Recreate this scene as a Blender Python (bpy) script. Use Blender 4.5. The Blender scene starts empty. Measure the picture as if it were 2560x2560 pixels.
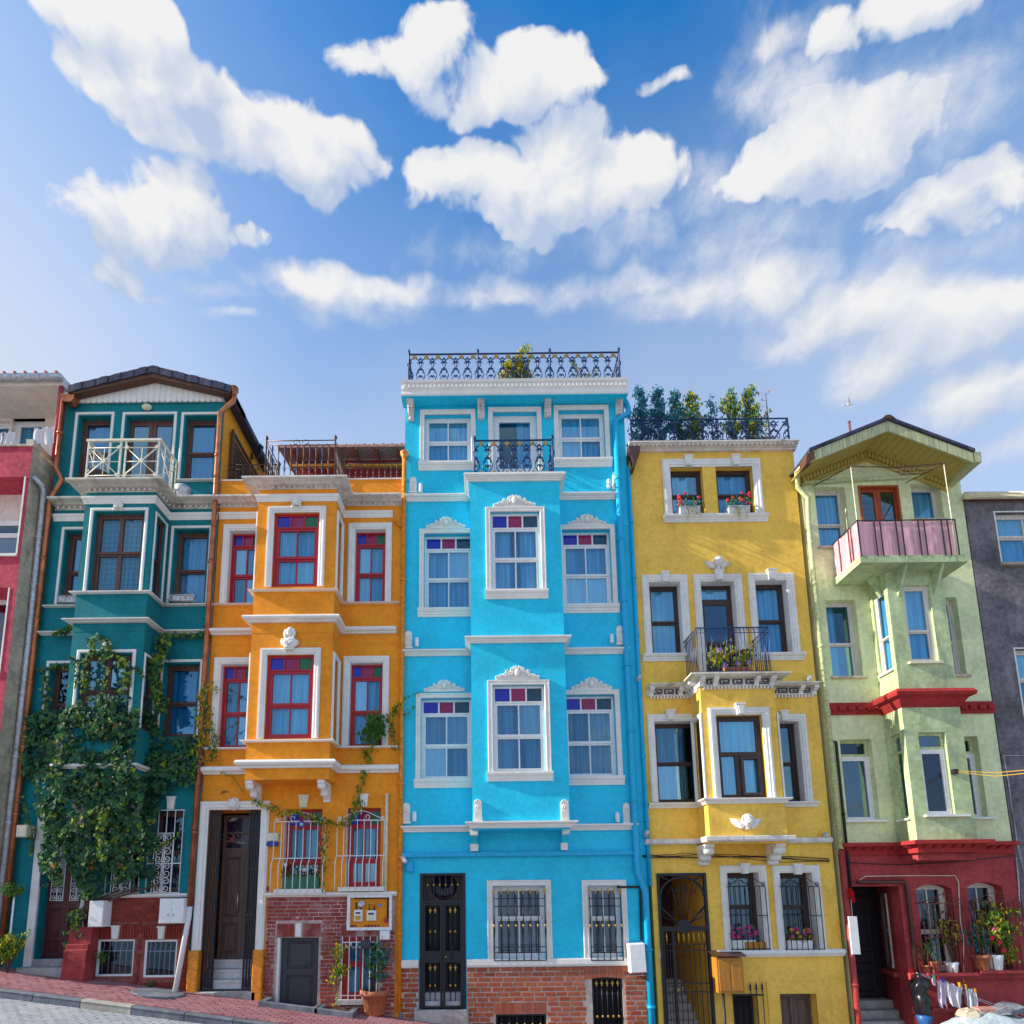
import bpy, math, random
from mathutils import Vector, Matrix, noise as mnoise

random.seed(7)
SC = bpy.context.scene
COL = SC.collection
R_ = math.radians

# ------------------------------------------------------------------ camera
FOC, PX0, PY0, IMG = 1450.0, 1210.0, 2016.0, 2560.0
PITCH, ROLL, CAMY, CAMZ = R_(8.4), 0.011, -13.0, 2.82
cF = Vector((0, math.cos(PITCH), math.sin(PITCH)))
cR0, cU0 = Vector((1, 0, 0)), Vector((0, -math.sin(PITCH), math.cos(PITCH)))
cR = cR0 * math.cos(ROLL) - cU0 * math.sin(ROLL)
cU = cR0 * math.sin(ROLL) + cU0 * math.cos(ROLL)
cam = bpy.data.cameras.new('camera')
camo = bpy.data.objects.new('camera', cam)
COL.objects.link(camo)
camo.matrix_world = Matrix((cR, cU, -cF)).transposed().to_4x4()
camo.location = (0, CAMY, CAMZ)
cam.sensor_width = 36.0
cam.lens = FOC / IMG * 36.0
cam.shift_x = (IMG / 2 - PX0) / IMG
cam.shift_y = (PY0 - IMG / 2) / IMG
cam.clip_end = 2000
SC.camera = camo

def ray(px, py):
    return (cF * FOC + cR * (px - PX0) - cU * (py - PY0)).normalized()

def onwall(px, py, d=0.0):
    "measured photo position -> metres on the plane that stands d in front of the facades"
    r = ray(px, py)
    t = (-d - CAMY) / r.y
    return (r.x * t, CAMZ + r.z * t)

# ------------------------------------------------------------------ exposure
SC.view_settings.view_transform = 'Standard'
SC.view_settings.look = 'None'
SC.view_settings.exposure = 1.10
SC.view_settings.gamma = 1.0
SC.view_settings.use_curve_mapping = False
SC.cycles.use_denoising = True
SC.cycles.max_bounces = 8
SC.cycles.transparent_max_bounces = 12

# ------------------------------------------------------------------ sun and sky
SUN_TRAVEL = Vector((1.0, 0.10, -0.50)).normalized()
SUN_EL = math.asin(-SUN_TRAVEL.z)
SUN_AZ = math.atan2(-SUN_TRAVEL.x, -SUN_TRAVEL.y)
sl = bpy.data.lights.new('sun', 'SUN')
sl.energy = 3.7
sl.angle = R_(0.6)
sl.color = (1.0, 0.90, 0.76)
so = bpy.data.objects.new('sun', sl)
COL.objects.link(so)
so.rotation_euler = SUN_TRAVEL.to_track_quat('-Z', 'Y').to_euler()
so.location = (-20, -5, 30)

W = bpy.data.worlds.new('World')
SC.world = W
W.use_nodes = True

class NT:
    "small helper to write node trees"
    def __init__(s, tree):
        s.t = tree; s.n = tree.nodes; s.l = tree.links
    def new(s, typ, **kw):
        n = s.n.new(typ)
        for k, v in kw.items():
            setattr(n, k, v)
        return n
    def put(s, sock, v):
        if isinstance(v, (int, float)):
            sock.default_value = v
        elif isinstance(v, (tuple, list)):
            sock.default_value = v
        else:
            s.l.new(v, sock)
    def math(s, op, a, b=None, c=None, clamp=False):
        n = s.n.new('ShaderNodeMath'); n.operation = op; n.use_clamp = clamp
        s.put(n.inputs[0], a)
        if b is not None: s.put(n.inputs[1], b)
        if c is not None: s.put(n.inputs[2], c)
        return n.outputs[0]
    def vec(s, op, a, b=None, sc=None):
        n = s.n.new('ShaderNodeVectorMath'); n.operation = op
        s.put(n.inputs[0], a)
        if b is not None: s.put(n.inputs[1], b)
        if sc is not None: s.put(n.inputs['Scale'], sc)
        return n.outputs['Value'] if op in ('LENGTH', 'DOT_PRODUCT') else n.outputs[0]
    def ramp(s, v, a, b, c=0.0, d=1.0, smooth=True):
        n = s.n.new('ShaderNodeMapRange')
        n.interpolation_type = 'SMOOTHSTEP' if smooth else 'LINEAR'
        s.put(n.inputs[0], v)
        for i, q in enumerate((a, b, c, d)): s.put(n.inputs[1 + i], q)
        return n.outputs[0]
    def noise(s, vec, scale, detail=4, rough=0.55, dist=0.0):
        n = s.n.new('ShaderNodeTexNoise')
        s.put(n.inputs['Vector'], vec)
        n.inputs['Scale'].default_value = scale
        n.inputs['Detail'].default_value = detail
        n.inputs['Roughness'].default_value = rough
        n.inputs['Distortion'].default_value = dist
        return n.outputs[0]
    def mix(s, f, a, b, mode='MIX'):
        n = s.n.new('ShaderNodeMix'); n.data_type = 'RGBA'; n.blend_type = mode
        s.put(n.inputs['Factor'], f); s.put(n.inputs['A'], a); s.put(n.inputs['B'], b)
        return n.outputs['Result']

# clouds: centre x, y, half width, half height, strength, edge softness, measured on the photograph (1932 px wide)
CLOUDS = [
    (215,35,150,75,1.25,0),(290,150,165,105,1.35,0),(335,240,120,60,0.95,0),
    (470,260,110,85,1.05,0),(580,280,150,100,1.25,0),(690,300,60,40,0.85,0),
    (250,420,170,85,1.3,0),(350,400,100,100,1.2,0),(215,500,70,45,0.9,0),(460,440,60,30,0.8,0),
    (770,110,150,65,1.2,0),(830,60,90,60,1.1,0),(960,160,200,70,1.25,0),(1000,110,70,45,0.9,0),
    (900,340,160,70,1.1,0),(1050,270,90,60,1.05,0),(1060,370,230,90,1.3,0),(1200,340,90,80,1.0,0),
    (1240, 158, 55, 28, 0.75, 0), (960, 450, 40, 16, 0.7, 0),
    (1700, 30, 210, 75, 1.35, 0), (1480, 80, 70, 40, 0.75, 1),
    (1590,265,210,100,1.35,0),(1440,330,110,45,0.95,0),(1480,170,110,70,0.78,1),(1740,190,110,100,0.8,1),
    (1800,390,130,85,1.1,0),(1690,420,80,40,0.8,0),(1800,470,130,40,0.75,1),
    (560,530,150,34,0.85,1),(720,545,150,26,0.75,1),(900,545,170,30,0.68,1),(1150,540,160,32,0.66,1),
    (390,535,70,22,0.66,1),(240,545,90,20,0.62,1),(440,590,60,16,0.62,1),
    (1180, 440, 130, 60, 0.7, 1), (1340, 350, 90, 70, 0.72, 1),
    (1440,540,150,75,1.0,1),(1600,600,190,85,1.25,1),(1790,610,210,100,1.3,1),(1500,650,90,50,0.9,1),
    (1640,170,290,210,0.62,1),(1420,440,190,90,0.52,1),(1700,520,240,70,0.6,1),(320,330,120,50,0.5,1),(900,470,160,50,0.45,1),(1330,560,170,50,0.7,1),(640,560,260,40,0.5,1),
    (1690,680,170,70,1.15,1),(1830,760,150,80,1.2,1),(1900,840,110,50,0.9,1),
    (1870,740,150,80,1.1,1),(1900,560,120,60,1.0,1),(1740,700,110,50,0.8,1),
]

def build_world():
    k = IMG / 1932.0
    def stereo(px, py):
        d = ray(px * k, py * k)
        return d.x / (1 + d.y), d.z / (1 + d.y)
    grp = bpy.data.node_groups.new('cloud_density', 'ShaderNodeTree')
    grp.interface.new_socket('Vector', in_out='INPUT', socket_type='NodeSocketVector')
    grp.interface.new_socket('Density', in_out='OUTPUT', socket_type='NodeSocketFloat')
    grp.interface.new_socket('Raw', in_out='OUTPUT', socket_type='NodeSocketFloat')
    g = NT(grp)
    gi = g.new('NodeGroupInput'); go = g.new('NodeGroupOutput')
    d = gi.outputs[0]
    warp = g.new('ShaderNodeTexNoise'); g.put(warp.inputs['Vector'], d)
    warp.inputs['Scale'].default_value = 14.0; warp.inputs['Detail'].default_value = 3
    wv=g.vec('MULTIPLY',g.vec('SUBTRACT',warp.outputs['Color'],(0.5,0.5,0.5)),(0.05,0.05,0.05))
    dw = g.vec('ADD', d, wv)
    sp = g.new('ShaderNodeSeparateXYZ'); g.put(sp.inputs[0], dw)
    den = g.math('MAXIMUM', g.math('ADD', sp.outputs[1], 1.0), 0.02)
    a = g.math('DIVIDE', sp.outputs[0], den); b = g.math('DIVIDE', sp.outputs[2], den)
    hard = None; soft = None
    for (cx, cy, rx, ry, w, s) in CLOUDS:
        u, v = stereo(cx, cy)
        ru = abs(stereo(cx + rx, cy)[0] - u); rv = abs(stereo(cx, cy + ry)[1] - v)
        du = g.math('MULTIPLY_ADD', a, 1 / ru, -u / ru)
        dv = g.math('MULTIPLY_ADD', b, 1 / rv, -v / rv)
        q = g.math('MULTIPLY_ADD', du, du, g.math('MULTIPLY', dv, dv))
        e = g.math('MULTIPLY_ADD', q, -0.70 * w, w)
        if s: soft = e if soft is None else g.math('SMOOTH_MAX', soft, e, 0.25)
        else: hard = e if hard is None else g.math('SMOOTH_MAX', hard, e, 0.30)
    # the rest of the sky carries the same kind of broken cloud
    rad = g.math('SQRT', g.math('MULTIPLY_ADD', a, a, g.math('MULTIPLY', b, b)))
    far = g.ramp(rad, 0.62, 0.9)
    cover = g.math('MULTIPLY_ADD', g.noise(d, 2.6, 3, 0.5), 3.4, -1.75)
    rest = g.math('MULTIPLY_ADD', g.math('ADD', cover, 2.0), far, -2.0)
    fine = g.math('SUBTRACT', g.noise(dw, 9.0, 6, 0.62), 0.5)
    vo=g.new('ShaderNodeTexVoronoi');g.put(vo.inputs['Vector'],dw);vo.feature='F1';vo.normalize= True
    for k_,v_ in (('Scale',15.0),('Detail',2.0),('Roughness',0.55),('Lacunarity',2.3)):vo.inputs[k_].default_value=v_
    fine2 = g.math('SUBTRACT', 0.29, vo.outputs['Distance'])
    hd = g.math('MULTIPLY_ADD', fine, 2.4, g.math('MAXIMUM', hard, rest))
    hd = g.math('MULTIPLY_ADD', fine2, 2.2, hd)
    sd = g.math('MULTIPLY_ADD', fine, 2.2, soft)
    ha = g.ramp(hd, 0.26, 0.68)
    sa = g.ramp(sd, 0.02, 1.12)
    core = g.math('MAXIMUM', ha, sa)
    g.put(go.inputs[0], core)
    g.put(go.inputs[1], g.math('MAXIMUM', hd, sd))

    t = NT(W.node_tree)
    W.node_tree.nodes.clear()
    out = t.new('ShaderNodeOutputWorld'); bg = t.new('ShaderNodeBackground')
    bg.inputs['Strength'].default_value = 0.14
    t.l.new(bg.outputs[0], out.inputs[0])
    tc = t.new('ShaderNodeTexCoord')
    dirv = t.vec('NORMALIZE', tc.outputs['Generated'])
    sky = t.new('ShaderNodeTexSky'); sky.sky_type = 'NISHITA'
    sky.sun_disc = False
    sky.sun_elevation = SUN_EL
    sky.sun_rotation = SUN_AZ
    sky.altitude=30;sky.air_density=1.0;sky.dust_density=1.6;sky.ozone_density=2.2
    hs = t.new('ShaderNodeHueSaturation'); hs.inputs['Saturation'].default_value = 1.5
    t.put(hs.inputs['Color'], sky.outputs[0])
    def dens(v):
        n = t.new('ShaderNodeGroup'); n.node_tree = grp
        t.put(n.inputs[0], v)
        return n.outputs
    d0, r0 = dens(dirv)
    r1 = dens(t.vec('ADD', dirv, (-0.014, 0.0, 0.028)))[1]
    # lit side bright, the side away from the sun and the thick lower parts greyer
    lit = t.math('MULTIPLY_ADD', t.math('SUBTRACT', r0, r1), 0.80, 0.46)
    body=t.math('MULTIPLY_ADD',t.math('SUBTRACT',t.noise(dirv,17.0,4,0.55),0.5),0.45,lit,clamp=True)
    cc = t.mix(body, (1.6, 1.95, 2.6, 1), (3.02, 3.0, 2.98, 1))
    alpha = t.math('MULTIPLY', d0, 0.97)
    # below the horizon the sky is never seen past the ground; fade the clouds out there
    sz = t.new('ShaderNodeSeparateXYZ'); t.put(sz.inputs[0], dirv)
    alpha = t.math('MULTIPLY', alpha, t.ramp(sz.outputs[2], 0.0, 0.12))
    # thin veil of haze that thickens towards the horizon, all the way round
    veil = t.math('MULTIPLY', t.ramp(sz.outputs[2], 0.95, 0.55), 0.70)
    veil=t.math('MULTIPLY_ADD',t.math('SUBTRACT',t.noise(dirv,3.0,4,0.5),0.5),0.35,veil,clamp=True)
    near = t.ramp(t.vec('DOT_PRODUCT', dirv, tuple(-SUN_TRAVEL)), 0.40, 0.95)
    veil = t.math('MULTIPLY_ADD', near, 0.5, veil, clamp=True)
    base = t.mix(veil, hs.outputs[0], (2.15, 2.45, 3.0, 1))
    t.put(bg.inputs['Color'], t.mix(alpha, base, cc))
    W.cycles.sampling_method = 'MANUAL'
    W.cycles.sample_map_resolution = 512
build_world()

# ------------------------------------------------------------------ materials
MATS = {}
def base_mat(name):
    m = bpy.data.materials.new(name); m.use_nodes = True
    t = NT(m.node_tree); b = m.node_tree.nodes['Principled BSDF']
    MATS[name] = m
    return m, t, b

def paint(name,col,rough=0.85,var=0.12,bump=0.25,scale=1.0,dirt=0.0,dirtcol=(0.05,0.05,0.05),metal=0.0,
          fine=60.0, spec=0.3, streak=0.0):
    m, t, b = base_mat(name)
    tc = t.new('ShaderNodeTexCoord').outputs['Object']
    n1 = t.noise(tc, 1.3 * scale, 5, 0.6); n2 = t.noise(tc, 9.0 * scale, 4, 0.6)
    f = t.math('MULTIPLY_ADD', n2, 0.45, t.math('MULTIPLY', n1, 0.55))
    dark = tuple(max(0, c * (1 - var * 1.9)) for c in col) + (1,)
    lite = tuple(min(1, c * (1 + var) + 0.02 * var) for c in col) + (1,)
    c = t.mix(t.ramp(f, 0.32, 0.68), dark, lite)
    if dirt:
        dm = t.noise(t.vec('MULTIPLY', tc, (1.0, 1.0, 0.35)), 2.2 * scale, 8, 0.68)
        c=t.mix(t.math('MULTIPLY',t.ramp(dm,0.50,0.72),dirt),c,tuple(dirtcol)+(1,))
    if streak:
        sm = t.noise(t.vec('MULTIPLY', tc, (9.0, 9.0, 0.22)), 1.6, 5, 0.7)
        c=t.mix(t.math('MULTIPLY',t.ramp(sm,0.53,0.75),streak),c,tuple(dirtcol)+(1,))
    t.put(b.inputs['Base Color'], c)
    b.inputs['Roughness'].default_value = rough
    b.inputs['Metallic'].default_value = metal
    b.inputs['Specular IOR Level'].default_value = spec
    if bump:
        bp=t.new('ShaderNodeBump');bp.inputs['Strength'].default_value=bump;bp.inputs['Distance'].default_value=0.012
        h=t.math('MULTIPLY_ADD',t.noise(tc,fine,3,0.6),0.5,t.noise(tc,7.0*scale,5,0.6))
        t.put(bp.inputs['Height'], h); t.put(b.inputs['Normal'], bp.outputs[0])
    return m

def plain(name, col, rough=0.6, metal=0.0, var=0.10, scale=14.0, trans=0.0, bump=0.0):
    m, t, b = base_mat(name)
    tc = t.new('ShaderNodeTexCoord').outputs['Object']
    n = t.noise(tc, scale, 4, 0.6)
    t.put(b.inputs['Base Color'],t.mix(t.ramp(n,0.3,0.7),tuple(c*(1-var*1.5) for c in col)+(1,),tuple(min(1,c*(1+var)) for c in col)+(1,)))
    b.inputs['Roughness'].default_value = rough
    b.inputs['Metallic'].default_value = metal
    if bump:
        bp=t.new('ShaderNodeBump');bp.inputs['Strength'].default_value=bump;bp.inputs['Distance'].default_value=0.01
        t.put(bp.inputs['Height'],t.noise(tc,scale*2,4,0.6));t.put(b.inputs['Normal'],bp.outputs[0])
    return m

def wood(name, col, rough=0.55, var=0.35):
    m, t, b = base_mat(name)
    tc = t.new('ShaderNodeTexCoord').outputs['Object']
    n = t.noise(t.vec('MULTIPLY', tc, (30.0, 30.0, 1.6)), 1.0, 5, 0.65, 0.6)
    t.put(b.inputs['Base Color'],t.mix(t.ramp(n,0.3,0.7),tuple(c*(1-var) for c in col)+(1,),tuple(min(1,c*(1+var)) for c in col)+(1,)))
    b.inputs['Roughness'].default_value = rough
    bp=t.new('ShaderNodeBump');bp.inputs['Strength'].default_value=0.25;bp.inputs['Distance'].default_value=0.004
    t.put(bp.inputs['Height'], n); t.put(b.inputs['Normal'], bp.outputs[0])
    return m

def glass(name, tint=(0.93, 0.97, 1.0), refl=0.16):
    m = bpy.data.materials.new(name); m.use_nodes = True; MATS[name] = m
    t = NT(m.node_tree); m.node_tree.nodes.clear()
    out = t.new('ShaderNodeOutputMaterial')
    lw_ = t.new('ShaderNodeLayerWeight'); lw_.inputs['Blend'].default_value = 0.5
    fres=t.math('MULTIPLY_ADD',t.math('POWER',lw_.outputs['Facing'],5.0),0.96,0.03)
    rnd_ = t.math('POWER', t.new('ShaderNodeObjectInfo').outputs['Random'], 2.0)
    tr=t.new('ShaderNodeBsdfTransparent');t.put(tr.inputs[0],t.mix(rnd_,tuple(c*0.95 for c in tint)+(1,),tuple(min(1,c*1.08+0.02) for c in tint)+(1,)))
    gl = t.new('ShaderNodeBsdfGlossy'); gl.inputs['Roughness'].default_value = 0.015
    gl.inputs['Color'].default_value = (0.55, 0.80, 1, 1)
    tc = t.new('ShaderNodeTexCoord').outputs['Object']
    bp=t.new('ShaderNodeBump');bp.inputs['Strength'].default_value=0.10;bp.inputs['Distance'].default_value=0.02
    t.put(bp.inputs['Height'],t.noise(tc,2.2,2,0.5));t.put(gl.inputs['Normal'],bp.outputs[0])
    ms = t.new('ShaderNodeMixShader')
    t.put(ms.inputs[0],t.math('ADD',fres,t.math('MULTIPLY_ADD',rnd_,refl*2.2,refl*0.45),clamp=True))
    t.l.new(tr.outputs[0],ms.inputs[1]);t.l.new(gl.outputs[0],ms.inputs[2]);t.l.new(ms.outputs[0],out.inputs[0])
    return m

def cloth(name, col, var=0.12, thin=0.35, rough=0.9, stripes=None):
    m = bpy.data.materials.new(name); m.use_nodes = True; MATS[name] = m
    t = NT(m.node_tree); m.node_tree.nodes.clear()
    out = t.new('ShaderNodeOutputMaterial')
    tc = t.new('ShaderNodeTexCoord').outputs['Object']
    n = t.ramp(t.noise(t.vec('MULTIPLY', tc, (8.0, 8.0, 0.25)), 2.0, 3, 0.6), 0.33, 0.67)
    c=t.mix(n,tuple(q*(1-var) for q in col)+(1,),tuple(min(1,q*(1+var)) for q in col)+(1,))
    if stripes:
        sx = t.new('ShaderNodeSeparateXYZ'); t.put(sx.inputs[0], tc)
        a=t.math('LESS_THAN',t.math('FRACT',t.math('MULTIPLY_ADD',n,0.10,t.math('MULTIPLY',sx.outputs[2],7.5))),0.16)
        b2=t.math('LESS_THAN',t.math('FRACT',t.math('MULTIPLY',sx.outputs[0],8.0)),0.13)
        c=t.mix(t.math('MULTIPLY',t.math('MAXIMUM',a,b2),0.75),c,tuple(stripes)+(1,))
    df = t.new('ShaderNodeBsdfDiffuse'); tl = t.new('ShaderNodeBsdfTranslucent')
    t.put(df.inputs[0], c); t.put(tl.inputs[0], c)
    ms = t.new('ShaderNodeMixShader'); ms.inputs[0].default_value = thin
    t.l.new(df.outputs[0],ms.inputs[1]);t.l.new(tl.outputs[0],ms.inputs[2]);t.l.new(ms.outputs[0],out.inputs[0])
    return m

def leafmat(name, col, col2, thin=0.3, rough=0.65):
    m = bpy.data.materials.new(name); m.use_nodes = True; MATS[name] = m
    t = NT(m.node_tree); b = m.node_tree.nodes['Principled BSDF']
    tc = t.new('ShaderNodeTexCoord').outputs['Object']
    at = t.new('ShaderNodeAttribute'); at.attribute_name = 'tone'
    oi = t.new('ShaderNodeObjectInfo')
    f=t.math('MULTIPLY_ADD',t.noise(tc,3.0,3,0.6),0.6,t.math('MULTIPLY',at.outputs['Fac'],0.7))
    f = t.math('MULTIPLY_ADD', oi.outputs['Random'], 0.15, f)
    c = t.mix(t.ramp(f, 0.2, 1.0), tuple(col) + (1,), tuple(col2) + (1,))
    t.put(b.inputs['Base Color'], c)
    b.inputs['Roughness'].default_value=rough;b.inputs['Specular IOR Level'].default_value=0.22
    tl = t.new('ShaderNodeBsdfTranslucent'); t.put(tl.inputs[0], c)
    ms = t.new('ShaderNodeMixShader'); ms.inputs[0].default_value = thin
    out = m.node_tree.nodes['Material Output']
    t.l.new(b.outputs[0],ms.inputs[1]);t.l.new(tl.outputs[0],ms.inputs[2]);t.l.new(ms.outputs[0],out.inputs[0])
    return m

def brickmat(name, col, col2, pale=0.0, palecol=(0.55, 0.42, 0.38)):
    m, t, b = base_mat(name)
    oi = t.new('ShaderNodeObjectInfo')
    geo = t.new('ShaderNodeNewGeometry')
    tc = geo.outputs['Position']
    at = t.new('ShaderNodeAttribute'); at.attribute_name = 'tone'
    f = t.math('FRACT', t.math('ADD', oi.outputs['Random'], at.outputs['Fac']))
    c = t.mix(f, tuple(col) + (1,), tuple(col2) + (1,))
    c=t.mix(t.math('MULTIPLY',t.ramp(t.noise(tc,26.0,5,0.7),0.42,0.75),0.5),c,tuple(q*0.45 for q in col)+(1,))
    if pale:
        c=t.mix(t.math('MULTIPLY',t.ramp(t.noise(tc,1.9,7,0.7),0.47,0.66),pale),c,tuple(palecol)+(1,))
    t.put(b.inputs['Base Color'], c)
    b.inputs['Roughness'].default_value=0.9;b.inputs['Specular IOR Level'].default_value=0.2
    bp=t.new('ShaderNodeBump');bp.inputs['Strength'].default_value=0.5;bp.inputs['Distance'].default_value=0.01
    t.put(bp.inputs['Height'],t.noise(tc,40.0,5,0.65));t.put(b.inputs['Normal'],bp.outputs[0])
    return m

# ------------------------------------------------------------------ mesh building
IDENT = Matrix.Identity(4)
XF = [IDENT]                      # current local frame (bay sides turn it)
class turned:
    def __init__(s, m): s.m = m
    def __enter__(s): XF.append(XF[-1] @ s.m)
    def __exit__(s, *a): XF.pop()

WORLD = {}                        # world location of every object's origin
class MB:
    def __init__(s):
        s.v = []; s.f = []; s.smooth = []; s.tone = None
    def add(s, pts, faces, smooth=False):
        o = len(s.v); M = XF[-1]
        if M is IDENT: s.v += [tuple(p) for p in pts]
        else: s.v += [tuple(M @ Vector(p)) for p in pts]
        for f in faces:
            s.f.append(tuple(i + o for i in f)); s.smooth.append(smooth)
        return s
    def quad(s, a, b, c, d): return s.add([a, b, c, d], [(0, 1, 2, 3)])
    def box(s, x0, x1, y0, y1, z0, z1):
        if x0 > x1: x0, x1 = x1, x0
        if y0 > y1: y0, y1 = y1, y0
        if z0 > z1: z0, z1 = z1, z0
        p=[(x0,y0,z0),(x1,y0,z0),(x1,y1,z0),(x0,y1,z0),(x0,y0,z1),(x1,y0,z1),(x1,y1,z1),(x0,y1,z1)]
        return s.add(p,[(0,3,2,1),(4,5,6,7),(0,1,5,4),(1,2,6,5),(2,3,7,6),(3,0,4,7)])
    def cham(s, x0, x1, y0, y1, z0, z1, c=0.008):
        "box whose front (low y) edges are chamfered"
        a = [(x0, y1, z0), (x1, y1, z0), (x1, y1, z1), (x0, y1, z1)]
        b = [(x0, y0 + c, z0), (x1, y0 + c, z0), (x1, y0 + c, z1), (x0, y0 + c, z1)]
        d=[(x0+c,y0,z0+c),(x1-c,y0,z0+c),(x1-c,y0,z1-c),(x0+c,y0,z1-c)]
        fs = [(8, 9, 10, 11), (3, 2, 1, 0)]
        for i in range(4):
            j = (i + 1) % 4
            fs += [(i, j, 4 + j, 4 + i), (4 + i, 4 + j, 8 + j, 8 + i)]
        return s.add(a + b + d, fs)
    def prism_xz(s, poly, y0, y1):
        n = len(poly)
        return s.add([(x, y0, z) for x, z in poly] + [(x, y1, z) for x, z in poly],
                     [tuple(range(n)),tuple(range(2*n-1,n-1,-1))]+[(i,i+n,(i+1)%n+n,(i+1)%n) for i in range(n)])
    def prism_yz(s, poly, x0, x1):
        n = len(poly)
        return s.add([(x0, y, z) for y, z in poly] + [(x1, y, z) for y, z in poly],
                     [tuple(range(n)),tuple(range(2*n-1,n-1,-1))]+[(i,(i+1)%n,(i+1)%n+n,i+n) for i in range(n)])
    def prism_xy(s, poly, z0, z1):
        n = len(poly)
        return s.add([(x, y, z0) for x, y in poly] + [(x, y, z1) for x, y in poly],
                     [tuple(range(n-1,-1,-1)),tuple(range(n,2*n))]+[(i,(i+1)%n,(i+1)%n+n,i+n) for i in range(n)])
    def tube(s, pts, r, n=6, closed=False, cap=True):
        pts = [Vector(p) for p in pts]
        m = len(pts)
        if m < 2: return s
        vs = []; up = None
        for i, p in enumerate(pts):
            a = pts[(i - 1) % m] if (i > 0 or closed) else p
            b = pts[(i + 1) % m] if (i < m - 1 or closed) else p
            t = (b - a)
            if t.length < 1e-9: t = Vector((0, 0, 1))
            t.normalize()
            if up is None:
                up = t.orthogonal().normalized()
            else:
                up = (up - t * up.dot(t))
                up = up.normalized() if up.length > 1e-6 else t.orthogonal().normalized()
            sd = t.cross(up)
            rr = r[i] if isinstance(r, (list, tuple)) else r
            for k in range(n):
                q = 2 * math.pi * (k + 0.5) / n
                vs.append(p + (up * math.cos(q) + sd * math.sin(q)) * rr)
        fs = []
        for i in range(m if closed else m - 1):
            j = (i + 1) % m
            for k in range(n):
                l = (k + 1) % n
                fs.append((i * n + k, i * n + l, j * n + l, j * n + k))
        if cap and not closed:
            fs += [tuple(range(n - 1, -1, -1)), tuple(range((m - 1) * n, m * n))]
        return s.add(vs, fs, n > 4)
    def lathe(s, c, prof, n=14, axis='z', smooth=True):
        vs = []; fs = []
        for (r, h) in prof:
            for k in range(n):
                q = 2 * math.pi * k / n
                a, b = r * math.cos(q), r * math.sin(q)
                if axis == 'z': vs.append((c[0] + a, c[1] + b, c[2] + h))
                elif axis == 'y': vs.append((c[0] + a, c[1] + h, c[2] - b))
                else: vs.append((c[0] + h, c[1] + a, c[2] + b))
        m = len(prof)
        for i in range(m - 1):
            for k in range(n):
                l = (k + 1) % n
                fs.append((i * n + k, i * n + l, (i + 1) * n + l, (i + 1) * n + k))
        fs += [tuple(range(n - 1, -1, -1)), tuple(range((m - 1) * n, m * n))]
        return s.add(vs, fs, smooth)
    def ball(s, c, r, nu=10, nv=6):
        rx, ry, rz = (r, r, r) if isinstance(r, (int, float)) else r
        vs = []; fs = []
        for j in range(nv + 1):
            t = math.pi * j / nv
            for i in range(nu):
                q = 2 * math.pi * i / nu
                vs.append((c[0]+rx*math.sin(t)*math.cos(q),c[1]+ry*math.sin(t)*math.sin(q),c[2]-rz*math.cos(t)))
        for j in range(nv):
            for i in range(nu):
                k = (i + 1) % nu
                fs.append((j * nu + i, j * nu + k, (j + 1) * nu + k, (j + 1) * nu + i))
        return s.add(vs, fs, True)
    def sweep(s, path, prof, closed_ends=True):
        "prof: closed polygon of (out, z); path: plan polyline walked left to right, out is towards the street"
        m = len(path); k = len(prof); vs = []
        nrm = []
        for i in range(m - 1):
            dx, dy = path[i + 1][0] - path[i][0], path[i + 1][1] - path[i][1]
            l = math.hypot(dx, dy); nrm.append((dy / l, -dx / l))
        for i in range(m):
            if i == 0: mx, my = nrm[0]
            elif i == m - 1: mx, my = nrm[-1]
            else:
                a, b = nrm[i - 1], nrm[i]
                q = 1 + a[0] * b[0] + a[1] * b[1]
                mx, my = (a[0] + b[0]) / q, (a[1] + b[1]) / q
            for (o, z) in prof:
                vs.append((path[i][0] + mx * o, path[i][1] + my * o, z))
        fs = []
        for i in range(m - 1):
            for j in range(k):
                l = (j + 1) % k
                fs.append((i * k + j, i * k + l, (i + 1) * k + l, (i + 1) * k + j))
        fs += [tuple(range(k)), tuple(range(m * k - 1, (m - 1) * k - 1, -1))]
        return s.add(vs, fs)
    def surround(s, x0, x1, z0, z1, y, prof, sides=4):
        "moulding round an opening; prof: polygon of (u outward from the opening, out of the wall)"
        k = len(prof); vs = []
        if sides==4:cs=[(x0,z0,-1,-1),(x0,z1,-1,1),(x1,z1,1,1),(x1,z0,1,-1)]
        else: cs = [(x0, z0, -1, 0), (x0, z1, -1, 1), (x1, z1, 1, 1), (x1, z0, 1, 0)]
        for (x, z, sx, sz) in cs:
            for (u, o) in prof: vs.append((x + sx * u, y - o, z + sz * u))
        fs = []
        for i in range(4 if sides == 4 else 3):
            ni = (i + 1) % 4
            for j in range(k):
                l = (j + 1) % k
                fs.append((i * k + j, ni * k + j, ni * k + l, i * k + l))
        if sides != 4: fs += [tuple(range(k - 1, -1, -1)), tuple(range(3 * k, 4 * k))]
        return s.add(vs, fs)
    def obj(s, name, mat, parent=None, loc=None, fixn=False):
        return link(name, s, mat, parent, loc)

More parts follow.
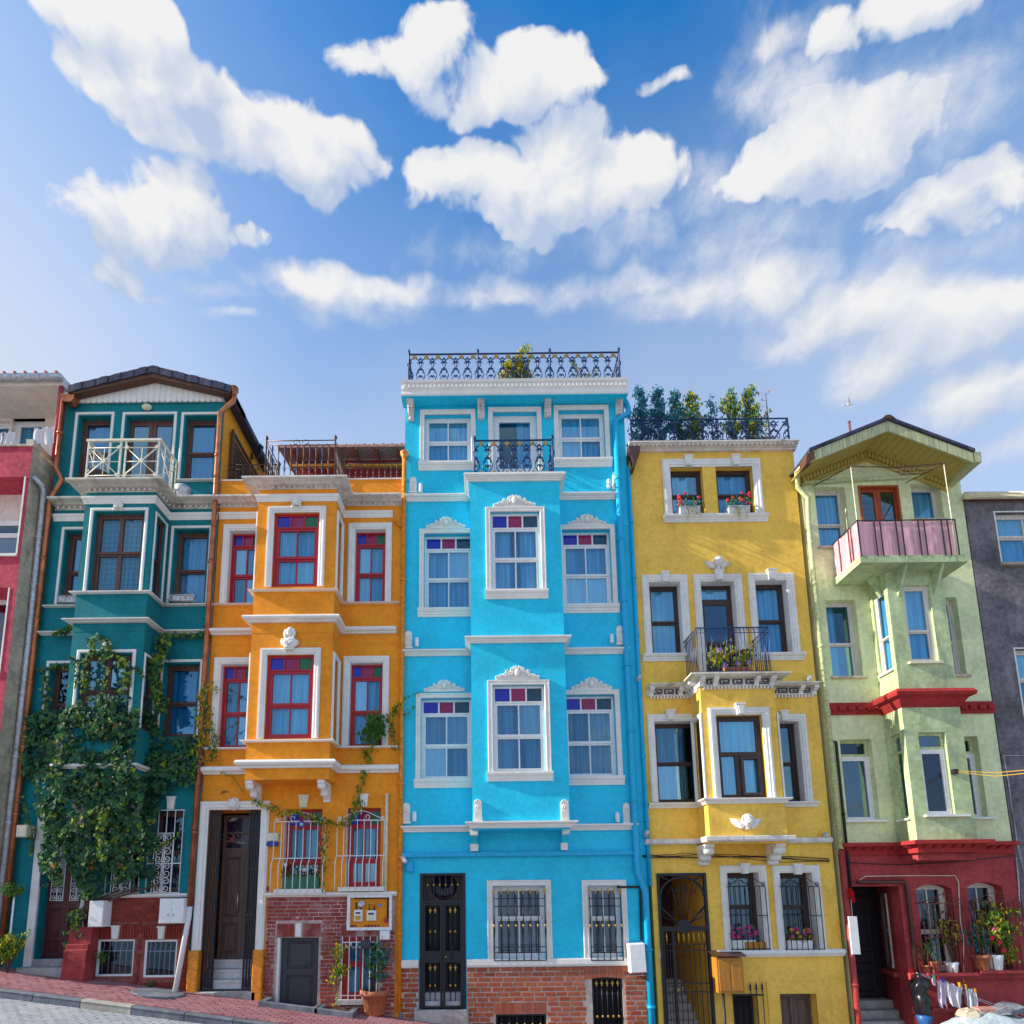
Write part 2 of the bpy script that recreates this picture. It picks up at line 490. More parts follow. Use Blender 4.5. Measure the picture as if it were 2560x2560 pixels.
def mesh_of(mb, name, mat, off=(0, 0, 0)):
    me = bpy.data.meshes.new(name)
    ox, oy, oz = off
    me.from_pydata([(x - ox, y - oy, z - oz) for x, y, z in mb.v], [], mb.f)
    if any(mb.smooth): me.polygons.foreach_set('use_smooth', mb.smooth)
    if mb.tone is not None:
        a=me.attributes.new('tone','FLOAT','FACE');a.data.foreach_set('value',mb.tone)
    for mm in (mat if isinstance(mat, (list, tuple)) else [mat]):
        me.materials.append(MATS[mm])
    import bmesh
    bm = bmesh.new(); bm.from_mesh(me)
    bmesh.ops.recalc_face_normals(bm, faces=bm.faces)
    bm.to_mesh(me); bm.free()
    return me

def link(name, mb, mat, parent=None, loc=None):
    "mesh object; vertices are given in the world and stored relative to loc (or to the parent's origin)"
    if loc is None:
        loc = WORLD[parent] if parent is not None else (0, 0, 0)
    me = mesh_of(mb, name, mat, loc) if isinstance(mb, MB) else mb
    o = bpy.data.objects.new(name, me)
    COL.objects.link(o)
    place(o, loc, parent)
    return o

def place(o, loc, parent=None):
    loc = tuple(loc)
    if parent is not None:
        o.parent = parent
        p = WORLD[parent]
        o.location = (loc[0] - p[0], loc[1] - p[1], loc[2] - p[2])
    else: o.location = loc
    WORLD[o] = loc
    return o

def thing(name, loc, label, cat, group=None):
    o = bpy.data.objects.new(name, None)
    o.empty_display_size = 0.2
    COL.objects.link(o)
    place(o, loc)
    o['label'] = label; o['category'] = cat
    if group: o['group'] = group
    return o

def tag(o, label, cat, group=None):
    o['label'] = label; o['category'] = cat
    if group: o['group'] = group
    return o

def structure(o):
    o['kind'] = 'structure'
    return o

def stuff(o):
    o['kind'] = 'stuff'
    return o

def arr(f, a, b, n):
    return [f(a + (b - a) * i / (n - 1)) for i in range(n)] if n > 1 else [f(a)]

def spiral(cx, cz, r0, r1, a0, a1, y, n=16):
    return [(cx + (r0 + (r1 - r0) * i / n) * math.cos(a0 + (a1 - a0) * i / n), y,
             cz+(r0+(r1-r0)*i/n)*math.sin(a0+(a1-a0)*i/n)) for i in range(n+1)]

# ------------------------------------------------------------------ measuring: the photo was studied in enlarged pieces
class View:
    def __init__(s, ox, oy, size): s.ox, s.oy, s.k = ox, oy, size / 1932.0
    def p(s, x, y, d=0.0): return onwall(s.ox + x * s.k, s.oy + y * s.k, d)
    def r(s, xl, yt, xr, yb, d=0.0):
        "top left and bottom right corner -> x0, x1, z0, z1 in metres"
        a = s.p(xl, yt, d); b = s.p(xr, yb, d)
        return (a[0], b[0], b[1], a[1])
    def z(s, y, d=0.0, x=966): return s.p(x, y, d)[1]
    def x(s, x, y, d=0.0): return s.p(x, y, d)[0]
A = View(0, 880, 640); B = View(0, 1460, 640); C = View(0, 1920, 640)
D = View(480, 1080, 600); E = View(460, 1560, 600); F = View(460, 1960, 600)
G = View(980, 840, 640); H = View(980, 1440, 640); I = View(980, 1920, 640)
J = View(1540, 940, 600); K = View(1540, 1500, 600); L = View(1540, 1960, 600)
M = View(1960, 1000, 600); N = View(1960, 1540, 600); O = View(1960, 1960, 600)
PA = View(0, 920, 320); PB = View(0, 1240, 320)
SLOPE = -0.132
def gz(x): return SLOPE * x - 0.07

# ------------------------------------------------------------------ palette
paint('teal_plaster',(0.004,0.20,0.235),var=0.12,bump=0.3,dirt=0.25,dirtcol=(0.01,0.13,0.16),streak=0.14)
paint('orange_plaster',(0.90,0.32,0.022),var=0.10,bump=0.3,dirt=0.25,dirtcol=(0.62,0.17,0.015),streak=0.22)
paint('cyan_plaster',(0.01,0.60,0.86),rough=0.6,var=0.09,bump=0.3,spec=0.4,dirt=0.22,dirtcol=(0.01,0.40,0.66),streak=0.22)
paint('yellow_plaster',(0.92,0.58,0.10),var=0.10,bump=0.45,dirt=0.35,dirtcol=(0.45,0.25,0.02),streak=0.18)
paint('lime_plaster',(0.74,0.79,0.46),var=0.12,bump=0.4,dirt=0.4,dirtcol=(0.30,0.40,0.22),streak=0.25)
paint('weathered_lime_plaster',(0.50,0.62,0.34),var=0.16,bump=0.5,dirt=0.7,dirtcol=(0.22,0.26,0.18),streak=0.5)
paint('red_plaster',(0.40,0.055,0.055),var=0.2,bump=0.5,dirt=0.5,dirtcol=(0.24,0.05,0.06),streak=0.25)
paint('red_trim', (0.38, 0.03, 0.03), var=0.15, bump=0.35)
paint('grey_render',(0.17,0.155,0.175),var=0.30,bump=0.9,dirt=0.75,dirtcol=(0.34,0.30,0.33),fine=40,streak=0.55)
paint('pink_plaster',(0.55,0.06,0.10),var=0.24,bump=0.7,dirt=0.6,dirtcol=(0.36,0.06,0.08),streak=0.3)
paint('bare_cement',(0.55,0.49,0.38),var=0.22,bump=0.8,dirt=0.6,dirtcol=(0.16,0.14,0.10))
paint('cream_plaster',(0.86,0.76,0.68),var=0.08,bump=0.3,dirt=0.25,dirtcol=(0.55,0.42,0.28))
paint('white_trim',(0.80,0.79,0.76),rough=0.7,var=0.07,bump=0.25,dirt=0.30,dirtcol=(0.45,0.42,0.36),streak=0.22)
paint('clean_white_trim',(0.84,0.82,0.78),rough=0.6,var=0.05,bump=0.22,dirt=0.15,dirtcol=(0.55,0.50,0.42))
paint('mossy_trim',(0.68,0.66,0.58),rough=0.8,var=0.12,bump=0.5,dirt=0.8,dirtcol=(0.20,0.19,0.10),streak=0.5)
paint('stained_trim',(0.74,0.70,0.66),rough=0.8,var=0.12,bump=0.5,dirt=0.6,dirtcol=(0.22,0.16,0.12),streak=0.6)
plain('white_metal', (0.80, 0.80, 0.82), 0.4)
plain('cream_metal', (0.82, 0.77, 0.62), 0.45, var=0.12)
plain('white_plastic', (0.82, 0.83, 0.84), 0.35, var=0.05)
plain('black_iron', (0.018, 0.020, 0.030), 0.42, 0.3)
plain('navy_iron', (0.012, 0.035, 0.12), 0.35, 0.3)
plain('brown_iron', (0.11, 0.055, 0.045), 0.4, 0.5)
plain('rust_iron', (0.20, 0.05, 0.045), 0.6, 0.2, var=0.3)
plain('gold', (0.46, 0.29, 0.06), 0.4, 0.7)
plain('copper', (0.50, 0.17, 0.075), 0.32, 0.75, var=0.25, scale=3)
plain('zinc', (0.55, 0.57, 0.62), 0.45, 0.3, var=0.2)
plain('orange_pipe', (0.75, 0.26, 0.015), 0.45, var=0.2)
plain('cyan_pipe', (0.0, 0.42, 0.74), 0.4, var=0.08)
plain('lime_pipe', (0.55, 0.62, 0.32), 0.5, var=0.2)
plain('red_pipe', (0.38, 0.04, 0.04), 0.5, var=0.2)
plain('black_rubber', (0.015, 0.015, 0.017), 0.5)
plain('chrome', (0.7, 0.7, 0.72), 0.15, 1.0)
wood('brown_wood', (0.115, 0.048, 0.036))
wood('dark_wood', (0.125, 0.080, 0.068))
wood('maroon_wood', (0.085, 0.014, 0.020))
wood('black_wood', (0.016, 0.013, 0.017))
wood('red_door_wood', (0.36, 0.065, 0.012))
wood('walnut_frame', (0.050, 0.028, 0.024))
wood('ochre_box_wood', (0.44, 0.19, 0.02), var=0.2)
wood('soffit_wood', (0.44, 0.36, 0.09), var=0.2)
wood('fascia_wood', (0.46, 0.48, 0.27), var=0.35)
wood('lattice_wood', (0.10, 0.038, 0.018))
plain('red_frame', (0.42, 0.008, 0.022), 0.4, var=0.1)
plain('white_frame', (0.82, 0.82, 0.82), 0.4, var=0.06)
wood('peeling_frame', (0.66, 0.62, 0.56), var=0.18)
plain('slate_door', (0.045, 0.045, 0.06), 0.55)
paint('roof_slate',(0.045,0.05,0.10),var=0.3,bump=0.6,dirt=0.5,dirtcol=(0.20,0.16,0.14))
plain('roof_tile', (0.34, 0.075, 0.05), 0.7, var=0.3)
plain('pink_tile', (0.52, 0.25, 0.2), 0.7, var=0.25)
glass('glass', (0.58, 0.85, 1.0), 0.09)
glass('dim_glass', (0.74, 0.78, 0.84), 0.05)
plain('blue_stained_glass', (0.005, 0.02, 0.42), 0.12, var=0.2)
plain('red_stained_glass', (0.30, 0.008, 0.10), 0.12, var=0.2)
plain('green_stained_glass', (0.01, 0.13, 0.05), 0.12, var=0.2)
plain('teal_stained_glass', (0.005, 0.06, 0.12), 0.12, var=0.2)
plain('dark_stained_glass', (0.03, 0.012, 0.045), 0.15, var=0.4)
cloth('white_curtain', (0.86, 0.88, 0.92), 0.32, 0.2)  # large var streaks white, grey and blue curtains with painted fold shading
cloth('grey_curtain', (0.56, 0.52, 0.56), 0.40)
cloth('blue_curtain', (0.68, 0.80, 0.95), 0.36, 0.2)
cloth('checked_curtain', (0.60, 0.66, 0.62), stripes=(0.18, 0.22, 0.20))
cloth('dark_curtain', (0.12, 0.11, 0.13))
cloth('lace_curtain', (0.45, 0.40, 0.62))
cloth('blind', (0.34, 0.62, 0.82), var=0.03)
plain('unlit_black', (0.012, 0.011, 0.014), 0.9)  # near-black sheets put the darkness of unlit rooms into the colour
paint('stone_step',(0.44,0.42,0.40),var=0.18,bump=0.5,dirt=0.5,dirtcol=(0.16,0.14,0.13))
paint('marble',(0.66,0.66,0.67),rough=0.5,var=0.12,bump=0.2,dirt=0.4,dirtcol=(0.35,0.34,0.34))
paint('mortar', (0.68, 0.58, 0.50), var=0.2, bump=0.8, fine=40)
paint('pale_mortar',(0.50,0.38,0.36),var=0.25,bump=0.8,dirt=0.4,dirtcol=(0.30,0.14,0.13),fine=40)
paint('red_mortar', (0.30, 0.09, 0.075), var=0.25, bump=0.8, fine=40)
brickmat('blue_house_brick', (0.34, 0.075, 0.035), (0.46, 0.145, 0.075), pale=0.10)
brickmat('orange_house_brick',(0.28,0.045,0.035),(0.36,0.075,0.06),pale=0.55,palecol=(0.50,0.30,0.30))
brickmat('teal_house_brick',(0.21,0.032,0.022),(0.29,0.055,0.035),pale=0.12,palecol=(0.30,0.12,0.10))
plain('terracotta', (0.46, 0.15, 0.07), 0.7, var=0.12, bump=0.1)
plain('soil', (0.05, 0.03, 0.02), 0.95, var=0.3)
leafmat('ivy_leaf', (0.014, 0.065, 0.055), (0.075, 0.20, 0.07), 0.3)
leafmat('ivy_young_leaf', (0.06, 0.16, 0.025), (0.26, 0.34, 0.03))
leafmat('dry_leaf', (0.42, 0.13, 0.02), (0.55, 0.30, 0.05))
leafmat('green_leaf', (0.035, 0.13, 0.02), (0.13, 0.28, 0.04))
leafmat('yellow_leaf', (0.36, 0.36, 0.02), (0.66, 0.56, 0.05), 0.45)
leafmat('blue_green_leaf', (0.02, 0.14, 0.26), (0.07, 0.30, 0.36))
leafmat('purple_leaf', (0.06, 0.012, 0.04), (0.12, 0.05, 0.04))
plain('bark', (0.10, 0.065, 0.045), 0.9, var=0.3)
plain('twig', (0.20, 0.16, 0.15), 0.9, var=0.3)
plain('red_petal', (0.62, 0.012, 0.02), 0.6, var=0.25)
plain('pink_petal', (0.55, 0.05, 0.20), 0.6, var=0.25)
plain('lilac_petal', (0.55, 0.32, 0.62), 0.6)
plain('white_petal', (0.8, 0.78, 0.8), 0.6)
plain('green_plastic', (0.02, 0.16, 0.10), 0.4)
plain('navy_plastic', (0.015, 0.05, 0.12), 0.4)
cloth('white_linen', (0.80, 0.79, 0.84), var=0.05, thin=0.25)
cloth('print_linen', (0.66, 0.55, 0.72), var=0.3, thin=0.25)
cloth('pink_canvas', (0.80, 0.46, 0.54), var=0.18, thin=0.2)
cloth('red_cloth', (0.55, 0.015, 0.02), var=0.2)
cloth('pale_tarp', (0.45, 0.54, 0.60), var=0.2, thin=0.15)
plain('black_bag', (0.010, 0.010, 0.014), 0.28)
plain('blue_bag', (0.02, 0.10, 0.32), 0.4)
plain('blue_sign', (0.01, 0.03, 0.30), 0.4)
plain('red_sign', (0.42, 0.01, 0.015), 0.4)
plain('cream_sign', (0.72, 0.70, 0.50), 0.4)
plain('black_paint', (0.01, 0.01, 0.01), 0.6)
plain('yellow_pipe', (0.60, 0.35, 0.02), 0.45)
plain('sky_plastic', (0.10, 0.30, 0.55), 0.4)

# ------------------------------------------------------------------ building pieces
def wall_mb(x0, x1, z0, z1, holes, y=0.0, thick=0.30, ends=True):
    mb = MB()
    hs = []
    for h in holes:
        a, b, c, d = max(h[0], x0), min(h[1], x1), max(h[2], z0), min(h[3], z1)
        if b - a > 0.01 and d - c > 0.01: hs.append((a, b, c, d))
    xs = sorted({x0, x1} | {q for h in hs for q in h[:2]})
    zs = sorted({z0, z1} | {q for h in hs for q in h[2:]})
    for i in range(len(xs) - 1):
        for j in range(len(zs) - 1):
            cx, cz = (xs[i] + xs[i + 1]) / 2, (zs[j] + zs[j + 1]) / 2
            if any(h[0] < cx < h[1] and h[2] < cz < h[3] for h in hs): continue
            mb.quad((xs[i],y,zs[j]),(xs[i+1],y,zs[j]),(xs[i+1],y,zs[j+1]),(xs[i],y,zs[j+1]))
    for (a, b, c, d) in hs:
        t = y + thick
        if a > x0 + 1e-6: mb.quad((a, y, c), (a, t, c), (a, t, d), (a, y, d))
        if b < x1 - 1e-6: mb.quad((b, y, c), (b, y, d), (b, t, d), (b, t, c))
        mb.quad((a, y, d), (b, y, d), (b, t, d), (a, t, d))
        if c > z0 + 1e-6: mb.quad((a, y, c), (a, t, c), (b, t, c), (b, y, c))
    if ends:
        t = y + thick
        for q in (x0, x1): mb.quad((q, y, z0), (q, t, z0), (q, t, z1), (q, y, z1))
    return mb

def raw_obj(mb, name, mat, parent):
    "walls keep their authored face directions"
    return link(name, mb, mat, parent)

def shell(root, mat, x0, x1, z0, z1, depth=6.5, y0=0.30, name='side_wall'):
    mb = MB()
    for q in (x0, x1): mb.quad((q, y0, z0), (q, depth, z0), (q, depth, z1), (q, y0, z1))
    mb.quad((x0, depth, z0), (x1, depth, z0), (x1, depth, z1), (x0, depth, z1))
    return link(name, mb, mat, root)

def curtain(parent, x0, x1, z0, z1, y, mat, folds=5, amp=0.034):
    mb = MB(); n = max(8, folds * 6)
    pts = []
    for i in range(n + 1):
        u = i / n
        w=math.sin(u*folds*2*math.pi+math.sin(u*7.0)*0.8+x0*5)*amp+math.sin(u*folds*4.4*math.pi)*amp*0.25
        pts.append((x0 + (x1 - x0) * u, w))
    vs = [(x, y + w * 0.6, z1) for x, w in pts] + [(x, y + w, z0) for x, w in pts]
    mb.add(vs, [(i, i + 1, n + 2 + i, n + 1 + i) for i in range(n)], True)
    return link('curtain', mb, mat, parent)

def pane(parent, x0, x1, z0, z1, y, mat='glass', name='pane'):
    e = 0.004
    return link(name,MB().box(x0-e,x1+e,y,y+0.005,z0-e,z1+e),mat,parent)

def window(root,r,y,fmat,fw=0.055,sw=0.045,cols=2,rail=0.5,transom=0.0,colours=None,cur='white_curtain',
           curz=(0,1),gmat='glass',bar=0.03,t=0.07,name='window',folds=5,gap=False,cx=(0,1)):
    "sash window filling the opening r; y is the plane of its frame"
    x0, x1, z0, z1 = r
    mb = MB()
    mb.box(x0, x0 + fw, y, y + t, z0, z1); mb.box(x1 - fw, x1, y, y + t, z0, z1)
    mb.box(x0+fw,x1-fw,y+0.002,y+t,z1-fw,z1);mb.box(x0+fw,x1-fw,y-0.004,y+t,z0,z0+fw)
    a, b, c, d = x0 + fw, x1 - fw, z0 + fw, z1 - fw
    panes = []
    if transom:
        zt = d - transom
        mb.box(a, b, y - 0.003, y + t, zt - bar * 1.2, zt)
        nn = len(colours)
        for i in range(nn):
            u0 = a + (b - a) * i / nn; u1 = a + (b - a) * (i + 1) / nn
            if i: mb.box(u0 - bar * 0.6, u0 + bar * 0.6, y + 0.004, y + t * 0.8, zt, d)
            panes.append((u0+(bar*0.6 if i else 0.0),u1-(bar*0.6 if i<nn-1 else 0.0),zt,d,y+t*0.4,colours[i]))
        d = zt - bar * 1.2
    rz = c + (d - c) * rail if rail else None
    segs = [(rz, d, 0.012), (c, rz, 0.026)] if rail else [(c, d, 0.012)]
    for (s0, s1, off) in segs:
        yy = y + off
        mb.box(a,a+sw,yy,y+t-0.004,s0,s1);mb.box(b-sw,b,yy,y+t-0.004,s0,s1)
        mb.box(a+sw,b-sw,yy+0.002,y+t-0.006,s1-sw,s1);mb.box(a+sw,b-sw,yy+0.002,y+t-0.006,s0,s0+sw)
        w0, w1 = a + sw, b - sw
        for i in range(cols):
            u0 = w0 + (w1 - w0) * i / cols; u1 = w0 + (w1 - w0) * (i + 1) / cols
            if i:mb.box(u0-bar/2,u0+bar/2,yy+0.004,y+t-0.008,s0+sw,s1-sw)
            panes.append((u0+(bar/2 if i else 0),u1-(bar/2 if i<cols-1 else 0),s0+sw,s1-sw,y+off+0.025,gmat))
    if rail:
        mb.box(a, b, y + 0.004, y + t - 0.01, rz - 0.012, rz + 0.012)
    w = link(name, mb, fmat, root)
    for p in panes: pane(w, *p)
    if cur:
        zc0 = z0 + (z1 - z0) * curz[0]; zc1 = z0 + (z1 - z0) * curz[1]
        xa = x0 + (x1 - x0) * cx[0]; xb = x0 + (x1 - x0) * cx[1]
        if gap:
            m = (xa + xb) / 2; g = (xb - xa) * 0.10
            curtain(w, xa, m - g, zc0, zc1, y + t + 0.05, cur, max(2, folds // 2))
            curtain(w, m + g, xb, zc0, zc1, y + t + 0.05, cur, max(2, folds // 2))
        else:
            curtain(w, xa, xb, zc0, zc1, y + t + 0.05, cur, folds)
    return w

MOULD=[(0.0,-0.01),(0.0,0.02),(0.025,0.028),(0.03,0.045),(0.065,0.045),(0.075,0.06),(0.10,0.06),(0.105,0.04),(0.12,0.04),(0.12,-0.01)]
def mould(w, p=0.06):
    return [(u / 0.12 * w, o if o < 0 else o / 0.06 * p) for u, o in MOULD]
THIN=[(0.0,-0.01),(0.0,0.022),(0.022,0.030),(0.048,0.030),(0.062,0.02),(0.062,-0.01)]

def surround(parent, r, y, w=0.12, p=0.06, mat='white_trim', sides=4, prof=None):
    mb = MB().surround(*r, y, prof or mould(w, p), sides)
    return link('surround', mb, mat, parent)

def ledge_prof(z0, z1, p, kind='step', back=-0.02):
    h = z1 - z0
    if kind == 'step':
        return [(back,z0),(p*0.30,z0),(p*0.34,z0+h*0.26),(p*0.50,z0+h*0.30),(p*0.54,z0+h*0.55),(p*0.80,z0+h*0.60),
                (p*0.88,z0+h*0.72),(p,z0+h*0.76),(p,z1),(back,z1+h*0.04)]
    if kind == 'cove':
        q=[(back,z0),(p*0.06,z0),(p*0.08,z0+h*0.08),(p*0.02,z0+h*0.09),(p*0.02,z0+h*0.47),(p*0.40,z0+h*0.48)]
        for i in range(6):
            a = math.pi / 2 * i / 5
            q.append((p*(0.42+0.48*(1-math.cos(a))),z0+h*(0.50+0.15*math.sin(a))))
        return q+[(p*0.92,z0+h*0.66),(p,z0+h*0.70),(p,z1-h*0.06),(p*0.97,z1),(back,z1+h*0.03)]
    if kind == 'round':
        q = [(back, z0), (p * 0.45, z0), (p * 0.5, z0 + h * 0.22)]
        for i in range(7):
            a = -math.pi / 2 + math.pi * i / 6
            q.append((p*0.62+p*0.38*math.cos(a),z0+h*0.62+h*0.38*math.sin(a)))
        return q + [(back, z1)]
    return [(back,z0),(p*0.8,z0),(p,z0+h*0.3),(p,z1-h*0.12),(p*0.94,z1),(back,z1+0.004)]

def ledge(root, path, z0, z1, p, kind='step', mat='white_trim', name='cornice'):
    return link(name, MB().sweep(path, ledge_prof(z0, z1, p, kind)), mat, root)

def along(path, step, inset=0.04):
    "points spaced along a plan path with the outward normal of each stretch"
    out = []
    for i in range(len(path) - 1):
        (ax, ay), (bx, by) = path[i], path[i + 1]
        l = math.hypot(bx - ax, by - ay)
        n = max(1, int((l - 2 * inset) / step))
        for k in range(n):
            s = inset + (l - 2 * inset) * (k + 0.5) / n
            out.append((ax+(bx-ax)*s/l,ay+(by-ay)*s/l,(by-ay)/l,-(bx-ax)/l))
    return out

def eggs(parent, path, z, r, step, out, mat='white_trim'):
    mb = MB()
    for (x,y,nx,ny) in along(path,step):mb.ball((x+nx*out,y+ny*out,z),(r,r,r*1.15),6,4)
    return stuff(link('egg_moulding', mb, mat, parent))

def dentils(parent, path, z0, z1, w, step, out, mat='white_trim', name='dentil_course'):
    mb = MB()
    for (x, y, nx, ny) in along(path, step):
        tx, ty = -ny, nx
        h = w / 2
        c=[(x+tx*a+nx*b,y+ty*a+ny*b) for a,b in ((-h,-0.01),(h,-0.01),(h,out),(-h,out))]
        mb.prism_xy(c, z0, z1)
    return stuff(link(name, mb, mat, parent))

def bayframe(side, bx, b):
    "local frame of a bay's side wall"
    if side>0: return Matrix.Translation((bx,0,0))@Matrix.Rotation(math.pi/2,4,'Z')
    return Matrix.Translation((bx, 0, 0)) @ Matrix.Rotation(-math.pi / 2, 4, 'Z')

def bay(root, mat, bx0, bx1, b, z0, z1, holes, side_holes, thick=0.16, name='bay_wall'):
    "projecting bay: front, two sides, floor and top"
    link(name, wall_mb(bx0, bx1, z0, z1, holes, -b, thick, False), mat, root)
    for side, bx in ((-1, bx0), (1, bx1)):
        with turned(bayframe(side, bx, b)):
            lx = (0.0, b) if side < 0 else (-b, 0.0)
            hs=[(h[0],h[1],h[2],h[3]) if side<0 else (-h[1],-h[0],h[2],h[3]) for h in side_holes]
            link('bay_side_wall',wall_mb(lx[0],lx[1],z0,z1,hs,0.0,0.10, False),mat,root)
    mb = MB()
    mb.quad((bx0, -b, z1), (bx1, -b, z1), (bx1, 0, z1), (bx0, 0, z1))
    link('bay_top', mb, mat, root)
    return link('bay_floor',MB().quad((bx0,-b,z0),(bx1,-b,z0),(bx1,0,z0),(bx0,0,z0)),mat,root)

def pipe(root, pts, r, mat, name='drainpipe', joints=True, jr=1.25, n=10):
    mb = MB().tube(pts, r, n)
    if joints:
        for i in range(len(pts) - 1):
            a, b = Vector(pts[i]), Vector(pts[i + 1]); l = (b - a).length
            k = int(l / 1.7)
            for j in range(1, k + 1):
                q = a.lerp(b, j / (k + 1)); t = (b - a).normalized() * 0.035
                mb.tube([q - t, q + t], r * jr, n)
    return link(name, mb, mat, root)

def keystone(root, r, y, p=0.09, mat='white_trim'):
    x0, x1, z0, z1 = r; q = (x1 - x0) * 0.13
    mb = MB().prism_xz([(x0 + q, z0), (x1 - q, z0), (x1, z1), (x0, z1)], y - p, y + 0.01)
    m = (x0 + x1) / 2; w = (x1 - x0) * 0.28
    mb.prism_xz([(m-w*0.75,z0+0.02),(m+w*0.75,z0+0.02),(m+w,z1-0.03),(m-w,z1-0.03)],y-p-0.012,y-p+0.005)
    mb.box(x0 - 0.012, x1 + 0.012, y - p - 0.015, y + 0.01, z1, z1 + 0.035)
    return link('keystone', mb, mat, root)

def crest(root, r, y, mat='clean_white_trim'):
    "acanthus crest over a window"
    x0, x1, z0, z1 = r; m = (x0 + x1) / 2; w = (x1 - x0) / 2; h = z1 - z0
    mb = MB()
    poly = [(x0, z0)]
    for i in range(25):
        u = -1 + 2 * i / 24
        e=(1-abs(u))**0.9*0.55+0.16+0.10*abs(math.sin(u*11))+(0.18 if abs(u)<0.16 else 0)
        poly.append((m + u * w, z0 + h * min(1, e)))
    poly.append((x1, z0))
    mb.prism_xz(poly, y - 0.025, y + 0.01)
    mb.ball((m, y - 0.045, z0 + h * 0.50), (w * 0.13, 0.035, h * 0.30), 10, 6)
    mb.tube(spiral(m,z0+h*0.50,h*0.36,h*0.36,0,2*math.pi,y-0.035,14),0.014,5)
    for s in (-1, 1):
        for (u,v,q) in ((0.30,0.36,0.24),(0.52,0.28,0.20),(0.74,0.20,0.16),(0.92,0.14,0.12),(0.24,0.72,0.14),(0.48,0.56,0.12)):
            cx, cz = m + s * u * w, z0 + v * h
            mb.tube([(cx+(p[0]-cx)*s,p[1],p[2]) for p in spiral(cx,cz,h*q,h*q*0.2,math.pi*0.9,-math.pi*1.6,y-0.035,12)],0.014,5)
            mb.ball((cx, y - 0.04, cz), h * q * 0.28, 6, 4)
        for k in range(5):
            a = math.pi / 2 + s * (0.25 + 0.28 * k)
            mb.ball((m+math.cos(a)*h*0.48,y-0.03,z0+h*0.50+math.sin(a)*h*0.42),(0.022,0.02,0.035),6,4)
    return link('crest', mb, mat, root)

def acroterion(root, r, y, mat='clean_white_trim'):
    "round-headed fluted wall ornament"
    x0, x1, z0, z1 = r; w = x1 - x0; m = (x0 + x1) / 2; h = z1 - z0; rr = w * 0.42
    mb = MB()
    poly=[(x0,z0),(x0+w*0.06,z0+h*0.10),(m-rr,z0+h*0.16),(m-rr,z1-rr)]
    poly+=[(m-rr*math.cos(math.pi*i/10),z1-rr+rr*math.sin(math.pi*i/10)) for i in range(1,10)]
    poly+=[(m+rr,z1-rr),(m+rr,z0+h*0.16),(x1-w*0.06,z0+h*0.10),(x1,z0)]
    mb.prism_xz(poly, y - 0.05, y + 0.01)
    for k in range(5):
        u = m - rr * 0.72 + rr * 1.44 * k / 4
        mb.box(u-w*0.05,u+w*0.05,y-0.066,y-0.04,z0+h*0.14,z0+h*0.50)
    mb.tube(spiral(m,z0+h*0.66,rr*0.62,rr*0.62,0,2*math.pi,y-0.055,14),0.013,5)
    mb.ball((m, y - 0.05, z0 + h * 0.66), (rr * 0.36, 0.025, rr * 0.36), 8, 5)
    mb.tube([(m+rr*0.85*math.cos(math.pi*i/8),y-0.05,z1-rr+rr*0.85*math.sin(math.pi*i/8)) for i in range(9)],0.014,5)
    mb.box(x0 - 0.005, x1 + 0.005, y - 0.075, y + 0.01, z0 - 0.002, z0 + 0.03)
    return link('wall_ornament', mb, mat, root)

def corbel(root, r, y, p, mat='stained_trim', name='corbel'):
    "carved console under a cornice"
    x0, x1, z0, z1 = r; h = z1 - z0; m = (x0 + x1) / 2; w = x1 - x0
    prof = [(y + 0.01, z0), (y - p * 0.22, z0), (y - p * 0.30, z0 + h * 0.10)]
    for i in range(8):
        u = i / 7
        prof.append((y-p*(0.30+0.55*u**1.6+0.08*math.sin(u*math.pi*2)),z0+h*(0.12+0.66*u)))
    prof+=[(y-p*0.90,z1-h*0.16),(y-p,z1-h*0.12),(y-p,z1),(y+0.01,z1)]
    q = w * 0.08
    mb = MB().prism_yz(prof, x0 + q, x1 - q)
    mb.box(x0, x1, y - p * 1.06, y + 0.01, z1 - h * 0.13, z1 + 0.004)
    for k in range(4):
        u = 0.2 + 0.18 * k
        yy = y - p * (0.34 + 0.55 * u ** 1.6)
        for s in (-1,1):mb.ball((m+s*w*0.17,yy,z0+h*(0.14+0.62*u)),(w*0.17,0.022,h*0.10),6,4)
    mb.ball((m, y - p * 0.30, z0 + h * 0.05), (w * 0.22, 0.04, h * 0.10), 8, 5)
    return link(name, mb, mat, root)

def scroll_bracket(root,x0,x1,y,z0,z1,p,mat='clean_white_trim',cut=True,name='bracket'):
    "S-shaped bracket below a bay"
    h = z1 - z0
    out, inn = [], []
    for i in range(15):
        u = i / 14
        yo = y - p * (1 - u) ** 0.75 * (0.92 + 0.14 * math.cos(u * 6.0))
        out.append((yo, z1 - h * 0.16 - h * 0.80 * u))
        inn.append((yo + p * 0.20 + 0.01, z1 - h * 0.16 - h * 0.80 * u * 0.96))
    mb = MB()
    mb.prism_yz(out + [(min(q[0], y + 0.01), q[1]) for q in inn[::-1]], x0, x1)
    mb.box(x0 - 0.01, x1 + 0.01, y - p * 1.04, y + 0.01, z1 - h * 0.17, z1)
    mb.box(x0 - 0.004, x1 + 0.004, y - p * 0.16, y + 0.012, z0, z1 - h * 0.17)
    mb.tube([(x0-0.012,y-p*0.86,z1-h*0.28),(x1+0.012,y-p*0.86,z1-h*0.28)],p*0.14,10)
    mb.tube([(x0-0.010,y-p*0.45,z1-h*0.62),(x1+0.010,y-p*0.45,z1-h*0.62)],p*0.10,10)
    return link(name, mb, mat, root)

